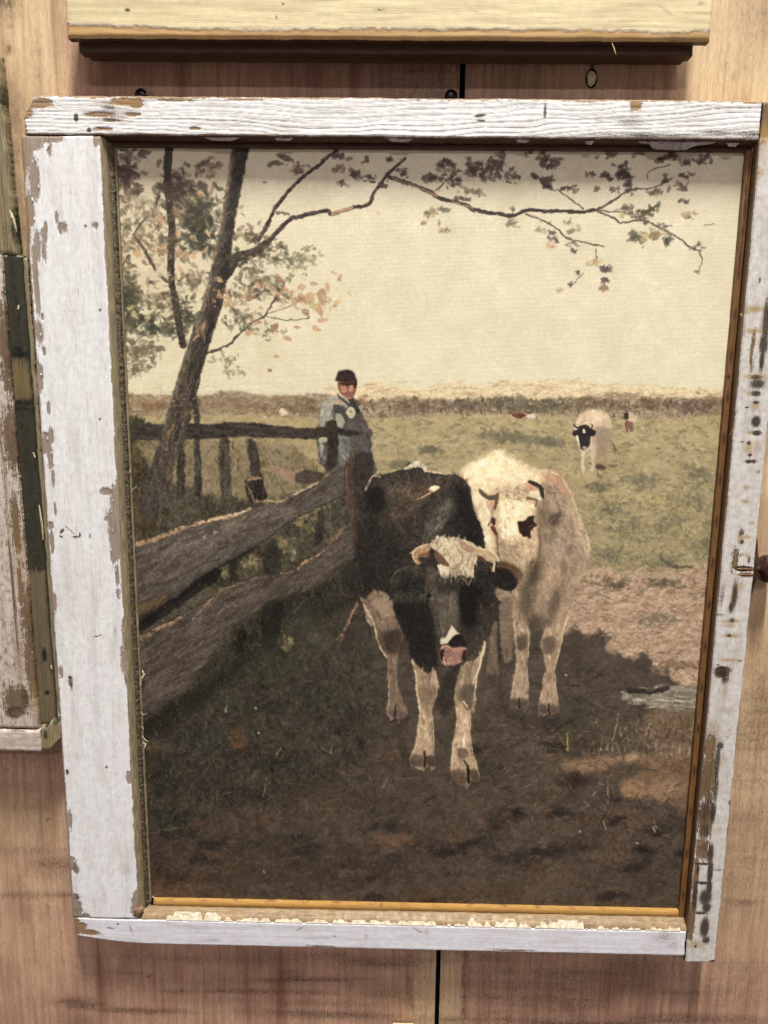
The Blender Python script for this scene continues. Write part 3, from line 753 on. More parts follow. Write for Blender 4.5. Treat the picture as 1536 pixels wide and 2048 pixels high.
shade(F1, [(100, 1580), (330, 1470), (500, 1280), (740, 1010), (950, 890), (1180, 800), (1400, 640), (1400, 900), (1000, 1050), (700, 1300), (420, 1560), (150, 1700)], .72, 7)
shade(F1, [(90, 1000), (300, 860), (560, 690), (800, 560), (800, 610), (560, 740), (300, 920), (100, 1060)], .7, 4)
shade(F1, [(300, 500), (700, 400), (1000, 320), (1000, 400), (700, 520), (300, 640)], 1.12, 8)
# --- tree: thin stem first, then the trunk
for pts, w0, w1 in [([(339, 266), (336, 330), (333, 366)], 17, 15), ([(333, 366), (340, 420), (344, 462), (343, 501), (342, 553), (349, 592), (357, 645), (366, 690)], 15, 13)]:
    line(None, pts, w0, w1, (66, 56, 50), .95, rough=1.2)
poly(None, [(469, 262), (460, 360), (449, 400), (444, 447), (430, 505), (416, 570), (400, 625), (385, 665), (366, 725), (346, 790), (328, 850), (312, 905), (296, 955), (280, 1010), (300, 1040), (336, 1000), (347, 938), (372, 880), (385, 815), (396, 777), (407, 730), (424, 677), (440, 625), (455, 560), (458, 530), (466, 480), (471, 436), (484, 371), (492, 330), (502, 262)], (78, 69, 60), warp=1.8, soft=1, tex=20, tn=NV, n=420, ln=14, wd=2, ang=106, aj=12, cols=[(94, 83, 70), (62, 54, 48), (106, 92, 76), (54, 48, 43), (90, 86, 68)], cj=5)
line(None, [(466, 300), (457, 360), (450, 397), (444, 447), (436, 480)], 5, 5, (112, 88, 66), .7, dry=.4)
line(None, [(441, 455), (433, 505), (426, 520)], 6, 4, (150, 118, 88), .8, dry=.5); line(None, [(420, 570), (404, 625), (392, 660)], 6, 4, (140, 110, 84), .75, dry=.5)
line(None, [(410, 645), (402, 665), (388, 680)], 7, 4, (186, 142, 106), .85, dry=.5); line(None, [(372, 730), (358, 760)], 9, 8, (106, 108, 68), .7, dry=.3)
line(None, [(345, 852), (336, 870), (332, 900)], 7, 6, (156, 118, 78), .7, dry=.4); line(None, [(378, 810), (356, 880), (346, 940), (338, 960)], 4, 3, (118, 96, 72), .7, dry=.3)
line(None, [(338, 940), (330, 985)], 5, 3, (140, 100, 74), .6, dry=.3)
BR = (64, 54, 48); BL = (150, 116, 88)
line(None, [(452, 548), (475, 516), (506, 506), (532, 488)], 22, 16, BR, .95, rough=1.4)
line(None, [(532, 488), (558, 460), (582, 436), (600, 433), (652, 421), (664, 428), (704, 416), (738, 407), (748, 386), (769, 358), (790, 335), (810, 316)], 9, 5, BR, .95, light=(96, 80, 70))
line(None, [(664, 428), (704, 416)], 6, 5, (196, 152, 118), .9, dry=.15)
line(None, [(517, 480), (532, 455), (545, 428), (556, 408), (585, 374), (620, 342), (639, 329), (660, 310), (676, 298)], 8, 6, BR, .95, light=(104, 86, 74))
line(None, [(780, 355), (821, 368), (860, 384), (876, 395), (925, 408), (951, 420), (1000, 428), (1026, 431), (1055, 420), (1090, 423), (1130, 421), (1160, 424), (1189, 420)], 8, 6, BR, .95)
line(None, [(785, 356), (821, 369), (850, 380), (874, 394)], 4, 5, (170, 130, 104), .85, dry=.2); line(None, [(905, 404), (945, 416)], 4, 3, (180, 146, 110), .8, dry=.3)
for pts, w0, w1 in [([(1189, 420), (1208, 413), (1228, 400), (1257, 381), (1293, 378), (1320, 370), (1345, 356)], 5, 2), ([(1189, 420), (1228, 436), (1244, 446), (1286, 441), (1319, 456), (1355, 475), (1381, 495), (1397, 501)], 4, 3), ([(1397, 501), (1405, 521), (1399, 537)], 2, 1.6), ([(1050, 428), (1085, 440), (1117, 459), (1130, 474), (1163, 484), (1208, 493)], 3, 2.4),
                    ([(1192, 498), (1195, 518)], 2, 1.6), ([(1114, 378), (1140, 398), (1166, 417)], 2, 3), ([(1295, 358), (1300, 342), (1340, 329)], 2, 1.6), ([(1166, 547), (1140, 576)], 1.4, 1.4), ([(870, 382), (890, 364), (905, 352)], 3, 2), ([(1408, 450), (1432, 448)], 1.2, 1),
                    ([(267, 470), (282, 488), (301, 522), (314, 543), (335, 564)], 6, 7), ([(267, 470), (278, 452), (291, 436)], 3, 4), ([(467, 678), (506, 645), (527, 634)], 3, 5), ([(527, 634), (553, 595)], 4, 3), ([(414, 707), (458, 689), (475, 672)], 5, 4), ([(532, 632), (570, 640), (618, 637)], 2, 1.4), ([(532, 628), (575, 615), (600, 600)], 1.6, 1.2), ([(318, 392), (310, 415), (306, 428)], 7, 4), ([(262, 690), (296, 666)], 2, 2), ([(238, 540), (258, 510)], 3, 4), ([(1195, 420), (1240, 425), (1280, 430)], 2, 2)]:
    line(None, pts, w0, w1, (84, 68, 62), .9, light=(130, 104, 90))
# --- foliage
DK = [(62, 66, 52), (78, 78, 60), (96, 86, 66), (70, 64, 54)]; MIX = [(100, 92, 70), (126, 106, 80), (84, 80, 62), (150, 128, 98)]; OR = [(190, 158, 118), (176, 140, 104), (200, 168, 124), (154, 122, 92)]; YL = [(196, 182, 124), (176, 166, 112)]
for cx, cy, rx, ry, n, s, cols, an in [
        (252, 360, 26, 70, 80, 8, [(92, 74, 62), (108, 86, 72)], 60), (250, 470, 26, 90, 80, 8, MIX, 40), (262, 590, 40, 60, 110, 8, DK + MIX, 20), (250, 690, 30, 50, 60, 8, MIX, 20),
        (300, 440, 50, 50, 90, 8, MIX, 20), (360, 380, 50, 34, 90, 9, [(92, 78, 66), (106, 88, 74), (80, 68, 60)], 50), (390, 420, 60, 44, 260, 8, DK + MIX, 30), (395, 445, 40, 40, 120, 8, DK, 30), (345, 380, 40, 40, 110, 9, [(80, 68, 60), (92, 78, 66)], 50), (255, 600, 26, 60, 110, 8, DK, 30), (380, 640, 30, 16, 40, 8, DK, 10), (250, 340, 20, 50, 60, 9, [(96, 78, 68), (84, 70, 62)], 60), (330, 500, 50, 40, 90, 8, MIX, 40), (400, 480, 40, 40, 180, 8, DK, 40),
        (320, 600, 60, 40, 80, 8, MIX, 0), (390, 560, 40, 30, 40, 8, MIX, 60), (280, 640, 60, 26, 90, 8, DK, 0), (360, 620, 30, 30, 40, 8, DK, 40), (330, 660, 60, 14, 70, 8, DK, 0), (280, 720, 40, 40, 60, 8, MIX, 10),
        (275, 420, 40, 40, 40, 8, [(196, 182, 150), (150, 130, 104)], 30), (420, 340, 26, 20, 16, 8, [(104, 76, 64), (120, 92, 76)], -40), (300, 700, 40, 20, 40, 8, [(110, 100, 76)], 10),
        (500, 470, 40, 26, 60, 7, MIX, -30), (540, 500, 50, 26, 90, 7, MIX + DK, 20), (470, 520, 40, 24, 60, 7, DK, 0), (590, 520, 50, 18, 70, 6, [(126, 126, 92), (96, 100, 76), (170, 146, 108)], 10), (500, 560, 40, 40, 80, 7, DK + OR, 40), (540, 580, 50, 30, 70, 8, DK + OR, 30), (470, 600, 30, 30, 50, 7, OR + MIX, 50),
        (600, 600, 60, 26, 40, 8, OR, 30), (640, 600, 40, 26, 26, 8, OR, 60), (480, 640, 40, 26, 60, 6, MIX + DK, 50), (540, 655, 50, 20, 36, 6, OR + DK, 10), (455, 720, 30, 18, 30, 6, [(120, 112, 80), (150, 136, 100)], 30), (470, 745, 24, 10, 20, 6, [(140, 128, 90)], 30), (560, 560, 60, 16, 30, 6, [(120, 120, 86)], 0),
        (440, 590, 14, 30, 16, 7, OR, 60), (240, 760, 14, 30, 20, 8, DK, 30), (315, 545, 30, 14, 30, 7, [(200, 186, 154)], 40)]:
    leaves(cx, cy, rx, ry, n, s, cols, an, 45, (.3, .8))
for x, y, s, a, c in [(330, 495, 11, 60, 0), (318, 503, 10, 70, 1), (275, 508, 13, 40, 0), (262, 533, 10, 10, 2), (360, 505, 10, 80, 0), (375, 510, 10, -60, 1), (390, 510, 10, -60, 0), (415, 466, 8, 60, 3), (388, 478, 10, 40, 4), (387, 400, 9, 50, 4), (403, 388, 10, 30, 3), (355, 468, 7, 40, 0), (352, 425, 12, 50, 2), (322, 440, 12, 40, 1), (412, 500, 9, -60, 0),
                      (440, 590, 10, -30, 1), (455, 598, 9, 70, 0), (500, 597, 12, -30, 2), (440, 560, 11, 20, 3), (270, 630, 12, 50, 4), (262, 615, 10, -20, 4), (295, 632, 5, 0, 4), (310, 612, 9, 70, 4), (516, 570, 10, 60, 0), (572, 580, 10, 40, 1), (605, 575, 12, -20, 0), (560, 560, 14, 30, 2), (620, 597, 14, 70, 0), (641, 595, 13, 80, 1), (627, 612, 12, 40, 4), (655, 575, 10, 80, 0),
                      (680, 555, 9, -60, 1), (668, 545, 7, 30, 0), (645, 640, 11, -10, 0), (640, 625, 12, 60, 1), (612, 625, 11, 50, 2), (675, 603, 8, -20, 3), (700, 588, 7, 50, 3), (634, 658, 11, 20, 0), (575, 677, 10, 20, 1), (515, 645, 10, -10, 1), (550, 655, 14, -50, 2), (500, 665, 10, -30, 1), (595, 655, 8, 0, 1), (554, 712, 7, 0, 1), (540, 740, 7, 20, 2), (585, 540, 6, 60, 4), (362, 540, 9, 50, 0), (437, 330, 9, 50, 2), (425, 375, 9, -60, 1)]:
    dab(x, y, s, s * .5, a, [(198, 156, 112), (186, 142, 104), (150, 112, 84), (212, 180, 124), (186, 176, 118)][c], .92, taper=True)
for x, y, s, a in [(325, 370, 14, -20), (290, 305, 14, 0), (285, 312, 12, 20), (400, 330, 14, -50), (412, 325, 12, -40), (404, 342, 12, -20), (276, 370, 12, 10), (275, 384, 13, -10), (545, 327, 13, -25), (560, 328, 10, 0), (575, 318, 16, 20), (430, 370, 10, 60), (529, 365, 5, 10), (272, 350, 8, 30), (560, 425, 10, 0), (573, 428, 9, 0), (562, 312, 10, 20)]:
    dab(x, y, s, s * .4, a, (92, 74, 64), .85, taper=True)
BD = [(74, 60, 54), (92, 74, 64), (110, 88, 74)]
for cx, cy, rx, ry, n, s, cols in [(680, 312, 18, 8, 14, 8, BD), (672, 340, 16, 8, 10, 8, [(128, 92, 78)]), (712, 350, 16, 14, 22, 8, BD), (685, 366, 12, 5, 6, 8, BD), (728, 322, 10, 5, 5, 7, BD), (745, 355, 16, 14, 20, 6, BD), (768, 370, 12, 8, 14, 6, BD), (785, 318, 20, 6, 8, 7, BD), (805, 345, 16, 14, 24, 6, BD), (862, 358, 22, 10, 26, 9, BD), (890, 330, 20, 24, 40, 8, BD), (910, 355, 20, 22, 36, 7, BD),
                                   (945, 335, 24, 20, 40, 8, BD), (975, 345, 22, 22, 34, 8, BD), (950, 385, 26, 10, 20, 8, [(110, 100, 84), (150, 132, 100)]), (1000, 330, 22, 24, 40, 8, BD), (1025, 355, 18, 12, 20, 8, BD), (1070, 310, 22, 10, 14, 9, [(110, 80, 68)]), (1100, 325, 22, 16, 34, 8, BD), (1090, 360, 22, 10, 26, 8, BD), (1102, 374, 8, 6, 8, 8, [(70, 58, 56)]), (1140, 375, 16, 6, 10, 8, BD), (1215, 312, 22, 6, 10, 9, [(100, 84, 70)]), (1245, 330, 16, 8, 14, 8, [(88, 66, 60)]), (1250, 350, 14, 10, 20, 9, [(72, 58, 58)]),
                                   (1255, 372, 8, 16, 18, 7, [(90, 78, 74)]), (1185, 347, 14, 6, 10, 8, BD), (1215, 355, 22, 7, 18, 7, BD), (1228, 378, 12, 8, 14, 7, BD), (1195, 378, 8, 6, 8, 6, BD), (1268, 308, 12, 5, 5, 9, [(70, 56, 52)]), (1323, 320, 10, 5, 6, 8, BD), (1345, 312, 12, 12, 14, 9, [(100, 78, 62)]), (1368, 325, 12, 7, 8, 8, BD), (1405, 322, 22, 7, 20, 8, [(100, 84, 78)]), (1370, 348, 14, 8, 10, 8, [(96, 72, 72)]), (1328, 360, 12, 8, 14, 7, BD), (1315, 382, 20, 7, 24, 7, [(120, 98, 84)]), (1362, 372, 14, 10, 20, 7, [(120, 96, 84)]), (1368, 403, 12, 4, 6, 8, [(84, 76, 72)]),
                                   (1250, 416, 18, 6, 16, 7, [(110, 104, 82)]), (1310, 416, 18, 7, 16, 8, [(84, 84, 64)]), (1290, 424, 18, 7, 22, 8, [(100, 90, 70)]), (1245, 430, 14, 6, 10, 7, [(190, 164, 116), (120, 110, 84)]), (1280, 436, 22, 8, 24, 7, [(110, 98, 80)]), (1275, 475, 26, 12, 44, 8, [(90, 90, 74), (120, 112, 90)]), (1310, 470, 22, 12, 40, 7, [(130, 112, 86), (160, 140, 104)]), (1338, 480, 16, 10, 26, 7, [(88, 84, 70)]), (1330, 452, 14, 5, 12, 6, [(84, 78, 66)]), (1290, 470, 6, 8, 4, 8, [(214, 186, 126)]),
                                   (1376, 432, 22, 7, 22, 5, [(150, 124, 104)]), (1394, 496, 12, 6, 10, 7, [(96, 80, 74)]), (1392, 545, 8, 5, 6, 6, [(120, 100, 88)]), (1105, 465, 14, 5, 8, 8, [(110, 98, 84)]), (1145, 463, 14, 5, 10, 8, [(140, 126, 96)]), (1110, 480, 10, 7, 10, 7, [(86, 76, 68)]), (1105, 490, 12, 10, 12, 6, [(200, 160, 132)]), (1143, 487, 12, 5, 8, 7, [(120, 104, 92)]), (1148, 503, 8, 3, 4, 7, [(96, 84, 76)]), (1190, 523, 18, 8, 22, 8, [(200, 176, 130), (176, 150, 108)]), (1210, 537, 14, 8, 14, 10, [(104, 88, 82)]), (1212, 561, 8, 7, 8, 8, [(100, 84, 78)]), (1207, 576, 10, 7, 12, 7, [(170, 136, 108), (130, 108, 92)]),
                                   (1157, 546, 8, 3, 4, 7, [(92, 80, 70)]), (1138, 568, 8, 3, 4, 7, [(104, 90, 78)]), (1127, 581, 10, 5, 8, 9, [(200, 170, 128)]), (1080, 462, 10, 2, 4, 8, [(150, 134, 108)]), (1137, 444, 10, 7, 12, 5, [(126, 118, 96)]), (1024, 446, 16, 7, 22, 6, [(130, 122, 100)]), (1030, 416, 12, 4, 8, 6, [(120, 110, 86)]),
                                   (862, 425, 18, 8, 20, 7, [(130, 122, 94), (170, 152, 112)]), (890, 418, 14, 5, 10, 7, [(120, 114, 98)]), (858, 434, 8, 6, 6, 5, [(176, 140, 112)]), (852, 445, 10, 3, 5, 7, [(130, 118, 98)]), (876, 446, 6, 4, 4, 6, [(150, 126, 96)]), (887, 461, 14, 5, 10, 6, [(142, 120, 96)]), (623, 498, 16, 6, 16, 6, [(140, 140, 108)]), (758, 425, 8, 3, 4, 5, [(210, 176, 140)]), (600, 527, 20, 22, 30, 4, [(150, 150, 118)]), (920, 398, 24, 6, 22, 6, [(96, 88, 74)]),
                                   (600, 345, 18, 8, 16, 6, [(120, 96, 82)]), (596, 338, 20, 16, 20, 6, [(112, 88, 76)])]:
    leaves(cx, cy, rx * .95, ry * 1.0, int(n * .75), s * .92, cols, -10, 45, (.55, .95))
for _ in range(110):   # pale crackle of the old varnish over tree and hedge
    x, y = prng.choice([prng.normal(420, 60), prng.normal(560, 130)]), prng.uniform(380, 1480)
    a = prng.uniform(0, 6.3); p = [(x, y)]
    for k in range(4):
        a += prng.normal(0, .8); p.append((p[-1][0] + 7 * math.cos(a), p[-1][1] + 7 * math.sin(a)))
    line(None, p, .9, .7, (176, 164, 138) if y < 760 else (120, 112, 92), .35, rough=.3)
# --- cattle far off
poly(S7, [(395, 480), (440, 380), (470, 290), (560, 245), (700, 237), (850, 262), (920, 340), (950, 470), (940, 620), (900, 760), (880, 830), (700, 830), (640, 850), (500, 840), (400, 640)], (206, 184, 150), warp=1.2, soft=1, tex=14, n=70, ln=7, wd=2.5, ang=60, aj=40, cols=[(222, 202, 166), (190, 160, 132), (208, 180, 146)])
poly(S7, [(640, 520), (940, 520), (930, 660), (880, 820), (720, 830), (640, 700)], (174, 148, 122), warp=2, soft=2, tex=12, alpha=.8)
poly(S7, [(475, 850), (545, 860), (530, 1000), (538, 1150), (515, 1200), (475, 1195), (495, 1060), (485, 940)], (206, 190, 160), warp=.8, soft=0)
poly(S7, [(635, 850), (715, 830), (700, 1000), (685, 1150), (670, 1185), (625, 1180), (645, 1080), (625, 980)], (200, 178, 148), warp=.8, soft=0)
poly(S7, [(715, 830), (880, 820), (880, 1060), (720, 1070)], (160, 140, 104), warp=2, soft=2, alpha=.7)
poly(S7, [(700, 1080), (780, 1070), (860, 1100), (850, 1140), (720, 1150)], (84, 72, 58), warp=1.5, soft=1, alpha=.85); poly(S7, [(900, 1080), (1040, 1070), (1000, 1110), (920, 1110)], (120, 100, 74), warp=1, soft=1, alpha=.8)
line(S7, [(930, 700), (960, 760), (1000, 840)], 1.6, 2.4, (96, 82, 66)); line(S7, [(940, 720), (1010, 820), (1060, 900)], 1.4, 2, (150, 124, 96))
poly(S7, [(385, 520), (440, 510), (440, 560), (390, 560)], (226, 210, 180), warp=.5, soft=0)
poly(S7, [(390, 620), (430, 620), (470, 760), (480, 830), (440, 760)], (228, 214, 184), warp=.5, soft=0)
poly(S7, [(440, 490), (500, 470), (570, 468), (620, 510), (700, 560), (705, 600), (670, 640), (625, 640), (620, 740), (590, 800), (520, 850), (470, 810), (450, 700), (430, 620), (380, 640), (345, 600), (370, 560), (430, 530)], (52, 46, 42), warp=.7, soft=0, tex=8)
poly(S7, [(510, 535), (530, 525), (548, 560), (540, 590), (510, 585)], (224, 212, 188), warp=.3, soft=0); poly(S7, [(500, 800), (540, 790), (570, 820), (540, 842), (505, 830)], (170, 150, 134), warp=.4, soft=0)
line(S7, [(375, 455), (395, 490), (430, 500)], 2.2, 2.8, (70, 58, 50)); line(S7, [(640, 445), (650, 480), (640, 505)], 2, 3, (110, 70, 60)); line(S7, [(545, 650), (580, 640), (590, 740)], 2, 2, (90, 80, 72), .6)
poly(S7, [(1150, 290), (1212, 290), (1210, 360), (1190, 385), (1150, 370)], (62, 54, 46), warp=.6, soft=0)
poly(S7, [(1205, 262), (1260, 280), (1335, 335), (1330, 400), (1260, 470), (1180, 450), (1165, 385), (1210, 370)], (206, 180, 148), warp=.8, soft=0, tex=10); poly(S7, [(1160, 400), (1280, 430), (1275, 560), (1230, 555), (1220, 480), (1200, 570), (1165, 560)], (128, 92, 76), warp=.8, soft=0)
poly(L6, [(345, 295), (400, 290), (415, 310), (380, 322), (350, 312)], (112, 62, 50), warp=.8, soft=0); poly(L6, [(412, 308), (440, 300), (460, 288), (482, 300), (470, 318), (430, 320)], (216, 200, 176), warp=.8, soft=0)
poly(L6, [(1180, 345), (1200, 325), (1230, 340), (1215, 355)], (200, 176, 140), warp=.8, soft=0)
poly(R4, [(1120, 570), (1135, 540), (1160, 545), (1200, 575), (1150, 585)], (222, 200, 168), warp=.8, soft=0); poly(R4, [(985, 575), (1010, 565), (1040, 580), (1035, 600), (1000, 595)], (206, 184, 150), warp=.8, soft=0)

# --- the white cow behind
poly(W6, [(20, 330), (40, 250), (100, 205), (200, 180), (300, 130), (400, 62), (480, 70), (600, 165), (800, 240), (960, 270), (1090, 335), (1170, 430), (1230, 560), (1300, 740), (1380, 950), (1430, 1130), (1415, 1230), (1360, 1360), (1300, 1500), (1100, 1560), (900, 1600), (600, 1560), (430, 1400), (280, 1120), (200, 800), (120, 600), (70, 400)], (196, 172, 138), warp=1.6, soft=1, tex=12)
poly(K7, [(860, 700), (1400, 700), (1370, 760), (1310, 850), (1290, 960), (1250, 1100), (1130, 1100), (1080, 1040), (1000, 1100), (880, 1080), (850, 900)], (156, 133, 108), warp=8, soft=10, tex=18, n=160, ln=11, wd=3, ang=80, aj=25, cols=[(168, 144, 118), (140, 118, 96), (184, 158, 128)])
poly(W6, [(40, 300), (120, 215), (300, 150), (410, 75), (520, 110), (650, 200), (800, 260), (940, 290), (920, 400), (740, 400), (600, 440), (450, 460), (250, 520), (140, 560), (80, 400)], (224, 207, 172), warp=8, soft=9, tex=14, n=160, ln=13, wd=4, ang=20, aj=40, cols=[(232, 218, 182), (214, 192, 152), (226, 206, 166), (204, 172, 134)], cj=6)
poly(W6, [(940, 300), (1090, 345), (1180, 450), (1230, 600), (1100, 560), (980, 480), (930, 400)], (204, 170, 138), warp=8, soft=8, tex=14, alpha=.85, n=60, ln=10, wd=3, ang=50, cols=[(208, 160, 128), (190, 160, 132), (176, 146, 126)])
poly(W6, [(940, 440), (1180, 560), (1300, 800), (1400, 1100), (1390, 1240), (1200, 1400), (1000, 1200), (880, 900), (850, 650)], (178, 156, 132), warp=9, soft=9, tex=14, alpha=.9, n=320, ln=13, wd=3.4, ang=70, aj=25, cols=[(188, 164, 134), (160, 136, 116), (176, 150, 120), (196, 170, 140), (150, 126, 108)], cj=6)
poly(W6, [(130, 560), (260, 540), (370, 620), (380, 720), (330, 830), (350, 980), (400, 1100), (420, 1260), (300, 1130), (270, 1000), (190, 760)], (218, 202, 166), warp=3, soft=2, tex=10, n=50, ln=12, wd=3, ang=70, aj=15, cols=[(226, 210, 174), (206, 184, 150)])
poly(W6, [(400, 480), (500, 440), (680, 460), (780, 560), (850, 720), (860, 880), (840, 1050), (860, 1250), (800, 1420), (700, 1480), (600, 1400), (430, 1300), (400, 1100), (340, 900), (350, 720), (400, 600)], (196, 172, 138), warp=2, soft=2, tex=12, n=260, ln=10, wd=3, ang=75, aj=25, cols=[(208, 186, 150), (182, 156, 124), (196, 170, 134), (220, 200, 160)], cj=6)
poly(W6, [(520, 600), (640, 590), (740, 640), (760, 740), (650, 800), (600, 860), (640, 1000), (560, 1060), (480, 1000), (430, 860), (470, 700)], (216, 198, 162), warp=5, soft=6, tex=12, alpha=.85, n=60, ln=8, wd=3, ang=60)
poly(W6, [(430, 1040), (640, 1060), (820, 1000), (850, 1150), (760, 1300), (640, 1320), (440, 1290)], (170, 146, 118), warp=6, soft=9, alpha=.8, tex=14, n=90, ln=10, wd=3, ang=80, cols=[(176, 152, 124), (158, 134, 110), (190, 166, 134)])
scatter(W6, [(400, 480), (560, 440), (760, 470), (780, 560), (600, 600), (440, 600)], 60, 6, 1.4, 20, 50, [(150, 118, 90), (228, 212, 176), (176, 144, 110), (120, 92, 72)], (.4, .85))
scatter(W6, [(500, 640), (600, 640), (600, 830), (500, 830)], 22, 6, 1.3, 70, 40, [(150, 112, 84), (176, 138, 104)], (.4, .8))
scatter(W6, [(940, 440), (1120, 440), (1060, 620), (960, 600)], 26, 6, 1.6, 60, 30, [(130, 104, 96), (150, 120, 104)], (.3, .7))
poly(W6, [(960, 830), (1010, 790), (1090, 740), (1110, 790), (1060, 850), (1040, 900), (990, 880)], (120, 98, 88), warp=4, soft=1, dry=.6, alpha=.9)
poly(W6, [(1150, 1110), (1230, 1095), (1280, 1160), (1220, 1230), (1160, 1190)], (128, 102, 92), warp=4, soft=2, alpha=.7, dry=.3); poly(W6, [(1100, 1280), (1160, 1260), (1180, 1400), (1120, 1400)], (120, 92, 82), warp=4, soft=2, alpha=.5)
line(W6, [(860, 900), (880, 1050), (870, 1230), (800, 1400)], 5, 7, (140, 112, 88), .6, dry=.3)
poly(W6, [(790, 1280), (840, 1260), (890, 1400), (830, 1530), (760, 1500)], (112, 94, 74), warp=5, soft=6, alpha=.7)
poly(W6, [(430, 1290), (560, 1310), (640, 1380), (620, 1460), (540, 1440), (430, 1340)], (112, 80, 62), warp=3, soft=1, alpha=.8)
poly(W6, [(205, 485), (235, 490), (270, 530), (330, 555), (385, 550), (420, 520), (430, 560), (400, 595), (340, 605), (280, 585), (230, 545)], (98, 86, 70), warp=.8, soft=0, tex=8)
line(W6, [(300, 530), (360, 535), (420, 505)], 3, 4, (206, 176, 140)); line(W6, [(405, 590), (395, 650), (375, 700)], 7, 3, (104, 82, 64), .85)
poly(W6, [(290, 620), (370, 620), (370, 690), (310, 720)], (190, 140, 114), warp=2, soft=1, alpha=.7)
poly(W6, [(700, 430), (760, 430), (820, 480), (860, 520), (790, 510), (740, 470)], (206, 150, 122), warp=1, soft=1)
poly(W6, [(780, 515), (870, 510), (880, 560), (900, 600), (830, 590), (770, 560)], (228, 214, 180), warp=1, soft=0)
poly(W6, [(748, 402), (800, 398), (870, 430), (915, 480), (935, 560), (915, 590), (885, 550), (870, 480), (820, 450), (770, 430)], (66, 54, 46), warp=.6, soft=0, tex=8)
line(W6, [(925, 500), (935, 570)], 2, 2, (190, 170, 134), .8); line(W6, [(740, 580), (840, 600), (830, 660)], 5, 3, (110, 88, 66), .8, dry=.3)
poly(W6, [(634, 850), (690, 842), (738, 806), (770, 778), (818, 786), (806, 836), (856, 880), (812, 905), (778, 950), (776, 1028), (742, 1006), (700, 1008), (656, 962), (640, 905)], (54, 38, 34), warp=1.4, soft=0, tex=8)
poly(W6, [(660, 790), (750, 745), (760, 780), (720, 830), (665, 820)], (230, 214, 180), warp=1.2, soft=0)
line(W6, [(760, 890), (800, 880)], 1.6, 1.4, (150, 124, 100), .6); poly(W6, [(820, 780), (880, 790), (880, 880), (830, 860)], (150, 128, 104), warp=3, soft=3, alpha=.6)
poly(W6, [(345, 800), (385, 810), (390, 860), (375, 890), (350, 850)], (66, 44, 38), warp=1, soft=0); poly(W6, [(350, 900), (385, 910), (405, 970), (385, 985), (355, 930)], (112, 66, 50), warp=1, soft=0); line(W6, [(310, 895), (345, 830)], 1.6, 3, (110, 84, 64)); line(W6, [(400, 975), (412, 1025)], 2.4, 1.2, (120, 86, 64))
line(W6, [(960, 272), (1100, 345), (1200, 500), (1300, 745), (1390, 965), (1430, 1150)], 2.4, 3, (222, 202, 164), .6, dry=.4)
line(W6, [(405, 600), (350, 720), (335, 800)], 3, 5, (176, 148, 118), .6, rough=1.5, dry=.5); line(W6, [(410, 1000), (415, 1100), (440, 1270)], 4, 5, (150, 124, 98), .7, rough=1.5, dry=.4)
line(W6, [(780, 560), (860, 700), (880, 900)], 4, 6, (160, 134, 108), .6, rough=1.8, dry=.5)
scatter(W6, [(430, 820), (640, 860), (820, 1000), (800, 1300), (460, 1280)], 120, 7, 1.8, 80, 30, [(186, 162, 130), (150, 126, 102), (206, 184, 148), (168, 142, 114)], (.3, .7))
scatter(W6, [(100, 250), (420, 90), (900, 300), (760, 420), (300, 480), (140, 520)], 120, 7, 1.8, 30, 40, [(230, 214, 178), (200, 176, 140), (214, 192, 154)], (.25, .55))
# its legs
poly(K8, [(905, 0), (960, 0), (1005, 120), (1027, 220), (1012, 300), (1000, 380), (1012, 480), (1018, 560), (1015, 608), (960, 616), (912, 605), (912, 540), (932, 450), (946, 330), (930, 220), (925, 120)], (150, 128, 102), warp=1.2, soft=1, tex=16, n=60, ln=10, wd=2.4, ang=85, aj=12, cols=[(168, 146, 116), (126, 106, 86), (180, 158, 128)])
poly(K8, [(1180, 0), (1275, 0), (1235, 110), (1208, 190), (1190, 300), (1162, 380), (1166, 480), (1182, 560), (1190, 640), (1130, 652), (1072, 640), (1080, 570), (1096, 480), (1112, 400), (1102, 310), (1085, 250), (1110, 170), (1150, 90)], (152, 128, 102), warp=1.2, soft=1, tex=16, n=60, ln=10, wd=2.4, ang=95, aj=12, cols=[(170, 146, 116), (122, 102, 84), (186, 160, 128)])
poly(K8, [(945, 210), (1000, 200), (1015, 250), (990, 290), (950, 280)], (104, 88, 72), warp=4, soft=3, alpha=.7); poly(K8, [(1095, 230), (1150, 215), (1165, 270), (1130, 310), (1098, 290)], (108, 90, 74), warp=4, soft=3, alpha=.7)
poly(K8, [(915, 560), (955, 565), (950, 612), (915, 605)], (104, 88, 72), warp=1, soft=1, alpha=.8); poly(K8, [(965, 560), (1015, 570), (1015, 608), (970, 614)], (112, 92, 76), warp=1, soft=1, alpha=.8); poly(K8, [(1075, 600), (1120, 600), (1120, 648), (1075, 640)], (106, 88, 72), warp=1, soft=1, alpha=.8); poly(K8, [(1140, 600), (1188, 605), (1188, 645), (1140, 650)], (116, 96, 80), warp=1, soft=1, alpha=.8)
line(K8, [(960, 560), (962, 612)], 3, 4, (66, 54, 44)); line(K8, [(1130, 590), (1130, 650)], 3, 4, (62, 52, 42)); line(K8, [(1208, 190), (1188, 300), (1163, 380)], 2, 2, (206, 184, 150), .7); line(K8, [(1245, 60), (1212, 160)], 2, 2, (206, 184, 150), .6)
poly(K8, [(770, 60), (850, 40), (830, 200), (835, 310), (850, 390), (845, 430), (820, 380), (815, 425), (775, 415), (785, 340), (800, 250), (780, 150)], (120, 102, 82), warp=1.5, soft=1, tex=14, n=20, ln=9, wd=2, ang=85)
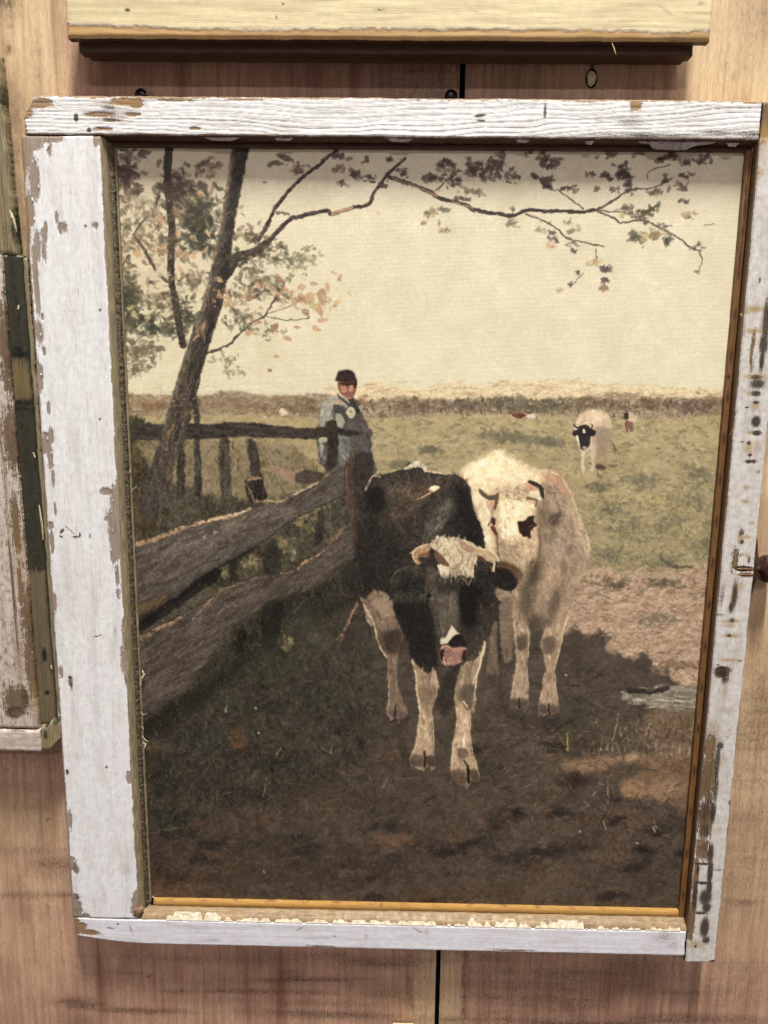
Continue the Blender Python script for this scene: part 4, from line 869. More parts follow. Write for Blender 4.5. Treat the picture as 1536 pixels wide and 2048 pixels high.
poly(K8, [(855, 0), (920, 0), (925, 200), (915, 340), (880, 350), (860, 250), (850, 100)], (126, 106, 86), warp=1.5, soft=1, tex=14, n=20, ln=9, wd=2, ang=88); line(K8, [(845, 60), (850, 350)], 3, 5, (62, 52, 44), .8)
poly(K7, [(1060, 720), (1110, 730), (1120, 830), (1080, 900), (1070, 1000), (1010, 1000), (1010, 860), (1060, 800)], (104, 88, 70), warp=5, soft=5, alpha=.6)
poly(K7, [(1215, 920), (1250, 890), (1240, 980), (1190, 1080), (1170, 1060)], (104, 90, 72), warp=4, soft=5, alpha=.6)
poly(K7, [(1060, 1010), (1110, 1050), (1170, 1070), (1170, 1100), (1080, 1100)], (98, 82, 66), warp=6, soft=5, alpha=.7)

# --- the black cow
BODY = [(95, 300), (130, 222), (230, 200), (330, 165), (400, 140), (470, 185), (570, 205), (640, 215), (692, 250), (715, 330), (722, 400), (760, 480), (790, 560), (800, 640), (880, 760), (860, 900), (840, 1093), (290, 1093), (260, 960), (200, 900), (130, 900), (60, 925), (20, 850), (25, 700), (60, 500), (85, 350)]
poly(K7, BODY, (58, 51, 44), warp=1.6, soft=1, tex=12, n=600, ln=13, wd=2.6, ang=75, aj=35, cols=[(66, 58, 50), (48, 43, 37), (74, 68, 58), (54, 50, 44), (42, 38, 34)], cj=4)
poly(K7, [(180, 330), (280, 290), (430, 250), (480, 300), (420, 400), (300, 470), (210, 460)], (76, 62, 52), warp=6, soft=4, alpha=.6, n=70, ln=14, wd=2.4, ang=-30, cols=[(88, 70, 58), (68, 62, 52), (98, 74, 60)])
poly(K7, [(520, 400), (620, 360), (600, 460), (520, 540), (450, 600), (440, 520)], (84, 80, 68), warp=6, soft=4, alpha=.55, n=50, ln=14, wd=2.4, ang=-60, cols=[(90, 86, 72), (70, 68, 58)])
poly(K7, [(110, 300), (200, 300), (220, 360), (170, 420), (110, 400)], (40, 36, 34), warp=5, soft=4, alpha=.7); poly(K7, [(640, 300), (700, 330), (780, 580), (700, 600), (560, 560), (600, 400)], (44, 40, 36), warp=5, soft=4, alpha=.7)
poly(K7, [(200, 330), (300, 300), (340, 340), (250, 420), (190, 420)], (64, 64, 50), warp=5, soft=3, alpha=.5)
poly(K7, [(462, 290), (505, 268), (530, 276), (512, 300), (475, 303)], (190, 172, 140), warp=2.5, soft=1); line(K7, [(400, 352), (450, 325), (490, 300)], 2, 3, (180, 162, 132), .8, dry=.2)
poly(K7, [(325, 165), (370, 135), (400, 122), (430, 140), (465, 175), (450, 188), (400, 160), (350, 180)], (216, 198, 168), warp=1.6, soft=0, tex=16, n=12, ln=6, wd=1.6, ang=20, cols=[(160, 136, 112), (232, 216, 186)])
line(K7, [(450, 180), (510, 190), (570, 205)], 4, 2, (206, 184, 152), .9, dry=.2); line(K7, [(95, 295), (115, 250), (135, 218), (180, 215)], 4, 2.4, (200, 180, 150), .85, dry=.25); line(K7, [(240, 410), (300, 390)], 2, 2, (130, 84, 62), .7)
line(K7, [(715, 330), (730, 420), (775, 530), (800, 640)], 2, 1.6, (34, 30, 28), .8)
scatter(K7, BODY, 260, 9, 1.8, 70, 30, [(80, 72, 62), (70, 62, 54), (38, 34, 31), (88, 80, 70)], (.25, .6))
line(K7, [(230, 205), (400, 230), (560, 225), (690, 260)], 8, 5, (78, 70, 60), .5, rough=2, dry=.6)
# hind quarter and hind leg at left
poly(K7, [(55, 920), (90, 940), (130, 900), (200, 895), (240, 950), (290, 1093), (120, 1093), (90, 1000)], (150, 128, 102), warp=2, soft=1, tex=18, n=50, ln=10, wd=2.4, ang=60, aj=14, cols=[(176, 152, 122), (128, 108, 86), (190, 170, 138)])
poly(K8, [(75, 20), (110, 0), (240, 0), (265, 60), (305, 140), (322, 205), (300, 225), (275, 320), (272, 430), (300, 560), (332, 650), (285, 680), (262, 665), (240, 688), (205, 655), (218, 560), (216, 440), (208, 330), (170, 270), (150, 170), (120, 90)], (130, 108, 88), warp=1.3, soft=1, tex=16, n=90, ln=11, wd=2.4, ang=78, aj=14, cols=[(146, 122, 98), (104, 86, 72), (160, 136, 108), (118, 98, 80)])
poly(K8, [(165, 180), (290, 170), (300, 220), (270, 290), (200, 300), (165, 250)], (86, 70, 58), warp=4, soft=3, alpha=.75); poly(K8, [(130, 0), (230, 0), (260, 80), (180, 90)], (172, 148, 118), warp=3, soft=2, alpha=.8)
poly(K8, [(208, 640), (240, 650), (246, 680), (225, 686)], (164, 138, 122), warp=.6, soft=0); poly(K8, [(262, 650), (285, 660), (280, 682), (265, 676)], (150, 124, 108), warp=.6, soft=0); line(K8, [(205, 650), (230, 686), (250, 680)], 1.6, 2.2, (40, 32, 28)); line(K8, [(258, 600), (256, 660)], 2.4, 3, (52, 42, 36))
line(K8, [(75, 25), (130, 110), (165, 260), (206, 320)], 2.2, 2.2, (190, 166, 134), .8, dry=.3)
poly(K8, [(480, 590), (500, 580), (520, 640), (548, 720), (520, 720), (480, 680)], (92, 78, 66), warp=2, soft=1, alpha=.8)
# chest and neck
poly(K8, [(262, 0), (500, 0), (510, 200), (500, 330), (480, 410), (415, 400), (350, 335), (322, 215), (265, 110)], (46, 42, 36), warp=2, soft=1, tex=10, n=60, ln=12, wd=2.2, ang=82, aj=12, cols=[(52, 50, 42), (40, 36, 32), (60, 56, 48)], cj=3)
poly(K8, [(640, 0), (850, 0), (835, 60), (790, 200), (770, 270), (740, 340), (650, 350)], (66, 58, 48), warp=2, soft=1, tex=12, n=60, ln=12, wd=2.2, ang=98, aj=12, cols=[(60, 52, 44), (82, 72, 58), (50, 44, 38)], cj=3)
# fore legs
poly(K8, [(350, 335), (372, 360), (405, 395), (415, 370), (425, 410), (460, 420), (464, 380), (482, 400), (498, 480), (490, 560), (466, 640), (470, 750), (478, 860), (490, 940), (470, 965), (435, 945), (405, 965), (362, 955), (338, 915), (362, 850), (388, 740), (396, 620), (380, 520), (374, 420)], (158, 134, 106), warp=1.2, soft=1, tex=16, n=110, ln=12, wd=2.6, ang=86, aj=12, cols=[(176, 152, 120), (132, 110, 88), (190, 166, 132), (150, 124, 98)])
poly(K8, [(390, 500), (480, 490), (478, 560), (440, 600), (400, 580)], (128, 104, 82), warp=3, soft=2, alpha=.7); poly(K8, [(342, 900), (380, 880), (415, 900), (410, 950), (365, 950)], (116, 96, 76), warp=2, soft=1, alpha=.85); poly(K8, [(430, 890), (485, 890), (488, 950), (440, 945)], (96, 80, 66), warp=2, soft=1, alpha=.85); line(K8, [(425, 860), (422, 950)], 3, 4, (58, 46, 38)); line(K8, [(352, 345), (376, 430), (384, 540), (398, 640)], 2, 2, (204, 182, 146), .8, dry=.3); line(K8, [(385, 955), (410, 965)], 3, 3, (200, 180, 150), .8)
poly(K8, [(640, 360), (700, 350), (740, 310), (765, 235), (770, 290), (745, 360), (722, 420), (708, 500), (716, 580), (690, 640), (682, 740), (692, 850), (712, 920), (736, 985), (736, 1030), (690, 1030), (660, 1052), (610, 1045), (572, 985), (578, 900), (582, 830), (602, 730), (606, 640), (594, 560), (606, 470)], (164, 140, 110), warp=1.2, soft=1, tex=16, n=120, ln=12, wd=2.6, ang=92, aj=12, cols=[(182, 158, 126), (136, 114, 90), (196, 172, 138), (152, 128, 100)])
poly(K8, [(628, 490), (660, 470), (705, 490), (708, 570), (650, 580), (612, 550)], (84, 74, 60), warp=4, soft=3, tex=12, alpha=.85); poly(K8, [(645, 585), (705, 575), (690, 625), (660, 625)], (96, 78, 62), warp=2, soft=1, alpha=.85); line(K8, [(650, 580), (665, 610)], 3, 2, (220, 200, 166))
poly(K8, [(612, 852), (665, 848), (670, 885), (640, 900), (612, 885)], (104, 84, 66), warp=2, soft=1, alpha=.9); poly(K8, [(576, 975), (620, 960), (660, 985), (655, 1045), (610, 1045)], (122, 100, 78), warp=2, soft=1, alpha=.9); poly(K8, [(690, 960), (730, 975), (735, 1028), (690, 1028)], (112, 94, 74), warp=1, soft=1, alpha=.85); line(K8, [(645, 910), (672, 950), (675, 1035)], 3, 6, (48, 38, 32)); line(K8, [(768, 240), (745, 350), (722, 420), (712, 500)], 3, 2.4, (210, 190, 154), .9, dry=.2)
poly(K8, [(600, 640), (700, 330), (690, 460), (640, 480)], (130, 108, 86), warp=3, soft=2, alpha=.4)
# head: ears, face, forelock, horns, muzzle
poly(H5, [(0, 640), (20, 560), (100, 475), (200, 455), (320, 470), (430, 470), (440, 700), (430, 790), (330, 840), (200, 860), (90, 850), (10, 780)], (60, 57, 46), warp=2, soft=1, tex=12, n=70, ln=10, wd=2, ang=130, aj=30, cols=[(78, 76, 60), (46, 44, 37), (92, 90, 70)], cj=4)
poly(H5, [(120, 560), (300, 540), (400, 620), (380, 740), (200, 760), (100, 690)], (38, 35, 30), warp=3, soft=4, alpha=.7)
shade(H5, [(430, 480), (460, 480), (450, 820), (420, 820)], .7, 2)
line(H5, [(20, 570), (110, 485), (200, 480)], 4, 4, (86, 86, 66), .6, dry=.3); line(H5, [(330, 820), (390, 740), (400, 690)], 3, 2, (110, 96, 76), .6, dry=.3)
poly(H5, [(1080, 520), (1190, 480), (1310, 505), (1395, 600), (1390, 680), (1330, 725), (1220, 700), (1120, 640)], (40, 34, 30), warp=1.6, soft=1, tex=8, n=24, ln=8, wd=2, ang=30, cols=[(50, 44, 36), (34, 30, 28)], cj=3)
line(H5, [(1200, 440), (1320, 450), (1420, 500)], 6, 3, (120, 88, 68), .7)
poly(H5, [(430, 470), (530, 560), (700, 560), (900, 580), (960, 420), (1090, 500), (1140, 640), (1140, 800), (1100, 1000), (1040, 1150), (960, 1300), (900, 1420), (840, 1500), (770, 1535), (590, 1540), (540, 1480), (495, 1300), (490, 1100), (450, 950), (420, 780)], (62, 55, 48), warp=1.6, soft=1, tex=12, n=160, ln=12, wd=2.4, ang=88, aj=16, cols=[(74, 66, 56), (50, 44, 38), (84, 76, 64), (58, 56, 46)], cj=4)
poly(H5, [(540, 640), (740, 600), (760, 900), (760, 1120), (680, 1100), (600, 1250), (530, 1300), (500, 1080), (510, 860)], (92, 82, 70), warp=4, soft=4, alpha=.75, n=60, ln=14, wd=2.6, ang=88, aj=8, cols=[(104, 92, 78), (80, 74, 62), (70, 70, 56)], cj=4)
poly(H5, [(760, 700), (930, 640), (950, 900), (900, 1100), (800, 1060), (760, 880)], (38, 34, 32), warp=4, soft=3, alpha=.9, tex=8); poly(H5, [(960, 500), (1120, 560), (1140, 760), (1080, 900), (960, 800)], (46, 40, 34), warp=4, soft=3, alpha=.85)
poly(H5, [(520, 620), (700, 580), (740, 700), (620, 780), (520, 760)], (56, 54, 44), warp=4, soft=3, alpha=.8)
poly(H5, [(400, 480), (510, 480), (490, 700), (470, 820), (420, 800), (400, 620)], (82, 72, 58), warp=3, soft=2, alpha=.7)
poly(H5, [(490, 800), (510, 900), (500, 960), (460, 900), (440, 800)], (112, 94, 72), warp=2, soft=1, alpha=.6)
poly(H5, [(420, 740), (450, 760), (440, 800), (400, 790)], (26, 24, 24), warp=1, soft=1); poly(H5, [(950, 700), (1010, 720), (1000, 780), (950, 760)], (28, 24, 24), warp=1.5, soft=1, alpha=.8)
# --- brush the whole surface once more with short strokes of its own colours, so that no edge stays cut out
ix = np.clip((_xx + N6 * 2.0 + N12 * 1.2).round().astype(int), 0, PW - 1); iy = np.clip((_yy + up_noise(6, 31) * 2.0 + up_noise(12, 32) * 1.2).round().astype(int), 0, PH - 1)
CV[:] = CV[iy, ix]
SRC = CV.copy()
lumS = SRC.mean(-1); gy, gx = np.gradient((lumS + np.roll(lumS, 2, 0) + np.roll(lumS, 2, 1) + np.roll(lumS, -2, 0)) / 4)
for k in range(24000):
    x = int(prng.integers(30, PW - 60)); y = int(prng.integers(20, PH - 20))
    if y < 505 and lumS[y, x] > 170: continue
    figure = 235 < x < 1090 and 460 < y < 1330 and x > 430
    g_ = math.hypot(gx[y, x], gy[y, x])
    an = math.degrees(math.atan2(gx[y, x], -gy[y, x])) if g_ > 2 else (prng.normal(8, 40) if y < 900 else prng.normal(60, 60))
    L_ = prng.uniform(2.6, 5.5) if figure else prng.uniform(4, 9)
    dab(x, y, L_, L_ * .34, an, SRC[y, x] * prng.normal(1, .045), .55, local=True)
for k in range(6500):      # light and dark flecks of thick paint
    x = int(prng.integers(30, PW - 60)); y = int(prng.integers(20, PH - 20))
    if lumS[y, x] > 170 and y < 505: continue
    dab(x, y, prng.uniform(1.6, 4), .9, prng.uniform(0, 180), SRC[y, x] + prng.choice([-20, 16, 26, -14]) * (0.5 + lumS[y, x] / 200), .6, local=True)
m_ = CV.mean(-1, keepdims=True)
CV[:] = m_ + (CV - m_) * 0.90

NOFIG = np.zeros((PH, PW), bool)
for o_, pts_ in [(M8, [(60, 1000), (150, 700), (440, 560), (430, 180), (820, 170), (820, 620), (900, 820), (1100, 1240), (1100, 2000), (100, 2000)]), (K7, BODY), (W6, [(10, 330), (60, 200), (400, 40), (960, 250), (1180, 420), (1320, 740), (1450, 1150), (1300, 1560), (600, 1700), (0, 1300)]), (K7, [(840, 700), (1420, 700), (1260, 1100), (860, 1100)]),
                   (K8, [(70, 0), (260, 0), (330, 220), (290, 440), (345, 680), (200, 700), (210, 400)]), (K8, [(330, 320), (500, 380), (480, 640), (500, 960), (330, 970), (380, 640)]), (K8, [(590, 470), (780, 220), (720, 600), (750, 1040), (600, 1060), (570, 960), (600, 640)]), (K8, [(900, 0), (1035, 220), (1010, 420), (1030, 620), (905, 620), (940, 330)]), (K8, [(1170, 0), (1280, 0), (1170, 400), (1200, 660), (1070, 650), (1090, 240)]), (K8, [(240, 0), (860, 0), (760, 400), (500, 400), (330, 330)]),
                   (S7, [(340, 440), (520, 230), (900, 280), (960, 600), (880, 840), (700, 1190), (460, 1200), (330, 620)]), (F1, P1), (F1, P2)]:
    r_ = mask_poly(loc(o_, pts_), 0, 1, True)
    if r_: NOFIG[r_[0]] |= r_[1] > .3
# --- glints of the rough paint put into the print colour of the dark hedge, soil strokes, straw
scatter(None, [(280, 1080), (560, 1000), (720, 1060), (740, 1300), (640, 1480), (300, 1500)], 650, 2.6, .9, 80, 30, [(128, 124, 110), (112, 108, 92), (140, 132, 116)], (.25, .6), 8, smooth=False)
BGONLY[0] = True
scatter(None, GRD, 700, 12, 1.6, -15, 35, [(104, 88, 72), (116, 96, 78), (92, 78, 64)], (.15, .45), 7, smooth=False)
scatter(None, GRD, 600, 12, 2.2, -15, 40, [(46, 40, 35), (54, 46, 40)], (.2, .5), 4, smooth=False)
scatter(None, [(1000, 1440), (1390, 1440), (1380, 1700), (1000, 1640)], 420, 8, 1.6, -10, 40, [(140, 116, 92), (120, 100, 80), (160, 134, 106), (64, 54, 44)], (.2, .5), 8, smooth=False)
scatter(None, [(290, 1380), (700, 1380), (760, 1640), (300, 1660)], 420, 9, 1.3, 70, 30, [(92, 90, 68), (80, 84, 62), (110, 98, 74), (40, 38, 32)], (.25, .6), 6, smooth=False)
scatter(None, MEAD, 900, 5, 1.2, 70, 50, [(196, 176, 128), (116, 106, 80), (178, 158, 112), (132, 122, 92)], (.3, .75), 8, smooth=False)
scatter(None, [(700, 766), (1460, 772), (1450, 796), (700, 796)], 160, 6, 1.8, 0, 50, [(222, 204, 164), (212, 192, 152)], (.2, .5), 8, smooth=False)
scatter(None, [(640, 795), (1460, 800), (1450, 832), (640, 832)], 260, 6, 2.2, 80, 40, [(92, 86, 68), (104, 94, 74), (80, 74, 60)], (.4, .8), 6, smooth=False)
scatter(None, [(245, 790), (640, 792), (640, 835), (250, 840)], 260, 7, 2, 0, 40, [(150, 122, 92), (120, 104, 80), (168, 140, 106)], (.3, .6), 8, smooth=False)
scatter(None, [(1150, 1140), (1440, 1130), (1430, 1380), (1300, 1330), (1140, 1240)], 420, 6, 1.1, -8, 30, [(116, 96, 78), (216, 190, 156), (96, 82, 66)], (.3, .7), 8, smooth=False)

BGONLY[0] = False
# --- modelling, light against shade, over the whole cattle group
shade(W6, [(20, 330), (100, 205), (400, 62), (800, 240), (1090, 335), (1230, 560), (1430, 1130), (1300, 1500), (900, 1600), (430, 1400), (280, 1120), (120, 600)], 1.10, 4, tint=(1, .995, .97), lmax=215)
shade(W6, [(880, 480), (1180, 520), (1340, 800), (1430, 1150), (1300, 1420), (1050, 1300), (930, 1000)], .88, 14)
shade(W6, [(1220, 700), (1360, 950), (1420, 1150), (1380, 1180), (1300, 950), (1180, 740)], 1.12, 5)
shade(W6, [(830, 640), (900, 760), (920, 1000), (900, 1260), (850, 1260), (850, 1000), (820, 800)], .78, 5)
shade(W6, [(380, 600), (430, 620), (440, 1000), (440, 1280), (405, 1280), (390, 1000), (350, 760)], .84, 4)
shade(W6, [(470, 620), (640, 610), (660, 780), (600, 1000), (500, 980), (450, 760)], 1.10, 7)
shade(W6, [(430, 1050), (640, 1080), (700, 1240), (640, 1300), (430, 1270)], .86, 7)
shade(W6, [(430, 1270), (620, 1310), (700, 1400), (640, 1500), (430, 1400)], .66, 4, tint=(1, .95, .9))
shade(W6, [(780, 1260), (860, 1240), (900, 1400), (860, 1560), (740, 1520), (720, 1400)], .84, 5)
shade(W6, [(560, 460), (720, 470), (760, 580), (620, 590)], .92, 5); shade(W6, [(100, 260), (420, 80), (640, 200), (560, 330), (240, 400)], 1.07, 9)
shade(W6, [(900, 300), (1100, 360), (1200, 540), (1080, 560), (940, 440)], .93, 7, tint=(1, .97, .95)); shade(W6, [(980, 760), (1120, 740), (1140, 860), (1040, 900)], .8, 4)
shade(K7, [(1190, 880), (1250, 890), (1240, 990), (1190, 1090), (1160, 1060)], .84, 3); shade(K7, [(1040, 720), (1110, 730), (1110, 850), (1080, 1000), (1000, 1040), (1010, 860)], .86, 4)
shade(K7, [(1250, 720), (1400, 700), (1350, 860), (1280, 1000), (1240, 900)], .92, 6); shade(K7, [(1040, 1020), (1130, 1040), (1200, 1090), (1050, 1110)], .9, 4)
shade(W6, [(880, 620), (1020, 640), (1060, 900), (1000, 1250), (900, 1380), (870, 1200), (900, 1000), (885, 800)], .84, 5)
shade(W6, [(400, 620), (780, 600), (860, 900), (850, 1150), (780, 1300), (640, 1290), (440, 1250), (420, 1000), (360, 800)], 1.08, 3, lmax=225)
line(W6, [(868, 900), (878, 1060), (862, 1220), (800, 1330), (740, 1440)], 4, 5, (126, 102, 80), .75, rough=1.6, dry=.2); line(W6, [(402, 610), (352, 740), (336, 860)], 3, 4, (150, 122, 96), .7, rough=1.6, dry=.3); line(W6, [(392, 985), (414, 1100), (432, 1280)], 3, 4, (124, 100, 80), .75, rough=1.4, dry=.2)
poly(W6, [(440, 1290), (540, 1300), (630, 1370), (690, 1420), (660, 1500), (560, 1460), (440, 1380)], (104, 80, 64), warp=4, soft=2, alpha=.75)
scatter(W6, [(400, 480), (560, 430), (780, 470), (790, 580), (620, 640), (430, 620)], 90, 5, 1.3, 10, 60, [(230, 214, 180), (150, 122, 96), (222, 202, 164), (170, 142, 112)], (.3, .65))
shade(K7, [(200, 240), (430, 195), (600, 230), (560, 330), (380, 380), (240, 330)], 1.28, 9, tint=(1.03, 1, .96)); shade(K7, [(560, 350), (640, 380), (560, 560), (460, 620), (470, 500)], 1.30, 7)
shade(K7, [(100, 290), (190, 280), (230, 360), (180, 430), (100, 420)], .66, 6); shade(K7, [(30, 520), (240, 560), (260, 860), (60, 900)], .82, 12); shade(K7, [(640, 260), (710, 330), (790, 580), (740, 640), (660, 480), (610, 330)], .74, 6)
shade(K7, [(250, 420), (420, 430), (420, 600), (300, 640)], 1.12, 9); shade(H5, [(420, 460), (520, 500), (500, 780), (430, 800)], 1.22, 4)
shade(H5, [(0, 860), (430, 860), (480, 1100), (480, 1500), (240, 1450), (100, 1050)], .80, 8); shade(H5, [(560, 640), (740, 620), (770, 900), (740, 1120), (600, 1180), (520, 1100), (520, 820)], 1.18, 6)
shade(H5, [(770, 660), (940, 640), (960, 1000), (900, 1200), (790, 1060)], .72, 5); shade(H5, [(560, 620), (760, 600), (760, 700), (600, 720)], .72, 4)
scatter(H5, [(10, 560), (200, 450), (430, 480), (430, 820), (100, 840)], 60, 7, 1.2, 120, 36, [(92, 92, 74), (30, 28, 25), (74, 72, 58)], (.3, .7)); line(H5, [(10, 640), (40, 545), (110, 480), (200, 455), (330, 470)], 3, 2.4, (84, 84, 66), .6)
scatter(K8, [(270, 0), (500, 0), (500, 300), (420, 390), (330, 260)], 70, 8, 1.2, 84, 12, [(70, 66, 56), (28, 26, 24)], (.3, .6))
LL = (208, 186, 150)
for pts, w in [([(352, 345), (374, 430), (382, 530), (397, 620), (392, 740), (366, 850), (342, 915)], 2.6), ([(482, 400), (496, 480), (486, 560)], 2.4), ([(470, 660), (474, 760), (480, 860)], 2), ([(603, 480), (596, 560), (610, 650), (602, 740), (584, 850), (578, 960)], 2.8), ([(768, 245), (746, 350), (724, 420), (712, 500), (714, 570)], 3.4), ([(686, 660), (684, 760), (694, 850), (716, 930), (738, 1000)], 2.4),
               ([(78, 30), (130, 115), (166, 260), (208, 330)], 3), ([(225, 440), (222, 560), (208, 650)], 1.8), ([(932, 120), (950, 320), (934, 450), (914, 560)], 1.8), ([(1022, 200), (1012, 300), (1004, 390), (1014, 500)], 2.4), ([(1240, 100), (1210, 190), (1190, 300), (1164, 380), (1168, 480), (1184, 570)], 2.8), ([(1112, 400), (1094, 490), (1078, 590)], 1.8)]:
    line(K8, pts, w, w * .8, LL, .7, rough=1.4, dry=.3)
for pts in [[(350, 340), (480, 400), (500, 500), (470, 640), (480, 860), (350, 900), (390, 740), (380, 520)], [(640, 380), (770, 240), (716, 560), (692, 850), (735, 960), (580, 960), (604, 700), (600, 480)], [(920, 0), (1020, 200), (1005, 380), (1015, 560), (920, 560), (945, 330)], [(1190, 0), (1270, 0), (1200, 220), (1166, 400), (1185, 600), (1080, 600), (1110, 400), (1090, 240)]]:
    shade(K8, pts, 1.12, 2, 2, lmax=190)
for pts, k_ in [([(400, 420), (470, 430), (460, 640), (410, 640)], .9), ([(410, 640), (450, 650), (450, 850), (410, 850)], 1.08), ([(620, 640), (680, 650), (670, 820), (620, 820)], 1.08), ([(640, 380), (720, 350), (700, 470), (640, 470)], .84), ([(190, 190), (290, 180), (290, 300), (210, 300)], .76), ([(230, 450), (290, 450), (310, 600), (240, 600)], .92), ([(950, 210), (1012, 210), (1004, 280), (950, 280)], .78), ([(1098, 220), (1170, 215), (1160, 310), (1100, 300)], .8),
               ([(345, 880), (480, 890), (480, 955), (350, 950)], .82), ([(580, 980), (735, 970), (730, 1040), (590, 1045)], .82), ([(210, 630), (330, 640), (320, 690), (210, 680)], .8), ([(915, 570), (1015, 575), (1012, 615), (915, 610)], .78), ([(1075, 590), (1190, 600), (1185, 650), (1075, 645)], .78), ([(640, 360), (560, 400), (480, 600), (560, 640), (620, 470)], .78), ([(280, 690), (380, 960), (560, 1000), (640, 1060), (300, 900)], .86), ([(850, 360), (900, 620), (1080, 660), (1250, 660), (1250, 740), (900, 700)], .86)]:
    shade(K8, pts, k_, 3 if k_ > .7 else 3, 4)
shade(None, [(472, 290), (500, 290), (470, 440), (455, 560), (425, 680), (398, 780), (370, 880), (380, 800), (412, 660), (440, 540), (458, 430)], .78, 3, 4, lmax=125)
shade(None, [(460, 300), (476, 300), (450, 440), (425, 560), (392, 680), (350, 800), (318, 900), (336, 800), (376, 680), (420, 540), (440, 430)], 1.22, 3, 4, lmax=110)
scatter(None, [(470, 300), (494, 300), (466, 460), (424, 670), (380, 820), (300, 980), (330, 850), (390, 670), (436, 480)], 130, 8, 1.4, 104, 14, [(126, 110, 88), (46, 40, 35), (140, 118, 92), (60, 52, 46), (100, 96, 70)], (.3, .75), smooth=False)
shade(S7, [(450, 340), (700, 250), (880, 300), (760, 450), (500, 440)], 1.10, 3); shade(S7, [(720, 520), (940, 540), (880, 830), (720, 820)], .88, 4)
# --- small things sharp on top: faces, horns, muzzle
poly(H5, [(1080, 520), (1190, 482), (1310, 505), (1392, 600), (1388, 680), (1330, 722), (1220, 700), (1120, 640)], (42, 37, 32), warp=2.2, soft=1, tex=8, n=24, ln=8, wd=2, ang=30, cols=[(54, 48, 40), (34, 31, 28)], cj=3)
poly(W6, [(205, 485), (235, 490), (270, 530), (330, 555), (385, 550), (420, 520), (430, 560), (400, 595), (340, 605), (280, 585), (230, 545)], (98, 86, 70), warp=1.8, soft=1, tex=8)
line(W6, [(300, 530), (360, 535), (420, 505)], 3, 4, (206, 176, 140)); line(W6, [(405, 590), (395, 650), (375, 700)], 7, 3, (104, 82, 64), .85)
poly(W6, [(780, 515), (870, 510), (880, 560), (900, 600), (830, 590), (770, 560)], (228, 214, 180), warp=2.0, soft=1)
poly(W6, [(748, 402), (800, 398), (870, 430), (915, 480), (935, 560), (915, 590), (885, 550), (870, 480), (820, 450), (770, 430)], (66, 54, 46), warp=1.6, soft=1, tex=8)
line(W6, [(925, 500), (935, 570)], 2, 2, (190, 170, 134), .8); line(W6, [(740, 580), (840, 600), (830, 660)], 5, 3, (110, 88, 66), .8, dry=.3)
poly(W6, [(634, 850), (690, 842), (738, 806), (770, 778), (818, 786), (806, 836), (856, 880), (812, 905), (778, 950), (776, 1028), (742, 1006), (700, 1008), (656, 962), (640, 905)], (54, 38, 34), warp=2.4, soft=1, tex=8)
poly(W6, [(660, 790), (750, 745), (760, 780), (720, 830), (665, 820)], (230, 214, 180), warp=2.2, soft=1)
line(W6, [(760, 890), (800, 880)], 1.6, 1.4, (150, 124, 100), .6); poly(W6, [(820, 780), (880, 790), (880, 880), (830, 860)], (150, 128, 104), warp=3, soft=3, alpha=.6)
poly(W6, [(345, 800), (385, 810), (390, 860), (375, 890), (350, 850)], (66, 44, 38), warp=2.0, soft=1); poly(W6, [(350, 900), (385, 910), (405, 970), (385, 985), (355, 930)], (112, 66, 50), warp=2.0, soft=1); line(W6, [(310, 895), (345, 830)], 1.6, 3, (110, 84, 64)); line(W6, [(400, 975), (412, 1025)], 2.4, 1.2, (120, 86, 64))
poly(S7, [(440, 490), (500, 470), (570, 468), (620, 510), (700, 560), (705, 600), (670, 640), (625, 640), (620, 740), (590, 800), (520, 850), (470, 810), (450, 700), (430, 620), (380, 640), (345, 600), (370, 560), (430, 530)], (52, 46, 42), warp=.7, soft=0, tex=8)
poly(S7, [(510, 535), (530, 525), (548, 560), (540, 590), (510, 585)], (224, 212, 188), warp=.3, soft=0); poly(S7, [(500, 800), (540, 790), (570, 820), (540, 842), (505, 830)], (170, 150, 134), warp=.4, soft=0)
line(S7, [(375, 455), (395, 490), (430, 500)], 2.2, 2.8, (70, 58, 50)); line(S7, [(640, 445), (650, 480), (640, 505)], 2, 3, (110, 70, 60)); line(S7, [(545, 650), (580, 640), (590, 740)], 2, 2, (90, 80, 72), .6)
poly(S7, [(1150, 290), (1212, 290), (1210, 360), (1190, 385), (1150, 370)], (62, 54, 46), warp=1.6, soft=1)
poly(M8, [(480, 400), (520, 320), (700, 320), (790, 330), (802, 440), (785, 540), (752, 620), (700, 668), (650, 668), (570, 620), (515, 560), (480, 480)], (136, 94, 76), warp=.5, soft=0, tex=10)
poly(M8, [(470, 400), (505, 400), (520, 500), (490, 490)], (150, 92, 66), warp=.4, soft=0)
poly(M8, [(530, 450), (600, 440), (640, 500), (590, 560), (540, 540)], (184, 136, 114), warp=1.6, soft=1)
poly(M8, [(690, 450), (730, 440), (745, 520), (690, 545), (665, 520)], (200, 152, 130), warp=1.4, soft=1)
poly(M8, [(500, 385), (640, 400), (800, 370), (795, 470), (755, 480), (735, 430), (660, 440), (560, 430)], (70, 46, 38), warp=1.2, soft=0)
line(M8, [(600, 560), (640, 575)], 2, 1.6, (110, 66, 54), .6); line(M8, [(560, 600), (650, 650), (700, 655)], 3, 2.5, (176, 128, 108), .7)
poly(M8, [(440, 320), (475, 215), (560, 178), (690, 178), (755, 225), (785, 300), (804, 362), (730, 372), (655, 398), (600, 392), (540, 368), (450, 366)], (54, 42, 38), warp=1.4, soft=1, tex=12)
line(M8, [(485, 580), (500, 640), (620, 740), (660, 790)], 2.4, 2, (52, 46, 42), .9); line(M8, [(500, 590), (580, 650), (670, 730)], 2, 2, (200, 192, 164), .8)
line(M8, [(340, 150), (341, 150)], 1, 1, (226, 216, 190))


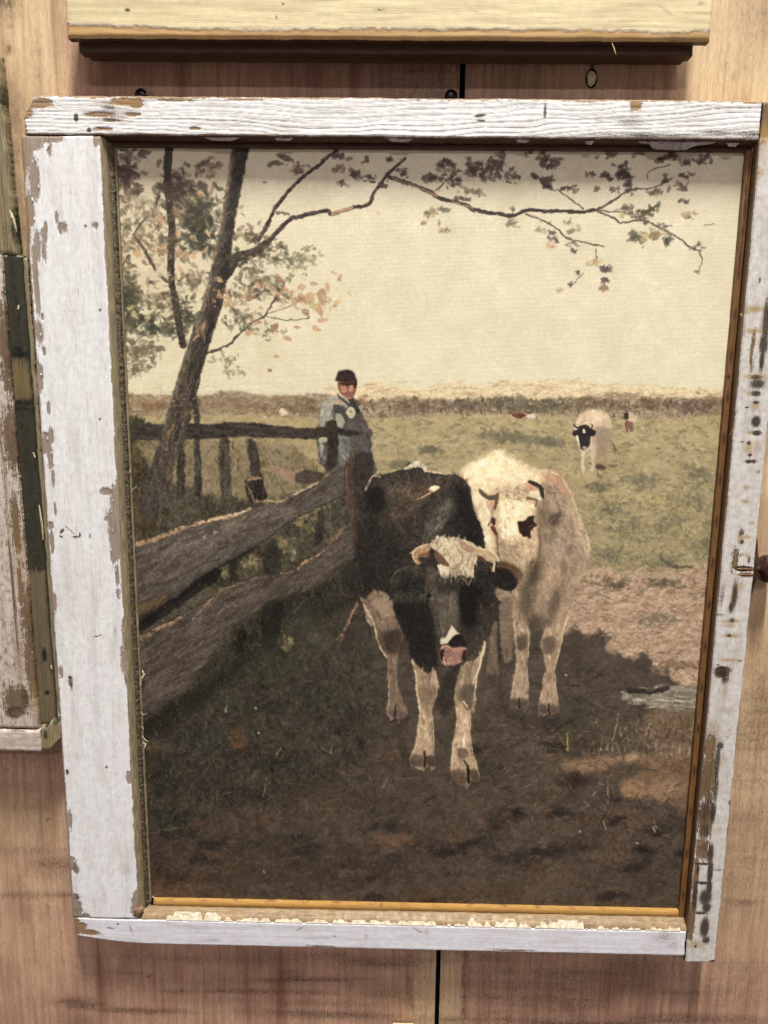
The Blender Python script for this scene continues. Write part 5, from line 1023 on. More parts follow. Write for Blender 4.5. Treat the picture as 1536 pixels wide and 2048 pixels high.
poly(H5, [(430, 210), (480, 170), (520, 120), (560, 140), (640, 145), (700, 130), (800, 160), (930, 215), (965, 330), (930, 470), (915, 585), (880, 570), (830, 585), (790, 545), (750, 565), (720, 590), (690, 540), (650, 560), (590, 600), (560, 560), (530, 480), (520, 440), (600, 450), (650, 440), (590, 360), (510, 290)], (204, 188, 154), warp=1.8, soft=0, tex=16, n=180, ln=8, wd=2, ang=100, aj=30, cols=[(224, 210, 178), (182, 158, 124), (210, 192, 158), (160, 132, 104), (232, 220, 188)], cj=5)
poly(H5, [(490, 270), (540, 300), (620, 400), (660, 450), (600, 460), (520, 400), (480, 330)], (116, 86, 68), warp=2, soft=1, alpha=.9); poly(H5, [(760, 180), (900, 220), (930, 300), (840, 290), (780, 250)], (156, 122, 98), warp=3, soft=1, alpha=.6)
poly(H5, [(700, 450), (760, 430), (750, 540), (700, 560), (670, 500)], (156, 136, 108), warp=2, soft=1, alpha=.7); poly(H5, [(520, 445), (560, 440), (640, 480), (660, 560), (600, 570), (550, 520)], (226, 214, 184), warp=2.2, soft=1, alpha=.9)
scatter(H5, [(480, 130), (760, 130), (760, 180), (480, 200)], 24, 6, 1.2, -70, 24, [(230, 220, 190), (120, 104, 84)], (.4, .9)); line(H5, [(800, 170), (880, 220), (940, 235)], 2, 2, (226, 210, 176), .8)
line(H5, [(640, 440), (700, 480), (760, 420), (800, 340)], 1.6, 1.6, (140, 108, 82), .7); line(H5, [(600, 240), (650, 330), (660, 420)], 1.4, 1.4, (150, 120, 92), .6)
poly(H5, [(455, 215), (430, 275), (420, 350), (330, 350), (308, 372), (332, 420), (300, 422), (262, 395), (242, 330), (262, 270), (330, 228), (400, 208)], (180, 152, 120), warp=2.0, soft=1, tex=10, n=24, ln=8, wd=2, ang=150, cols=[(206, 172, 132), (160, 122, 88)]); line(H5, [(290, 410), (250, 330), (280, 270), (350, 232), (410, 215)], 2.4, 2.4, (224, 200, 160), .85); poly(H5, [(320, 320), (430, 300), (430, 345), (330, 352)], (120, 84, 62), warp=1, soft=1, alpha=.75)
poly(H5, [(925, 235), (1010, 250), (1100, 285), (1170, 330), (1200, 395), (1180, 410), (1150, 395), (1155, 440), (1138, 505), (1112, 505), (1130, 440), (1110, 400), (1040, 395), (970, 330)], (186, 164, 128), warp=2.0, soft=1, tex=10, n=24, ln=8, wd=2, ang=35, cols=[(210, 184, 142), (166, 134, 96)]); line(H5, [(960, 250), (1080, 275), (1160, 325), (1195, 385)], 2.4, 2.4, (226, 206, 166), .85); line(H5, [(1150, 410), (1138, 500)], 2.4, 3, (222, 212, 190), .9)
line(H5, [(1000, 350), (1080, 420), (1125, 430)], 5, 3, (60, 46, 38), .7)
poly(H5, [(530, 580), (640, 560), (760, 590), (900, 570), (930, 640), (760, 660), (560, 660)], (70, 62, 54), warp=4, soft=4, alpha=.7)
scatter(H5, [(540, 520), (920, 520), (900, 640), (560, 640)], 46, 6, 1.4, 88, 14, [(190, 172, 140), (60, 54, 48), (128, 112, 92)], (.4, .85))
poly(H5, [(672, 1104), (700, 1130), (735, 1175), (762, 1190), (735, 1210), (700, 1225), (680, 1270), (640, 1300), (572, 1318), (555, 1290), (558, 1242), (610, 1235), (640, 1170)], (224, 212, 180), warp=2.2, soft=1, tex=10)
poly(H5, [(690, 1230), (770, 1210), (830, 1260), (830, 1330), (720, 1330), (640, 1310)], (40, 32, 28), warp=2, soft=1)
poly(H5, [(545, 1400), (570, 1345), (640, 1320), (690, 1350), (760, 1340), (838, 1350), (845, 1400), (825, 1470), (780, 1515), (700, 1535), (590, 1540), (555, 1490)], (160, 122, 106), warp=1.6, soft=1, tex=16, n=46, ln=5, wd=1.8, ang=0, aj=50, cols=[(190, 150, 132), (128, 96, 84), (176, 136, 120), (112, 88, 78)])
poly(H5, [(552, 1390), (595, 1370), (590, 1440), (610, 1490), (570, 1490), (548, 1440)], (44, 32, 28), warp=2.0, soft=1); poly(H5, [(800, 1400), (845, 1380), (835, 1470), (790, 1500)], (60, 40, 34), warp=2.0, soft=1); line(H5, [(570, 1350), (620, 1325), (690, 1365)], 3, 2, (206, 170, 144), .8); line(H5, [(590, 1460), (600, 1530)], 4, 3, (214, 160, 138), .9); line(H5, [(540, 1510), (600, 1545), (700, 1540)], 2, 2, (60, 48, 42), .5); line(H5, [(700, 1365), (730, 1360), (830, 1355)], 4, 3, (200, 148, 122), .7)

m_ = CV.mean(-1, keepdims=True)
CV[:] = m_ + (CV - m_) * 0.96
CV[:] = CV * 1.105 - 12.5
# --- finish of the print: grain of paint and cloth weave
det = (N3 * 9 + N6 * 5 + prng.normal(0, 2.6, (PH, PW)).astype(np.float32))
CV += det[..., None]
lum = CV.mean(-1, keepdims=True)
CV += ((np.sin(GY * 1.9) * 1.6 + np.sin(GX * 2.1) * 0.8)[..., None]) * np.clip(lum / 160, .3, 1.2)
np.clip(CV, 4, 250, out=CV)

TW, TH = 1260, 1674         # 3 px per mm of canvas
CX0, CX1, CZ0, CZ1, CD = -210.0, 209.4, -279.0, 279.0, 11.5
tx = CX0 + (np.arange(TW) + .5) / TW * (CX1 - CX0)
tz = CZ0 + (np.arange(TH) + .5) / TH * (CZ1 - CZ0)
TX, TZ = np.meshgrid(tx, tz)
qx, qy = w2px(TX, TZ, CD)
qx = np.clip(qx - PX0, 0, PW - 2); qy = np.clip(qy - PY0, 0, PH - 2)
xi = qx.astype(int); yi = qy.astype(int); fx = (qx - xi)[..., None]; fy = (qy - yi)[..., None]
IMG = (CV[yi, xi] * (1 - fx) + CV[yi, xi + 1] * fx) * (1 - fy) + (CV[yi + 1, xi] * (1 - fx) + CV[yi + 1, xi + 1] * fx) * fy
buf = np.ones((TH, TW, 4), np.float32)
buf[..., :3] = IMG / 255.0
PRINT = bpy.data.images.new('pasture_print', TW, TH)
PRINT.pixels.foreach_set(buf.ravel())
PRINT.update()
PRINT.pack()


# ------------------------------------------------------------------ materials
M_WHITE = painted_wood('white_paint_smooth', (242, 241, 240), (184, 168, 152), (122, 104, 88), ring=0.12, crack=0.75, mottle=0.07)
M_RAIL = painted_wood('white_paint_ridged', (243, 242, 240), (186, 152, 112), (126, 106, 86), ring=0.50, crack=0.5, mottle=0.09, freq=0.36)
M_SILL = painted_wood('white_paint_lavender', (234, 232, 237), (168, 138, 102), (118, 92, 66), ring=0.08, crack=0.35, mottle=0.07)
M_WEATH = painted_wood('white_paint_worn', (224, 219, 212), (150, 122, 92), (92, 70, 50), ring=0.10, crack=0.7, mottle=0.16, hue_col=(166, 134, 76), dirt_col=(40, 31, 21))
M_CREAM = painted_wood('cream_paint', (228, 212, 168), (216, 178, 122), (178, 138, 88), ring=0.16, crack=0.25, mottle=0.05, undercoat=(226, 220, 212), freq=0.30)
M_PEEL = painted_wood('peeling_pink_paint', (216, 200, 188), (136, 112, 88), (92, 74, 54), ring=0.25, crack=0.9, mottle=0.22, hue_col=(140, 108, 62), dirt_col=(58, 46, 34), ragged=1.3, undercoat=(214, 204, 184))
M_OLIVE = painted_wood('olive_weathered_wood', (120, 108, 70), (180, 164, 128), (84, 74, 54), ring=0.7, crack=0.6, always_bare=True, hue_col=(128, 104, 40), dirt_col=(34, 36, 22))
M_PINE = painted_wood('yellow_pine', (200, 160, 90), (206, 162, 92), (170, 122, 60), ring=0.35, always_bare=True, dirt_col=(110, 80, 50), freq=0.8)
M_STAIN = painted_wood('stained_pine', (140, 90, 40), (150, 108, 60), (82, 52, 28), ring=0.5, always_bare=True, dirt_col=(40, 22, 10), freq=0.9)
M_STILE_SIDE = painted_wood('grey_brown_wood', (120, 96, 74), (128, 102, 78), (88, 66, 48), ring=0.4, always_bare=True, dirt_col=(50, 36, 26), freq=0.7)
M_DARKWOOD = painted_wood('dark_brown_wood', (70, 48, 32), (92, 62, 38), (48, 30, 20), ring=0.5, always_bare=True, hue_col=(110, 100, 60), dirt_col=(24, 14, 10), freq=0.6)
M_ORANGE = painted_wood('orange_cut_edge', (180, 130, 80), (186, 136, 86), (140, 98, 62), ring=0.4, always_bare=True, dirt_col=(60, 40, 26), freq=0.8)
M_LEDGE = painted_wood('worn_ledge_wood', (170, 140, 100), (176, 148, 108), (116, 90, 62), ring=0.4, always_bare=True, dirt_col=(60, 40, 26), freq=0.8)
M_GREEN = painted_wood('dark_green_paint', (60, 58, 44), (136, 120, 92), (74, 64, 46), ring=0.3, crack=0.8, mottle=0.5, hue_col=(126, 104, 50), dirt_col=(22, 22, 16), rough=0.42)


def plywood():
    t = NT('plywood_veneer')
    G = t.attr('across'); L = t.attr('along'); dirt_shade = t.attr('dirt_shade'); hue = t.attr('hue'); chip = t.attr('chip')
    fine = t.noise(t.xyz(t.math('MULTIPLY', G, 1.6), t.math('MULTIPLY', L, 0.16)), 1.0, 4, 0.6)
    vein = t.noise(t.xyz(t.math('MULTIPLY', G, 0.30), t.math('MULTIPLY', L, 0.012)), 1.0, 4, 0.55, 0.4)
    figure = t.noise(t.xyz(t.math('MULTIPLY', G, 0.05), t.math('MULTIPLY', L, 0.016)), 1.0, 3, 0.5, 1.2)
    v = t.xyz(G, L)
    iso = t.noise(v, 0.05, 5, 0.6); iso2 = t.noise(v, 0.5, 4, 0.6)
    pink = t.ramp(vein, [(0.30, lin(160, 120, 98)), (0.5, lin(190, 148, 124)), (0.70, lin(208, 166, 140))])
    gold = t.ramp(vein, [(0.30, lin(206, 174, 130)), (0.5, lin(226, 198, 154)), (0.72, lin(236, 210, 168))])
    h = t.math('ADD', hue, t.math('MULTIPLY', t.math('SUBTRACT', iso, 0.5), 0.9), clamp=True)
    col = t.mix(h, pink, gold)
    # wandering growth lines of the rotary-cut veneer
    fr = t.math('FRACT', t.math('MULTIPLY', figure, 9.0))
    ln = t.math('MULTIPLY', t.mr(fr, 0.0, 0.10, 1.0, 0.0), t.mr(iso, 0.45, 0.62, 0.0, 1.0))
    col = t.mix(t.math('MULTIPLY', ln, 0.42), col, lin(112, 74, 56))
    cloud = t.noise(t.xyz(t.math('MULTIPLY', G, 0.022), t.math('MULTIPLY', L, 0.010)), 1.0, 5, 0.6, 0.8)
    col = t.mix(t.mr(cloud, 0.42, 0.72, 0.0, 0.42), col, lin(126, 90, 70))
    pore = t.noise(t.xyz(t.math('MULTIPLY', G, 1.5), t.math('MULTIPLY', L, 0.30)), 1.0, 3, 0.5)
    col = t.mix(t.math('MULTIPLY', t.mr(pore, 0.58, 0.66, 0.0, 0.42), t.mr(hue, 0.2, 0.9, 1.0, 0.35)), col, lin(112, 62, 46))
    col = t.mix(t.mr(fine, 0.36, 0.62, 0.22, 0.0), col, lin(120, 84, 66))
    col = t.mix(t.mr(iso2, 0.62, 0.72, 0.0, 0.4), col, lin(98, 72, 54))
    band = t.noise(t.xyz(t.math('MULTIPLY', G, 0.012), t.math('MULTIPLY', L, 0.10)), 1.0, 3, 0.5)
    dm = t.math('MULTIPLY', dirt_shade, t.mr(band, 0.35, 0.6, 0.6, 1.15))
    dm = t.math('MULTIPLY', dm, t.mr(iso2, 0.35, 0.62, 0.55, 1.1))
    dm = t.math('MULTIPLY', dm, t.mr(fine, 0.35, 0.6, 1.15, 0.7))
    col = t.mix(t.math('MINIMUM', dm, 0.85), col, lin(74, 52, 36))
    st = t.math('MAXIMUM', chip, 0.0)
    col = t.mix(t.math('MULTIPLY', st, 0.68), col, lin(112, 62, 42))
    sp = t.noise(v, 1.4, 2, 0.4)
    col = t.mix(t.mr(sp, 0.72, 0.80, 0.0, 0.5), col, lin(70, 50, 38))
    hh = t.math('ADD', t.math('MULTIPLY', fine, 0.4), t.math('MULTIPLY', iso2, 0.2))
    return t.out(col, t.mr(vein, .3, .7, .50, .62), t.bump(hh, 0.35, 0.0004))


M_PLY = plywood()


def simple(name, col, rough=0.6, metal=0.0, bump=0.4, scale=600.0, col2=None, spec=0.4, bd=0.0004):
    t = NT(name)
    tc = t.n.new('ShaderNodeTexCoord').outputs['Object']
    nz = t.noise(tc, scale, 4, 0.6)
    c = t.ramp(nz, [(0.3, lin(*(col2 or [v * .6 for v in col]))), (0.65, lin(*col))])
    t.b.inputs['Metallic'].default_value = metal
    return t.out(c, rough, t.bump(nz, bump, bd), spec)


M_RUST = simple('rusty_iron', (92, 66, 52), .45, .5, .5, 420, (46, 32, 28))
M_SCREW = simple('black_screw_head', (52, 46, 46), .3, .8, .2, 600, (26, 22, 22))
M_KNOT = simple('pale_knot_plug', (250, 230, 205), .7, 0, .8, 420, (226, 196, 164))
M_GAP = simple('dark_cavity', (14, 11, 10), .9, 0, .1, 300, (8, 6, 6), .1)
M_CURL = simple('pale_paint_sliver', (206, 198, 160), .6, 0, .3, 500, (150, 142, 108))
M_STRAW = simple('pale_splinter', (206, 168, 110), .6, 0, .2, 500, (160, 120, 74))
M_FLAKE = simple('grey_paint_flake', (176, 164, 160), .6, 0, .6, 260, (128, 116, 110))
M_WFLAKE = simple('white_paint_flake', (238, 236, 236), .55, 0, .3, 400, (206, 202, 200))
M_CHALK = simple('cream_filler', (212, 204, 184), .8, 0, .9, 380, (168, 152, 122))


def putty():
    t = NT('old_glazing_putty')
    tc = t.n.new('ShaderNodeTexCoord').outputs['Object']
    a = t.noise(tc, 420.0, 5, 0.65); b = t.noise(tc, 1500.0, 3, 0.6)
    c = t.ramp(a, [(0.30, lin(38, 31, 24)), (0.52, lin(84, 72, 54)), (0.68, lin(122, 108, 82))])
    c = t.mix(t.mr(b, 0.60, 0.72), c, lin(176, 166, 140))
    return t.out(c, 0.38, t.bump(t.math('ADD', a, t.math('MULTIPLY', b, .5)), 1.0, 0.0012), 0.5)


M_PUTTY = putty()


def canvas_mat():
    t = NT('printed_canvas')
    uv = t.n.new('ShaderNodeUVMap').outputs['UV']
    im = t.n.new('ShaderNodeTexImage'); im.image = PRINT; im.interpolation = 'Cubic'
    t.l.new(uv, im.inputs['Vector'])
    s = t.n.new('ShaderNodeSeparateXYZ'); t.l.new(t.n.new('ShaderNodeTexCoord').outputs['Object'], s.inputs[0])
    wx = t.math('SINE', t.math('MULTIPLY', s.outputs[0], 2 * PI / 0.00085))
    wz = t.math('SINE', t.math('MULTIPLY', s.outputs[2], 2 * PI / 0.00085))
    weave = t.math('MULTIPLY', t.math('ADD', wx, wz), 0.5)
    tc = t.n.new('ShaderNodeTexCoord').outputs['Object']
    lump = t.noise(tc, 900.0, 3, 0.6)
    h = t.math('ADD', t.math('MULTIPLY', weave, 0.28), t.math('MULTIPLY', lump, 0.9))
    return t.out(im.outputs['Color'], t.mr(lump, .3, .7, .40, .56), t.bump(h, 0.45, 0.00022), 0.28)


M_CANVAS = canvas_mat()

# ------------------------------------------------------------------ the wall: two plywood sheets
wall = bpy.data.objects.new('wall', None); COL.objects.link(wall)
wall['kind'] = 'structure'; wall['label'] = 'plywood wall of two sheets with a narrow open joint'
HUEW = [(60, 60, 60, 240, .95), (90, 180, 36, 200, .9), (20, 330, 60, 160, .7), (60, 700, 60, 400, .45), (1470, 60, 110, 260, 1.0), (1520, 200, 90, 200, .9), (1500, 1300, 120, 500, .75), (1500, 1700, 160, 260, .5), (60, 1640, 110, 110, .55), (60, 1760, 120, 60, .35), (850, 2010, 26, 200, .8), (900, 2000, 24, 160, .75), (1150, 150, 120, 60, .25),
        (40, 1900, 120, 90, .25), (1540, 1000, 60, 300, .8)]
DIRT_SHADE_W = [(60, 1500, 90, 34, .35), (110, 1738, 60, 26, .7), (60, 1790, 130, 8, .7), (146, 1750, 26, 24, .5), (620, 1960, 130, 6, .95, 2), (588, 1950, 26, 16, .7), (760, 1925, 110, 12, .8), (520, 1984, 190, 9, .7), (560, 2004, 230, 14, .45), (800, 1990, 100, 24, .5), (640, 2028, 220, 12, .7), (160, 2008, 60, 16, .8), (270, 2022, 140, 9, .7), (150, 2040, 60, 20, .5), (500, 1920, 300, 14, .45), (430, 1990, 60, 50, .25),
        (930, 1960, 9, 130, 1.0), (985, 1960, 60, 120, .6), (1040, 1990, 160, 60, .5), (1160, 1990, 70, 90, .6), (1180, 1955, 170, 40, .6), (760, 1915, 420, 14, .5), (1060, 1930, 8, 60, .5), (1290, 1940, 6, 70, .5), (700, 1990, 5, 70, .4), (1350, 1700, 6, 200, .3), (1100, 2046, 300, 14, .9), (1400, 2040, 200, 18, .7), (1250, 1940, 130, 40, .5), (1486, 1806, 40, 6, .9), (1460, 1800, 24, 8, .6), (822, 1990, 9, 60, .75, 10), (850, 150, 90, 60, .6), (860, 150, 8, 70, .6), (884, 150, 8, 70, .7), (900, 150, 20, 60, .3), (1520, 1450, 70, 150, .5), (1520, 1330, 70, 80, .3), (1500, 1700, 120, 200, .32), (1450, 1960, 120, 80, .35), (1380, 1985, 90, 12, .5), (850, 1960, 26, 90, .25), (1000, 1900, 300, 16, .4),  # stains; broad blobs under the bottom rail also paint in its contact shadow
        (8, 8, 26, 30, .9), (18, 52, 4, 6, 1.2), (19, 98, 4, 8, 1.2), (97, 1638, 4, 4, 1.2), (297, 1952, 5, 3, 1.4), (250, 1948, 60, 2.5, .7), (364, 1980, 4, 4, 1.4), (350, 1984, 50, 8, .5), (14, 1543, 4, 4, .9), (98, 1815, 4, 4, .9), (1465, 155, 2, 8, .8), (1455, 120, 2, 60, .35), (1480, 60, 60, 2, .2), (1520, 30, 40, 40, .3), (75, 130, 14, 60, .25), (30, 260, 30, 80, .35), (40, 420, 30, 60, .5), (60, 620, 30, 90, .5), (75, 900, 30, 160, .5), (90, 1400, 40, 200, .4), (1130, 1965, 12, 3, .6), (880, 130, 60, 12, .4), (206, 126, 10, 1.5, .9, -4), (1475, 1280, 60, 40, .3), (1500, 1560, 70, 40, .35), (60, 1700, 90, 14, .35), (80, 1570, 90, 26, .3)]  # first blob paints in the dark blur of something out of view
VEN = [(109, 90, 3, 130, .7), (363, 150, 12, 80, .8), (378, 150, 2, 80, .8), (711, 150, 9, 90, .9), (702, 150, 2, 90, .9), (200, 1960, 10, 110, .9), (191, 1960, 2, 110, .9), (492, 1970, 7, 110, .9), (560, 1970, 14, 110, 1.0), (545, 1970, 2, 110, .9), (602, 1980, 2, 90, .6), (320, 1950, 2, 60, .5), (362, 1950, 2, 60, .5), (1006, 160, 3, 70, .5), (1072, 160, 2, 70, .5), (884, 160, 3, 70, .6), (790, 160, 2, 80, .4), (600, 160, 60, 90, .3), (1330, 160, 3, 90, .6), (1378, 170, 2, 80, .4), (1220, 1980, 20, 70, .5), (1130, 1990, 10, 60, .4), (1290, 1960, 12, 60, .3)]


def ply_fields(X, Z, chip, dr, hu):
    v = np.clip(fld_blobs(X, Z, VEN, 0.0, False), 0, 1)
    hu = np.clip(hu + 0.10, 0, 1)
    out = np.clip((np.abs(X) - 330) / 60, 0, 1)
    hu = hu * (1 - out) + out * 0.4
    return v, np.clip(dr, 0, 1), hu


board('plywood_panel', wall, M_PLY, -700, 19.7, -620, 640, -12, 0, res=2.6, grain='z', dirt_shade=DIRT_SHADE_W, hue=HUEW, seed=3, rnd=0.6, wob=0.2, relief=0.15, field_fn=ply_fields, side_mat=M_GAP)
pr = board('plywood_panel', wall, M_PLY, 23.4, 700, -620, 640, -12, 0, res=2.6, grain='z', dirt_shade=DIRT_SHADE_W, hue=HUEW, seed=44, rnd=0.6, wob=0.2, relief=0.15, field_fn=ply_fields, side_mat=M_GAP)
mesh_obj('joint_backing', [(17, 6, -620), (27, 6, -620), (27, 6, 640), (17, 6, 640), (17, 12, -620), (27, 12, -620), (27, 12, 640), (17, 12, 640)],
         [(0, 1, 2, 3), (5, 4, 7, 6), (0, 4, 5, 1), (1, 5, 6, 2), (2, 6, 7, 3), (3, 7, 4, 0)], M_GAP, wall, False)
# knot plug in the right sheet, with the dark ring round it and two nail tracks above
cx, cz = px2w(1183, 157, 0)
prof = [(4.4, 0.02), (4.1, 0.15), (3.6, 0.18)]
o = lathe('knot_hole_ring', [(3.9, 0.0), (3.8, 0.2), (3.3, 0.25), (3.2, 0.05)], (cx, 0.02, cz), 'y', M_GAP, pr, 28, 1.55)
V = []; F = []
n = 26
for k in range(n):
    w = 2 * PI * k / n
    r = 1 + 0.07 * math.sin(3 * w + 1) + 0.05 * math.sin(7 * w)
    V.append((cx + 2.7 * r * math.cos(w), -0.75, cz + 4.5 * r * math.sin(w)))
    V.append((cx + 3.0 * r * math.cos(w), -0.1, cz + 4.9 * r * math.sin(w)))
V.append((cx, -1.0, cz)); c_ = len(V) - 1
for k in range(n):
    a, b = 2 * k, 2 * ((k + 1) % n)
    F.append((a + 1, b + 1, b, a)); F.append((a, b, c_))
mesh_obj('knot_plug', V, F, M_KNOT, pr)
for dx in (-0.75, 0.75):
    tube('nail_track', [(cx + dx, 0.1, cz + 4.6), (cx + dx * .9, 0.1, cz + 7), (cx + dx * .6, 0.1, cz + 10)], [0.4, 0.35, 0.2], M_GAP, pr)

# ------------------------------------------------------------------ the framed print
fp = thing('framed_picture', 'large canvas print of two cows and a herdsman in a chipped white window sash', 'framed picture')
TOPCH = [(66, 206, 34, 8), (50, 218, 12, 16), (255, 203, 26, 6), (272, 210, 12, 5), (200, 229, 26, 4, .8), (265, 229, 14, 3.4), (205, 258, 16, 3, .9), (222, 241, 14, 3, .5), (44, 250, 4, 34), (1272, 209, 10, 10, .8), (390, 257, 9, 2.4, .7), (490, 199, 30, 2, .6), (350, 200, 30, 2, .5)]
TOPDI = [(152, 235, 4, 7, 1.2), (178, 260, 4, 4, 1.2), (218, 216, 16, 6, .5), (230, 238, 40, 10, .35), (960, 231, 10, 2.4, 1.3, 8), (963, 241, 9, 2, 1.0), (1090, 222, 3, 14, .8), (1262, 244, 26, 10, .45), (1290, 270, 110, 5, .55), (1500, 268, 40, 8, .5), (1440, 266, 50, 7, .5), (1130, 266, 200, 4, .3), (620, 274, 300, 2.5, .4), (1195, 242, 10, 6, .4), (1240, 238, 60, 4, .3), (220, 222, 60, 3, .3), (1060, 208, 30, 2, .4)]
TOPHU = [(230, 207, 40, 5, .8), (262, 206, 26, 8, .7), (300, 275, 200, 2.5, .5), (570, 260, 26, 10, .3), (1272, 214, 10, 12, .6), (1350, 275, 160, 3, .5), (225, 228, 40, 6, .4)]


def top_shape(X, Z):
    # knocked-off upper left corner
    k = np.clip((-255 - X) / 8, 0, 1) * np.clip((Z - 292) / 12, 0, 1)
    return X + 6 * k * k, Z - 2.0 * k


board('top_rail', fp, M_RAIL, -263.6, 210.8, 283.2, 306.9, 4, 24, res=0.62, grain='x', chips=TOPCH, dirt_shade=TOPDI, hue=TOPHU, side_mat=M_LEDGE, seed=8,
      rnd=1.1, wob=0.5, relief=0.35, edge={'t': 1.4, 'l': 1.8, 'b': 0.5}, arcs=9.0, warp=1.6, rail_relief=0.28, shape=top_shape)
LCH = [(88, 277, 34, 7), (64, 282, 18, 16), (54, 300, 9, 36), (68, 358, 9, 34), (60, 420, 7, 30), (54, 455, 4, 30), (113, 436, 3, 10), (118, 454, 3, 14, .9, 12), (91, 455, 3, 10), (192, 279, 6, 12, 1), (98, 296, 4, 12, .6), (79, 664, 6, 20), (80, 755, 6, 24), (72, 560, 5, 60, .8), (85, 634, 2.4, 6), (97, 816, 3.5, 11), (102, 872, 4.5, 15), (92, 888, 8, 20), (100, 912, 5, 24), (106, 957, 3, 16), (110, 1020, 2.5, 14), (88, 703, 3, 8),
       (213, 983, 11, 7), (206, 979, 3, 4), (232, 1010, 10, 38), (228, 1045, 12, 26), (230, 1085, 10, 40), (226, 1112, 5, 18), (214, 1038, 6, 4), (234, 1150, 3.5, 22), (250, 1270, 6, 30), (250, 1320, 8, 30), (254, 1352, 6, 20), (101, 1052, 6, 8), (104, 1085, 4, 24), (107, 1205, 6, 18, .9), (122, 1345, 4, 12, .7), (141, 1365, 4, 12, .8), (262, 1556, 9, 14), (275, 1795, 10, 13), (274, 1822, 12, 16), (270, 1810, 7, 22), (145, 1728, 7, 16), (152, 1740, 6, 10, .8), (149, 1795, 9, 8), (150, 1814, 14, 20), (160, 1832, 20, 6), (134, 1544, 3, 5), (236, 1190, 3, 12, .5), (90, 470, 5, 14, .5), (128, 455, 5, 8, .5), (190, 452, 5, 5, .4), (270, 1655, 4, 8), (271, 1700, 3, 6), (140, 1640, 4, 20, .7), (88, 500, 4, 20, .5), (74, 490, 6, 26, .8)]
LDI = [(124, 1062, 3, 7, .9, -40), (140, 1060, 18, 1.2, .9, -42), (122, 1073, 5, 2, 1, -30), (152, 1074, 8, 2, .9), (160, 1070, 2, 6, .9), (180, 1072, 2, 5, .8), (195, 1272, 12, 1.2, .9, 15), (140, 1355, 5, 4, .8), (142, 1370, 4, 14, .6, 10), (213, 1534, 3, 3, .9), (134, 1545, 3, 6, .9), (175, 1800, 100, 10, .10), (200, 620, 3, 3, .8), (200, 838, 3, 3, .8), (150, 838, 60, 1.2, .35), (171, 452, 3, 3, .9), (150, 1190, 30, 90, .12), (230, 1262, 3, 12, .4), (150, 1738, 8, 16, .4), (155, 1795, 10, 8, .5), (158, 1822, 18, 10, .35), (210, 735, 3, 12, .3), (240, 1700, 10, 30, .12)]
LHU = [(48, 330, 5, 80, .8), (55, 440, 5, 70, .7), (60, 600, 4, 100, .4), (195, 985, 10, 8, .1), (250, 1738, 12, 14, .3), (275, 1822, 8, 14, .6), (150, 1510, 20, 8, .15), (244, 1300, 3, 40, .2), (150, 1180, 60, 100, .06)]
board('left_stile', fp, M_WHITE, -266.5, -214.4, -288.2, 282.6, 4, 24, res=0.9, grain='z', chips=LCH, dirt_shade=LDI, hue=LHU, side_mat=M_ORANGE, seed=13,
      rnd=0.9, wob=0.45, relief=0.22, edge={'l': 1.3, 'r': 0.5})
BCH = [(147, 1846, 11, 16), (155, 1858, 20, 12), (170, 1872, 30, 8), (146, 1870, 10, 16), (1030, 1901, 40, 1.6, .6), (640, 1893, 30, 1.6, .7)]
BDI = [(220, 1858, 8, 1.6, 1.2, -8), (236, 1848, 3, 2, 1.1), (262, 1860, 2, 18, .5, 14), (400, 1860, 26, 10, .22), (425, 1880, 20, 4, .35), (600, 1857, 2, 10, .5, -60), (670, 1872, 3, 2, .6), (835, 1860, 18, 3, .45, -30), (1330, 1878, 30, 22, .3), (1345, 1890, 18, 10, .35), (1000, 1885, 100, 6, .1), (1085, 1858, 3, 12, .3), (300, 1880, 100, 3, .12), (520, 1852, 14, 2, .4, -50)]
BHU = [(150, 1862, 8, 16, .7), (732, 1873, 5, 6, .4), (853, 1865, 6, 5, .4), (1320, 1870, 40, 14, .12)]


def bot_shape(X, Z):
    k = np.clip((-205 - X) / 62, 0, 1) ** 1.7
    lo = np.clip((-288 - Z) / 22, 0, 1)
    return X + 1.5 * k * lo, Z + 6.5 * k * lo


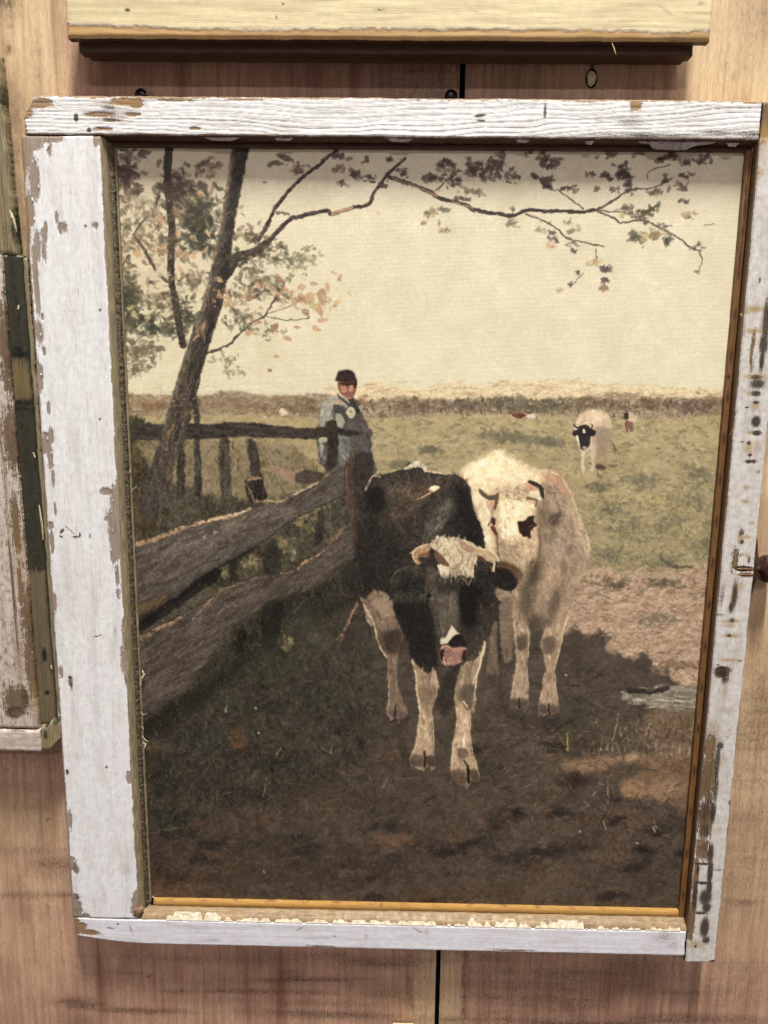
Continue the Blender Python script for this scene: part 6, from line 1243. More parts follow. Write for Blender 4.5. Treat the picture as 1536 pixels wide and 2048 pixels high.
board('bottom_rail', fp, M_SILL, -265.8, 210.6, -310.2, -288.6, 4, 24, res=0.8, grain='x', chips=BCH, dirt_shade=BDI, hue=BHU, side_mat=M_DARKWOOD, seed=17,
      rnd=1.0, wob=0.4, relief=0.22, edge={'b': 0.4, 'l': 1.2}, shape=bot_shape)
RCH = [(1500, 300, 6, 60, .6), (1420, 1500, 10, 30, .7), (1416, 1560, 14, 50, .75), (1410, 1640, 13, 46, .7), (1404, 1700, 12, 24, .5), (1487, 1138, 16, 5, 1), (1384, 1840, 6, 50, .8), (1430, 1925, 12, 5, .8), (1505, 700, 3, 30, .4), (1530, 240, 12, 30, .9), (1392, 1760, 5, 60, .7), (1445, 1345, 14, 12, .8), (1470, 1120, 6, 20, .5)]
RDI = [(1534, 640, 9, 50, .8), (1527, 690, 8, 20, .95), (1524, 720, 5, 24, .9), (1515, 768, 16, 10, .8), (1512, 755, 12, 6, .7), (1512, 787, 10, 6, .8), (1512, 805, 7, 4, .8), (1512, 843, 9, 11, 1.1), (1494, 815, 4, 1.5, 1.2), (1485, 884, 3, 1.5, 1.2), (1514, 866, 9, 5, 1.1), (1498, 886, 5, 4, .8), (1500, 910, 4, 4, .9), (1498, 923, 8, 4, 1.0), (1508, 923, 4, 4, 1.0), (1516, 944, 4, 4, .5), (1483, 1065, 5, 8, .7), (1484, 1084, 5, 5, .8), (1482, 1110, 6, 4, .5), (1475, 1120, 3, 4, .5), (1487, 1137, 19, 4.5, 1.2), (1492, 1149, 15, 4, 1.1), (1498, 1120, 2.5, 8, .9), (1469, 1190, 6, 34, .75), (1445, 1190, 5, 30, .5), (1462, 1215, 5, 12, .9), (1465, 1240, 6, 6, .7), (1458, 1271, 5, 4, .8), (1443, 1343, 15, 11, .95), (1450, 1355, 9, 14, .8), (1436, 1330, 3, 3, .7), (1480, 1322, 5, 3, .6), (1442, 1230, 8, 3, .5),
       (1440, 1492, 8, 10, .8), (1424, 1470, 20, 40, .28), (1434, 1530, 6, 60, .75), (1416, 1560, 14, 50, .42), (1431, 1580, 6, 40, .7), (1411, 1620, 14, 40, .55), (1426, 1625, 6, 30, .9), (1410, 1660, 14, 20, .55), (1406, 1695, 10, 10, .4), (1421, 1708, 7, 26, .95), (1407, 1728, 22, 3, .9), (1420, 1745, 6, 30, 1.1), (1396, 1740, 3, 14, .9), (1405, 1766, 20, 4, .9), (1418, 1775, 6, 20, 1.1), (1411, 1795, 14, 20, .95), (1390, 1795, 5, 40, .8), (1413, 1815, 10, 12, 1.0), (1402, 1826, 16, 4, .8), (1409, 1855, 10, 26, 1.0), (1412, 1880, 9, 10, .8), (1391, 1893, 2.5, 2.5, 1.3), (1437, 1740, 12, 1.5, .7), (1460, 1605, 4, 6, .7), (1430, 1925, 8, 4, .9), (1519, 560, 3, 6, .6)]
RHU = [(1528, 270, 12, 20, 1.0), (1530, 300, 8, 26, .5), (1520, 345, 8, 10, .8), (1508, 618, 20, 6, 1), (1495, 624, 8, 4, .8), (1507, 662, 17, 5, 1), (1531, 640, 8, 40, .7), (1511, 753, 24, 5, 1), (1520, 752, 10, 6, .6), (1500, 787, 8, 5, .7), (1510, 812, 9, 8, .8), (1502, 865, 8, 4, .9), (1497, 897, 7, 12, .9), (1512, 895, 10, 14, .5), (1510, 923, 8, 4, .6), (1492, 975, 6, 5, .9), (1500, 976, 12, 3, .4), (1490, 1003, 8, 4, .9), (1504, 1046, 5, 4, .8), (1481, 1074, 6, 14, 1), (1494, 1074, 9, 4.5, .9), (1495, 1112, 6, 5, .8), (1478, 1172, 12, 8, .7), (1469, 1190, 7, 30, .8), (1462, 1243, 20, 4, 1), (1461, 1251, 10, 5, .8), (1463, 1272, 18, 4, 1), (1460, 1320, 20, 4, .9), (1450, 1380, 6, 30, .5), (1450, 1420, 16, 8, .4), (1424, 1470, 20, 30, .45), (1440, 1520, 12, 14, .4), (1420, 1560, 16, 30, .35), (1436, 1660, 10, 8, .5), (1459, 1460, 4, 3, .9), (1455, 1474, 3, 2, .9), (1391, 1890, 16, 10, .8), (1400, 1825, 18, 4, .5), (1440, 1640, 40, 10, .2), (1530, 760, 30, 4, .3)]
board('right_stile', fp, M_WEATH, 211.9, 235.0, -315.6, 306.2, 3, 24.3, res=0.6, grain='z', chips=RCH, dirt_shade=RDI, hue=RHU, side_mat=M_STILE_SIDE, seed=23,
      rnd=1.5, wob=0.45, relief=0.4, edge={'r': 0.7, 'b': 0.5, 't': 1.5}, basechip=-0.55)
# the inner edge of the right stile is bare: a narrow strip set a little back
board('stile_edge_strip', fp, M_STILE_SIDE, 211.2, 213.2, -289, 283, 17.2, 22.6, res=1.2, grain='z', seed=31, rnd=0.6, wob=0.15, dirt_shade=[(1375, 1800, 8, 60, .6), (1378, 1700, 6, 40, .4)])

# canvas
me = bpy.data.meshes.new('canvas_print')
nx, nz = 30, 40
V = []; uvs = []
for j in range(nz + 1):
    for i in range(nx + 1):
        u, v = i / nx, j / nz
        V.append(((CX0 + u * (CX1 - CX0)) / 1000, -(CD + 0.25 * math.sin(u * PI) * math.sin(v * PI)) / 1000, (CZ1 + v * (CZ0 - CZ1)) / 1000)); uvs.append((u, 1 - v))
F = [(j * (nx + 1) + i, (j + 1) * (nx + 1) + i, (j + 1) * (nx + 1) + i + 1, j * (nx + 1) + i + 1) for j in range(nz) for i in range(nx)]
nb = len(V)
V += [(CX0 / 1000, -0.009, CZ1 / 1000), (CX1 / 1000, -0.009, CZ1 / 1000), (CX1 / 1000, -0.009, CZ0 / 1000), (CX0 / 1000, -0.009, CZ0 / 1000)]
uvs += [(0, 1), (1, 1), (1, 0), (0, 0)]
F.append((nb, nb + 1, nb + 2, nb + 3))
me.from_pydata(V, [], F)
uvl = me.uv_layers.new(name='UVMap')
for l in me.loops: uvl.data[l.index].uv = uvs[l.vertex_index]
me.materials.append(M_CANVAS)
me.polygons.foreach_set('use_smooth', [True] * len(F))
cv_o = link(bpy.data.objects.new('canvas_print', me), fp)
cv_o['label'] = 'canvas print of two cows, a herdsman and a plank fence under a tree'
# fixing strips round the canvas
board('pine_strip', fp, M_PINE, -205.5, 207.0, -282.6, -278.0, 8, 15.6, res=1.1, grain='x', seed=41, rnd=0.6, wob=0.35, relief=0.5, dirt_shade=[(x_, 1812 + (x_ - 800) * .022, 16, 1.6, .55) for x_ in range(340, 1340, 67)] + [(520, 1802, 10, 2, .9), (535, 1801, 6, 2, .8), (665, 1811, 8, 2, .9), (762, 1812, 8, 2, .9), (1280, 1834, 30, 4, .5)])['label'] = 'fresh yellow pine strip along the bottom of the canvas'
board('pine_strip', fp, M_STAIN, 207.3, 211.5, -285.0, 280.5, 8, 15.6, res=1.1, grain='z', seed=42, rnd=0.6, wob=0.3, relief=0.6, dirt_shade=[(1497 - (y_ - 330) * .0895, y_, 4, 14, .6) for y_ in range(380, 1800, 83)] + [(1490, 420, 3, 30, .8), (1480, 520, 3, 40, .6), (1457, 754, 3, 4, 1)])['label'] = 'brown stained strip along the right of the canvas'
board('pine_strip', fp, M_DARKWOOD, -210.5, 208.5, 278.6, 281.6, 8, 15.4, res=1.1, grain='x', seed=43, rnd=0.4, wob=0.2)['label'] = 'dark brown strip along the top of the canvas'
# dark rebate behind the sash members
def box(name, x0, x1, z0, z1, d0, d1, m, parent):
    return mesh_obj(name, [(x0, -d1, z0), (x1, -d1, z0), (x1, -d1, z1), (x0, -d1, z1), (x0, -d0, z0), (x1, -d0, z0), (x1, -d0, z1), (x0, -d0, z1)],
                    [(0, 1, 2, 3), (5, 4, 7, 6), (0, 4, 5, 1), (1, 5, 6, 2), (2, 6, 7, 3), (3, 7, 4, 0)], m, parent, False)


box('rebate', 211.5, 216, -286, 300, 3, 9, M_GAP, fp)
# top: moulded, dirty inner edge under the top rail with flakes of old paint
def sect(name, mat, along, pts, t0, t1, res, amp, seed, parent, nfreq=0.5):
    """strip with a given cross section: pts = [(across, depth)], running along x or z, lumpy by amp"""
    n = int((t1 - t0) / res) + 1; ts = np.linspace(t0, t1, n); k = len(pts)
    V = []; F = []
    for i, t in enumerate(ts):
        for j, (a, d) in enumerate(pts):
            q = (float(vnoise(np.array([t * nfreq]), np.array([j * 1.7]), seed)[0]) - .5) + 0.6 * (float(vnoise(np.array([t * nfreq * 3.1]), np.array([j * 2.3]), seed + 1)[0]) - .5)
            q2 = float(vnoise(np.array([t * nfreq * 0.8]), np.array([j * 2.1 + 40]), seed + 2)[0]) - .5
            e = 0 if j in (0, k - 1) else amp
            V.append((a + q * e, -(d + q2 * e), t) if along == 'z' else (t, -(d + q2 * e), a + q * e))
    for i in range(n - 1):
        for j in range(k):
            F.append((i * k + j, i * k + (j + 1) % k, (i + 1) * k + (j + 1) % k, (i + 1) * k + j))
    F.append(tuple(range(k))[::-1]); F.append(tuple((n - 1) * k + j for j in range(k)))
    o = mesh_obj(name, V, F, mat, parent)
    m_ = o.data
    vs = np.array(V)
    al, ac = (vs[:, 2], vs[:, 0] - vs[:, 1]) if along == 'z' else (vs[:, 0], vs[:, 2] - vs[:, 1])
    for nm, v in (('along', al), ('across', ac)):
        at = m_.attributes.new(nm, 'FLOAT', 'POINT'); at.data.foreach_set('value', v.astype(np.float32))
    return o


sect('top_moulding', M_DARKWOOD, 'x', [(284.5, 10), (281.8, 10), (281.6, 17.5), (282.4, 20.5), (282.9, 22.8), (284.5, 22.8)], -213.5, 210.9, 1.3, 0.55, 50, fp)
# left: grooved wood edge, then a rough line of old putty, then a thin lath against the canvas
sect('left_moulding', M_OLIVE, 'z', [(-215.5, 8), (-215.5, 22.9), (-214.2, 22.8), (-213.3, 20.6), (-212.6, 20.4), (-212.0, 17.8), (-211.0, 15.8), (-211.0, 8)], -287.5, 282.6, 1.4, 0.25, 60, fp, 0.15)
sect('putty_line', M_PUTTY, 'z', [(-212.2, 9), (-211.9, 16.6), (-210.9, 17.4), (-209.6, 16.2), (-208.9, 14.2), (-208.9, 9)], -286.5, 281.5, 0.9, 0.9, 70, fp, 0.8)
sect('lath', M_OLIVE, 'z', [(-209.2, 9), (-209.0, 14.0), (-208.2, 14.2), (-207.8, 13.0), (-207.8, 9)], -281.5, 280.5, 1.4, 0.35, 80, fp, 0.3)
# bottom: sloping bare ledge with cream filler chips
sect('bottom_moulding', M_LEDGE, 'x', [(-290.0, 9), (-282.7, 9), (-282.8, 15.2), (-283.6, 17.0), (-284.2, 17.6), (-285.4, 20.5), (-288.4, 23.4), (-290.0, 23.2)], -213.0, 211.0, 1.3, 0.5, 90, fp, 0.25)
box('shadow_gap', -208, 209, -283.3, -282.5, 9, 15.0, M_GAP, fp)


def chip_sheet(name, x0, x1, zt, zb, dt, db, seed, mat, parent, thr=0.5, step=0.8, lift=0.45, fx=0.09, bias=None):
    """ragged crust of filler lying on a sloping ledge, with real thickness"""
    n = int((x1 - x0) / step); V = []; F = []
    xs = [x0 + i * step for i in range(n + 1)]
    up = []
    for x in xs:
        q = float(fbm(np.array([x * fx]), np.array([2.0]), seed, 4)[0]) + 0.10 * (float(vnoise(np.array([x * .45]), np.array([0.3]), seed + 3)[0]) - .5)
        if bias: q += bias(x)
        up.append(min(1.0, max(0.0, (q - thr) * 3.6 + 0.3)))
    for i, x in enumerate(xs):
        t = up[i]
        z1 = zb + (zt - zb) * t; d1 = db + (dt - db) * t
        l_ = lift * (.6 + .8 * float(vnoise(np.array([x * .6]), np.array([9.]), seed)[0]))
        V += [(x, -(db + l_), zb), (x, -(d1 + l_), z1 + 0.05), (x, -(d1 - 0.2), z1 + 0.1), (x, -(db - 0.2), zb - .1)]
    for i in range(n):
        if up[i] < 0.03 and up[i + 1] < 0.03: continue
        a, b = 4 * i, 4 * i + 4
        F += [(a, b, b + 1, a + 1), (a + 1, b + 1, b + 2, a + 2), (a + 3, a, b, b + 3)]
    if F:
        return mesh_obj(name, V, F, mat, parent, False)


chip_sheet('filler_crust', -193, -150, -284.6, -288.3, 19.2, 23.6, 4, M_CHALK, fp, thr=.36, fx=.14)
chip_sheet('filler_crust', -148, 40, -286.6, -288.3, 21.4, 23.6, 5, M_CHALK, fp, thr=.47, fx=.2)
chip_sheet('filler_crust', 42, 132, -284.7, -288.3, 19.3, 23.6, 9, M_CHALK, fp, thr=.42, fx=.13)
chip_sheet('filler_crust', 133, 206, -286.6, -288.3, 21.8, 23.6, 12, M_CHALK, fp, thr=.49, fx=.25)
# loose grey paint flake hanging under the top rail near the right corner
V = []; F = []
pts = [(133, 283.2), (136, 281.6), (142, 281.2), (143.5, 279.4), (146, 278.2), (153, 277.9), (159, 277.7), (166, 277.9), (169, 279.3), (173, 280.4), (180, 281.2), (184, 282.0), (185, 283.2)]
for dd, off in ((21.4, 0), (20.9, 1)):
    for (x, z) in pts: V.append((x, -(dd + (283 - z) * -0.25), z))
k = len(pts)
F = [tuple(range(k))[::-1], tuple(range(k, 2 * k))] + [(i, (i + 1) % k, (i + 1) % k + k, i + k) for i in range(k)]
mesh_obj('paint_flake', V, F, M_FLAKE, fp, False)
for (x, z, w) in [(-19, 281.9, 9), (-95, 282.1, 7), (-135, 281.8, 12), (60, 282.0, 5), (195, 280.6, 4), (103, 281.2, 3)]:
    V = [(x - w, -22.2, z + 1), (x - w * .6, -22.0, z - .9), (x + w * .5, -22.0, z - 1.1), (x + w, -22.2, z + 1), (x - w, -21.8, z + 1), (x - w * .6, -21.6, z - .9), (x + w * .5, -21.6, z - 1.1), (x + w, -21.8, z + 1)]
    mesh_obj('paint_flake', V, [(3, 2, 1, 0), (4, 5, 6, 7), (0, 1, 5, 4), (1, 2, 6, 5), (2, 3, 7, 6)], M_FLAKE, fp, False)
# specks and crumbs along the mouldings
rr = random.Random(3)
V = []; F = []
def crumb(x, d, z, s):
    b = len(V)
    for q in [(-1, 0, -.6), (1, .2, -.5), (.3, -.1, .9), (0, .9, .1)]:
        V.append((x + q[0] * s * rr.uniform(.6, 1.3), -(d + q[1] * s), z + q[2] * s * rr.uniform(.6, 1.3)))
    F.extend([(b, b + 1, b + 3), (b + 1, b + 2, b + 3), (b + 2, b, b + 3), (b, b + 2, b + 1)])
for _ in range(150): crumb(rr.uniform(-205, 205) if rr.random() < .4 else rr.choice([rr.uniform(-120, -30), rr.uniform(20, 60)]), rr.uniform(16.5, 21), rr.uniform(281.2, 282.3), rr.uniform(.12, .32))
for _ in range(300): crumb(rr.uniform(-211.5, -208.6), rr.uniform(15.0, 17.2), rr.uniform(-284, 280), rr.uniform(.12, .30))
for _ in range(90): crumb(rr.uniform(-200, 205), rr.uniform(16, 20), rr.uniform(-286, -283.5), rr.uniform(.12, .3))
o = mesh_obj('paint_crumbs', V, F, M_CURL, fp, False); o['kind'] = 'stuff'
fr_ = random.Random(11)
for (px_, py_) in [(97, 290), (72, 318), (78, 372), (66, 398), (70, 436), (63, 470), (116, 448), (82, 668), (84, 748), (96, 876), (104, 905), (109, 925), (222, 976), (226, 1000), (222, 1022), (224, 1060), (222, 1100), (230, 1140), (246, 1262), (245, 1300), (250, 1345), (256, 1548), (268, 1792), (268, 1820), (150, 1722), (160, 1800), (166, 1826), (60, 1850)]:
    if px_ < 62: continue
    x_, z_ = px2w(px_, py_, 24.3)
    L_ = fr_.uniform(1.2, 3.0); w_ = fr_.uniform(.5, 1.1); u_ = fr_.uniform(.35, .9); s_ = -1 if px_ < 180 else 1
    V = []
    for k in range(4):
        t_ = k / 3
        V += [(x_ + s_ * w_ * t_, -(24.15 + u_ * t_ * t_), z_ - L_ * (.5 - .12 * k * fr_.random())), (x_ + s_ * w_ * t_, -(24.15 + u_ * t_ * t_), z_ + L_ * (.5 - .15 * k * fr_.random()))]
    V += [(v[0], v[1] + .12, v[2]) for v in V]
    F = []
    for k in range(3):
        a_ = 2 * k; F += [(a_, a_ + 2, a_ + 3, a_ + 1), (a_ + 8, a_ + 9, a_ + 11, a_ + 10), (a_, a_ + 8, a_ + 10, a_ + 2), (a_ + 1, a_ + 3, a_ + 11, a_ + 9)]
    F += [(6, 14, 15, 7), (0, 1, 9, 8)]
    mesh_obj('paint_flake', V, F, M_WFLAKE, fp, False)
# corner blob of filler bottom left, slivers of paint curling over the canvas edge
def sliver(pts, w, mat, parent, name='paint_sliver'):
    V = []; F = []
    P = [Vector((p[0], -p[1], p[2])) for p in pts]
    for i, p in enumerate(P):
        t = (P[min(i + 1, len(P) - 1)] - P[max(i - 1, 0)]).normalized()
        s = t.cross(Vector((0.2, 1, 0))).normalized() * w * math.sin(PI * (i + .6) / (len(P) + .2))
        V += [p + s, p - s, p - s + Vector((0, .12, 0)), p + s + Vector((0, .12, 0))]
    for i in range(len(P) - 1):
        a, b = 4 * i, 4 * i + 4
        F += [(a, a + 1, b + 1, b), (a + 1, a + 2, b + 2, b + 1), (a + 2, a + 3, b + 3, b + 2), (a + 3, a, b, b + 3)]
    return mesh_obj(name, V, F, mat, parent)


def pxs(lst): return [(*(lambda q: (q[0],))(px2w(a, b, d)), d, px2w(a, b, d)[1]) for a, b, d in lst]


for lst, w in [([(284, 1340, 15), (288, 1348, 15.5), (284, 1358, 15)], .9), ([(282, 1352, 15), (281, 1372, 15)], .5), ([(281, 1424, 15), (287, 1430, 15.8), (294, 1427, 16.5)], .45), ([(283, 1453, 15), (287, 1458, 15.5)], .5), ([(284, 1472, 15), (290, 1480, 15.6), (297, 1484, 16.4)], .6), ([(285, 1486, 14.5), (291, 1487, 15.2), (289, 1496, 14.6)], .9), ([(262, 984, 15), (267, 977, 16), (275, 973, 17)], .3), ([(262, 938, 15), (259, 945, 15.5)], .4), ([(304, 1793, 15), (310, 1798, 16)], .9)]:
    sliver(pxs(lst), w, M_CURL, fp)
for lst in [[(1484, 626, 22.6), (1481, 629, 24), (1486, 634, 24.5)], [(1480, 628, 22.6), (1487, 629, 24.4)], [(1473, 805, 22.6), (1471, 825, 23.4), (1475, 835, 24.2)], [(1476, 836, 24.4), (1467, 858, 23.4), (1460, 870, 22.8)], [(1484, 690, 23), (1486, 710, 24.3)]]:
    sliver(pxs(lst), .22, M_STRAW, fp, 'wood_splinter')
# filler lump in the lower left corner
V = []; F = []
c0 = px2w(282, 1822, 22)
n = 18
for ring, (r, dd) in enumerate([(1.0, 21.5), (.8, 23.6), (.45, 24.6)]):
    for k in range(n):
        w = 2 * PI * k / n; q = 1 + .28 * math.sin(3 * w + ring) + .16 * math.sin(5 * w + 2 * ring)
        V.append((c0[0] - 2.5 + 4.0 * r * q * math.cos(w), -(dd + .3 * math.sin(4 * w)), c0[1] + 5.5 * r * q * math.sin(w)))
for ring in range(2):
    for k in range(n): F.append((ring * n + k, ring * n + (k + 1) % n, (ring + 1) * n + (k + 1) % n, (ring + 1) * n + k))
F.append(tuple(2 * n + k for k in range(n)))
mesh_obj('corner_filler', V, F, simple('brown_filler', (142, 112, 78), .6, 0, .8, 420, (96, 72, 46)), fp)
# iron catch on the outer edge of the right stile
V = []; F = []
zc = px2w(1516, 1136, 18)[1]
n = 22
for (x, s) in [(234.6, 1.0), (237.6, 1.0), (238.6, .9)]:
    for k in range(n):
        w = 2 * PI * k / n
        cw, sw = math.cos(w), math.sin(w)
        hw = 7.0 + (0.8 if abs(sw) < .5 else -1.2)
        V.append((x, -(14.5 + hw * s * (abs(cw) ** .8) * (1 if cw > 0 else -1)), zc + 23.0 * s * (abs(sw) ** .8) * (1 if sw > 0 else -1)))
for r_ in range(2):
    for k in range(n): F.append((r_ * n + k, r_ * n + (k + 1) % n, (r_ + 1) * n + (k + 1) % n, (r_ + 1) * n + k))
F.append(tuple(2 * n + k for k in range(n))); F.append(tuple(range(n))[::-1])
pl = mesh_obj('catch_plate', V, F, M_RUST, fp)
pl['label'] = 'rusty iron plate on the outer edge of the right stile'
lathe('knob', [(2.4, 0), (2.2, 4), (3.0, 5.5), (8.4, 7.5), (9.6, 10), (9.6, 14), (8.0, 17.5), (3.5, 19)], (238.2, 12, zc - 2.0), 'x', M_RUST, pl, 24, 1.05)
for sz in (-17, 17):
    lathe('plate_screw', [(2.2, 0), (2.0, .6), (1.0, .9)], (238.5, 14.5, zc + sz), 'x', M_SCREW, pl, 12)
hx, hz = px2w(1487, 1138, 24.3)
for k, (z_, L_) in enumerate([(hz, 12.5), (hz - 4.2, 10.5)]):     # two exposed screw threads sunk in the worn paint
    pr_ = [(0.15, 0)]
    for q in range(14):
        pr_ += [(0.95 if q > 2 else .3 + .2 * q, 0.4 + q * L_ / 14), (0.65 if q > 2 else .3 + .15 * q, 0.4 + (q + .5) * L_ / 14)]
    lathe('screw_thread', pr_, (211.9 + 10.0 + (0 if k == 0 else 2.2), 24.1, z_), 'x', simple('rusty_thread%d' % k, (140, 96, 60), .5, .4, .4, 600, (84, 54, 34)), fp, 10)

# ------------------------------------------------------------------ screws that hold the frame to the wall
def screw(px, py, d, label, r=4.2):
    x, z = px2w(px, py, d)
    o = lathe('wall_screw', [(r * .5, -3), (r * .55, 0), (r, 0.6), (r, 1.2), (r * .8, 2.0), (r * .35, 2.5)], (x, d, z), 'y', M_SCREW, None, 20)
    tag(o, label, 'screw', 'screws in the wall above the framed picture')


screw(283, 191, 3, 'black screw head peeping over the top rail towards its left end')
screw(902, 193, 3, 'black screw head peeping over the top rail next to the wall joint')
x_, z_ = px2w(293, 188, 6)
tag(tube('hanging_wire', [(x_ - 2, 5, z_ - 1), (x_ + 1.5, 6.5, z_ + 1.0), (x_ + 5.5, 7, z_ - 1.2), (x_ + 6.5, 6.5, z_ - 5)], .35, simple('bright_wire', (196, 188, 170), .35, .7, .1, 500, (140, 130, 116))), 'short end of pale wire beside the left screw head above the frame', 'wire')

# ------------------------------------------------------------------ cream painted frame above
yf = thing('cream_frame', 'cream painted wooden frame hanging above, only its lower rail in view', 'frame')
YCH = [(200, 62, 50, 5), (150, 64, 14, 4), (1000, 69, 400, 2.2), (500, 63, 300, 2.2), (1400, 92, 18, 6)]


def y_fields(X, Z, chip, dr, hu):
    e = Z - YB
    w = 5.2 + 3.2 * (fbm(X * 0.03, X * 0, 77) - .5) + 2.0 * (fbm(X * 0.2, X * 0, 78) - .5)
    left = np.clip((-150 - X) / 40, 0, 1); w = w + left * 1.2
    chip = np.maximum(chip, np.clip((w - e) / 3.0, -1, 1))
    return chip, dr, hu


YB = px2w(700, 77, 34)[1]
board('lower_rail', yf, M_CREAM, px2w(131, 40, 34)[0], px2w(1425, 40, 34)[0], YB, 402, 26, 34, res=0.9, grain='x', side_mat=M_DARKWOOD, seed=61, rnd=2.2, wob=0.5, relief=0.35, field_fn=y_fields,
      dirt_shade=[(255, 20, 5, 3, .9), (760, 20, 12, 4, .4), (1403, 6, 8, 5, .4), (1330, 20, 20, 1.5, .5, -30), (940, 15, 20, 1, .5, -30), (1360, 78, 26, 8, .3), (553, 34, 2, 6, .6), (566, 8, 2, 2, .9)], hue=[(1385, 78, 40, 12, .15)])
board('back_rail', yf, M_DARKWOOD, px2w(156, 90, 25)[0], px2w(1386, 105, 25)[0], px2w(700, 106, 25)[1], 400, 15, 25, res=1.5, grain='x', seed=62, rnd=1.4, wob=0.4, relief=0.2)
board('back_lath', yf, M_DARKWOOD, -224, 163, px2w(700, 115, 14)[1], 400, 5, 14, res=2.0, grain='x', seed=63, rnd=0.6, wob=0.5, relief=0.2, hue=[(700, 118, 500, 6, .6)])
box('hanger_block', -40, 0, 365, 400, 0, 5, M_DARKWOOD, yf)
lst = [(1224, 86, 35), (1228, 96, 36.5), (1232, 109, 37)]
sliver(pxs(lst), .3, M_STRAW, yf, 'wood_splinter')

# ------------------------------------------------------------------ weathered frame at the left
lf = thing('weathered_frame', 'weathered frame with peeling pinkish paint and a dark green strip at the left edge', 'frame')
TL = (-270.0, 78.0, 0.0085)
board('stile', lf, M_PEEL, -420, -282.5, -128.5, 208, 6, 28, res=1.3, grain='z', seed=71, rnd=1.6, wob=0.7, relief=1.2, tilt=TL, basechip=-0.25,
      chips=[(20, 700, 20, 90, .8), (26, 880, 20, 60, .7), (30, 1050, 8, 60, .8), (54, 1240, 14, 60, .6), (58, 1340, 12, 60, .7), (28, 1400, 24, 30, .9), (38, 1180, 4, 60, .9)],
      dirt_shade=[(20, 720, 14, 90, .5), (34, 900, 12, 60, .6), (60, 1260, 14, 90, .5), (24, 1424, 20, 14, 1.0), (46, 1398, 10, 22, .9), (66, 1350, 6, 60, .5), (8, 950, 4, 160, .5), (24, 1180, 3, 160, .8), (50, 1080, 8, 40, .6)],
      hue=[(40, 1120, 16, 100, .5), (34, 1300, 12, 60, .6), (66, 1400, 10, 60, .8), (56, 1210, 10, 60, .5)])
board('stile_head', lf, M_OLIVE, -420, -274.6, 207.2, 331, 15, 24, res=1.3, grain='z', side_mat=M_OLIVE, seed=72, rnd=4.0, wob=0.8, relief=1.8, tilt=(-274.0, 208.0, 0.024),
      dirt_shade=[(16, 190, 12, 24, 1.0), (30, 450, 8, 40, .8), (22, 300, 4, 120, .5), (8, 480, 4, 60, .4)], hue=[(10, 430, 6, 60, .4), (20, 260, 4, 60, .4)],
      profile=lambda X, Z: -3.2 * np.exp(-((X + 281.5) / 1.0) ** 2) - 4.5 * np.clip((X + 276.0) / 4.0, 0, 1) - 1.6 * np.exp(-((X + 287.0) / .8) ** 2) - 1.5 * np.exp(-((Z - 302) / .7) ** 2))


def g_fields(X, Z, chip, dr, hu):
    # green above and in the middle, worn bare between and below
    z1 = px2w(30, 708, 22)[1]; z2 = px2w(60, 812, 22)[1]; z3 = px2w(66, 1138, 22)[1]
    b = np.full(X.shape, -0.55)
    b = np.where((Z < z1) & (Z > z2), 0.3, b); b = np.where(Z < z3, 0.5, b)
    k = 8.0
    for zz in (z1, z2, z3):
        b = b * np.clip(np.abs(Z - zz) / k, 0, 1)
    hu = np.maximum(hu, np.clip(1 - np.abs(Z - (z1 + z2) / 2) / ((z1 - z2) * .55), 0, 1) * .6)
    dr = np.maximum(dr, 0.35 * fbm(X * .1, Z * .03, 91) * (b > 0) + .9 * np.exp(-((Z - z2) / 4) ** 2) + .8 * np.exp(-((Z - z1) / 3) ** 2) + .5 * np.exp(-((X + 271) / 1.2) ** 2))
    return b, dr, hu


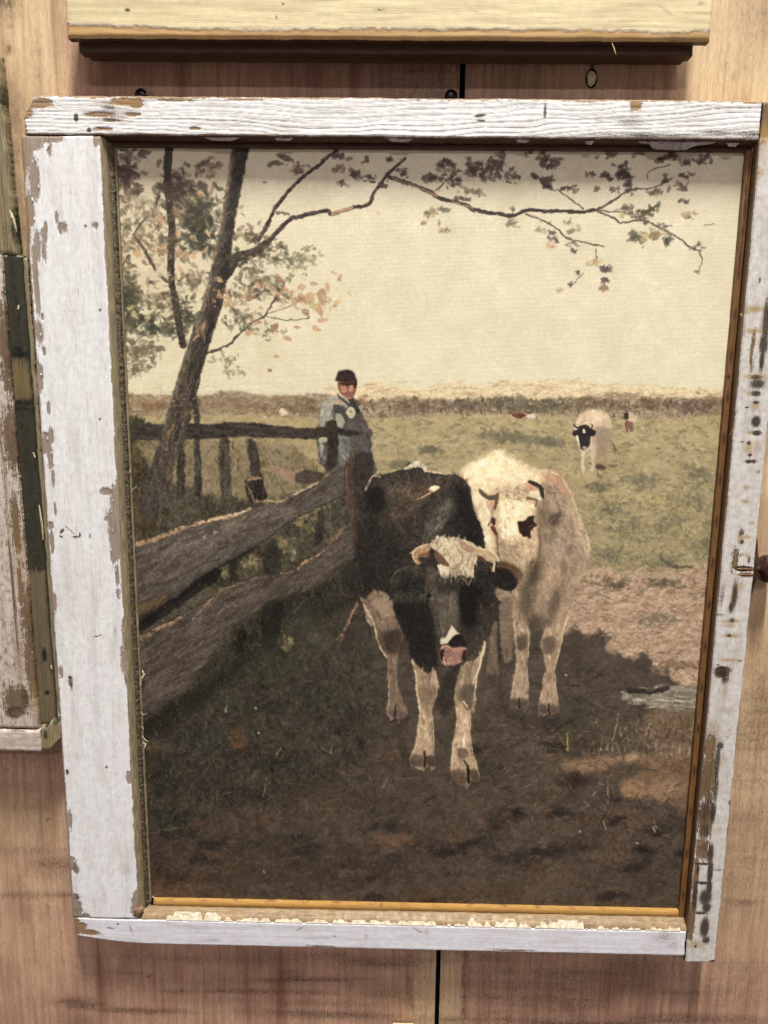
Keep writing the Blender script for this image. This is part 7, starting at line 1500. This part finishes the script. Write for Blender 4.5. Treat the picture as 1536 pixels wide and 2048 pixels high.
board('green_strip', lf, M_GREEN, -283.5, -270.2, -127.5, 208, 6, 22.5, res=1.0, grain='z', seed=73, rnd=1.2, wob=0.4, relief=0.6, tilt=TL, field_fn=g_fields,
      profile=lambda X, Z: 1.2 * np.exp(-((X + 282.6) / 0.8) ** 2) - 1.4 * np.clip((X + 273.5) / 1.5, 0, 1), dirt_shade=[(85, 1310, 5, 14, 1.2), (36, 700, 10, 8, 1.0), (90, 1385, 6, 6, .8), (78, 1300, 4, 120, .3)])['label'] = 'recessed strip, dark green above and in the middle, bare between'
board('outer_edge', lf, M_OLIVE, -271.4, -268.2, -127.5, 207, 4, 20.5, res=1.2, grain='z', seed=74, rnd=1.4, wob=0.9, relief=1.0, tilt=TL, dirt_shade=[(88, 1180, 6, 200, .5), (36, 520, 5, 60, .9), (70, 950, 5, 100, .4)], hue=[(90, 1260, 4, 100, .6)])
board('bottom_rail', lf, M_PEEL, -420, -281.5, -146.5, -129.8, 6, 29, res=1.1, grain='x', seed=75, rnd=1.6, wob=0.7, relief=0.7, tilt=TL, basechip=-0.5, chips=[(34, 1450, 16, 12, .8)], dirt_shade=[(30, 1460, 16, 10, .5), (12, 1448, 4, 4, .8)])


def endshape(X, Z):
    k = np.clip((X + 276) / 9, 0, 1); lo = np.clip((-128 - Z) / 18, 0, 1)
    hi = np.clip((Z + 134) / 6, 0, 1)
    return X, Z + 9.0 * k * lo + 5.0 * np.exp(-((X + 272.5) / 3.5) ** 2) * hi


board('rail_end', lf, M_OLIVE, -281.8, -266.6, -146.3, -127.8, 6, 27, res=0.9, grain='z', seed=76, rnd=2.2, wob=0.8, relief=1.2, tilt=TL, shape=endshape,
      dirt_shade=[(88, 1452, 5, 6, 1.1), (86, 1470, 4, 10, .9), (104, 1456, 5, 6, .8), (112, 1440, 4, 20, .7)], hue=[(90, 1480, 14, 14, .4)],
      profile=lambda X, Z: -5.0 * np.clip((X + 274) / 7, 0, 1))
for lst, w in [([(22, 425, 26), (27, 440, 28), (33, 464, 26)], 1.1), ([(19, 420, 27), (24, 436, 28.5)], .8), ([(37, 610, 25), (36, 618, 26)], .8), ([(66, 905, 24), (70, 915, 25)], .8), ([(78, 1010, 22), (84, 1050, 23), (86, 1080, 22)], .9), ([(102, 1330, 22), (103, 1338, 23)], .7), ([(117, 1425, 22), (118, 1432, 23)], .6)]:
    sliver(pxs(lst), w, M_CURL, lf)

# ------------------------------------------------------------------ corner of another frame just entering at the bottom
bf = thing('lower_frame', 'top corner of a cream wooden block just entering at the bottom edge below the frame', 'frame')
x0_, z0_ = px2w(786, 2045.5, 2)
board('top_piece', bf, M_CREAM, x0_, x0_ + 17, z0_ - 46, z0_, 2, 26, res=1.2, grain='x', seed=81, rnd=0.5, wob=0.2, relief=0.1)
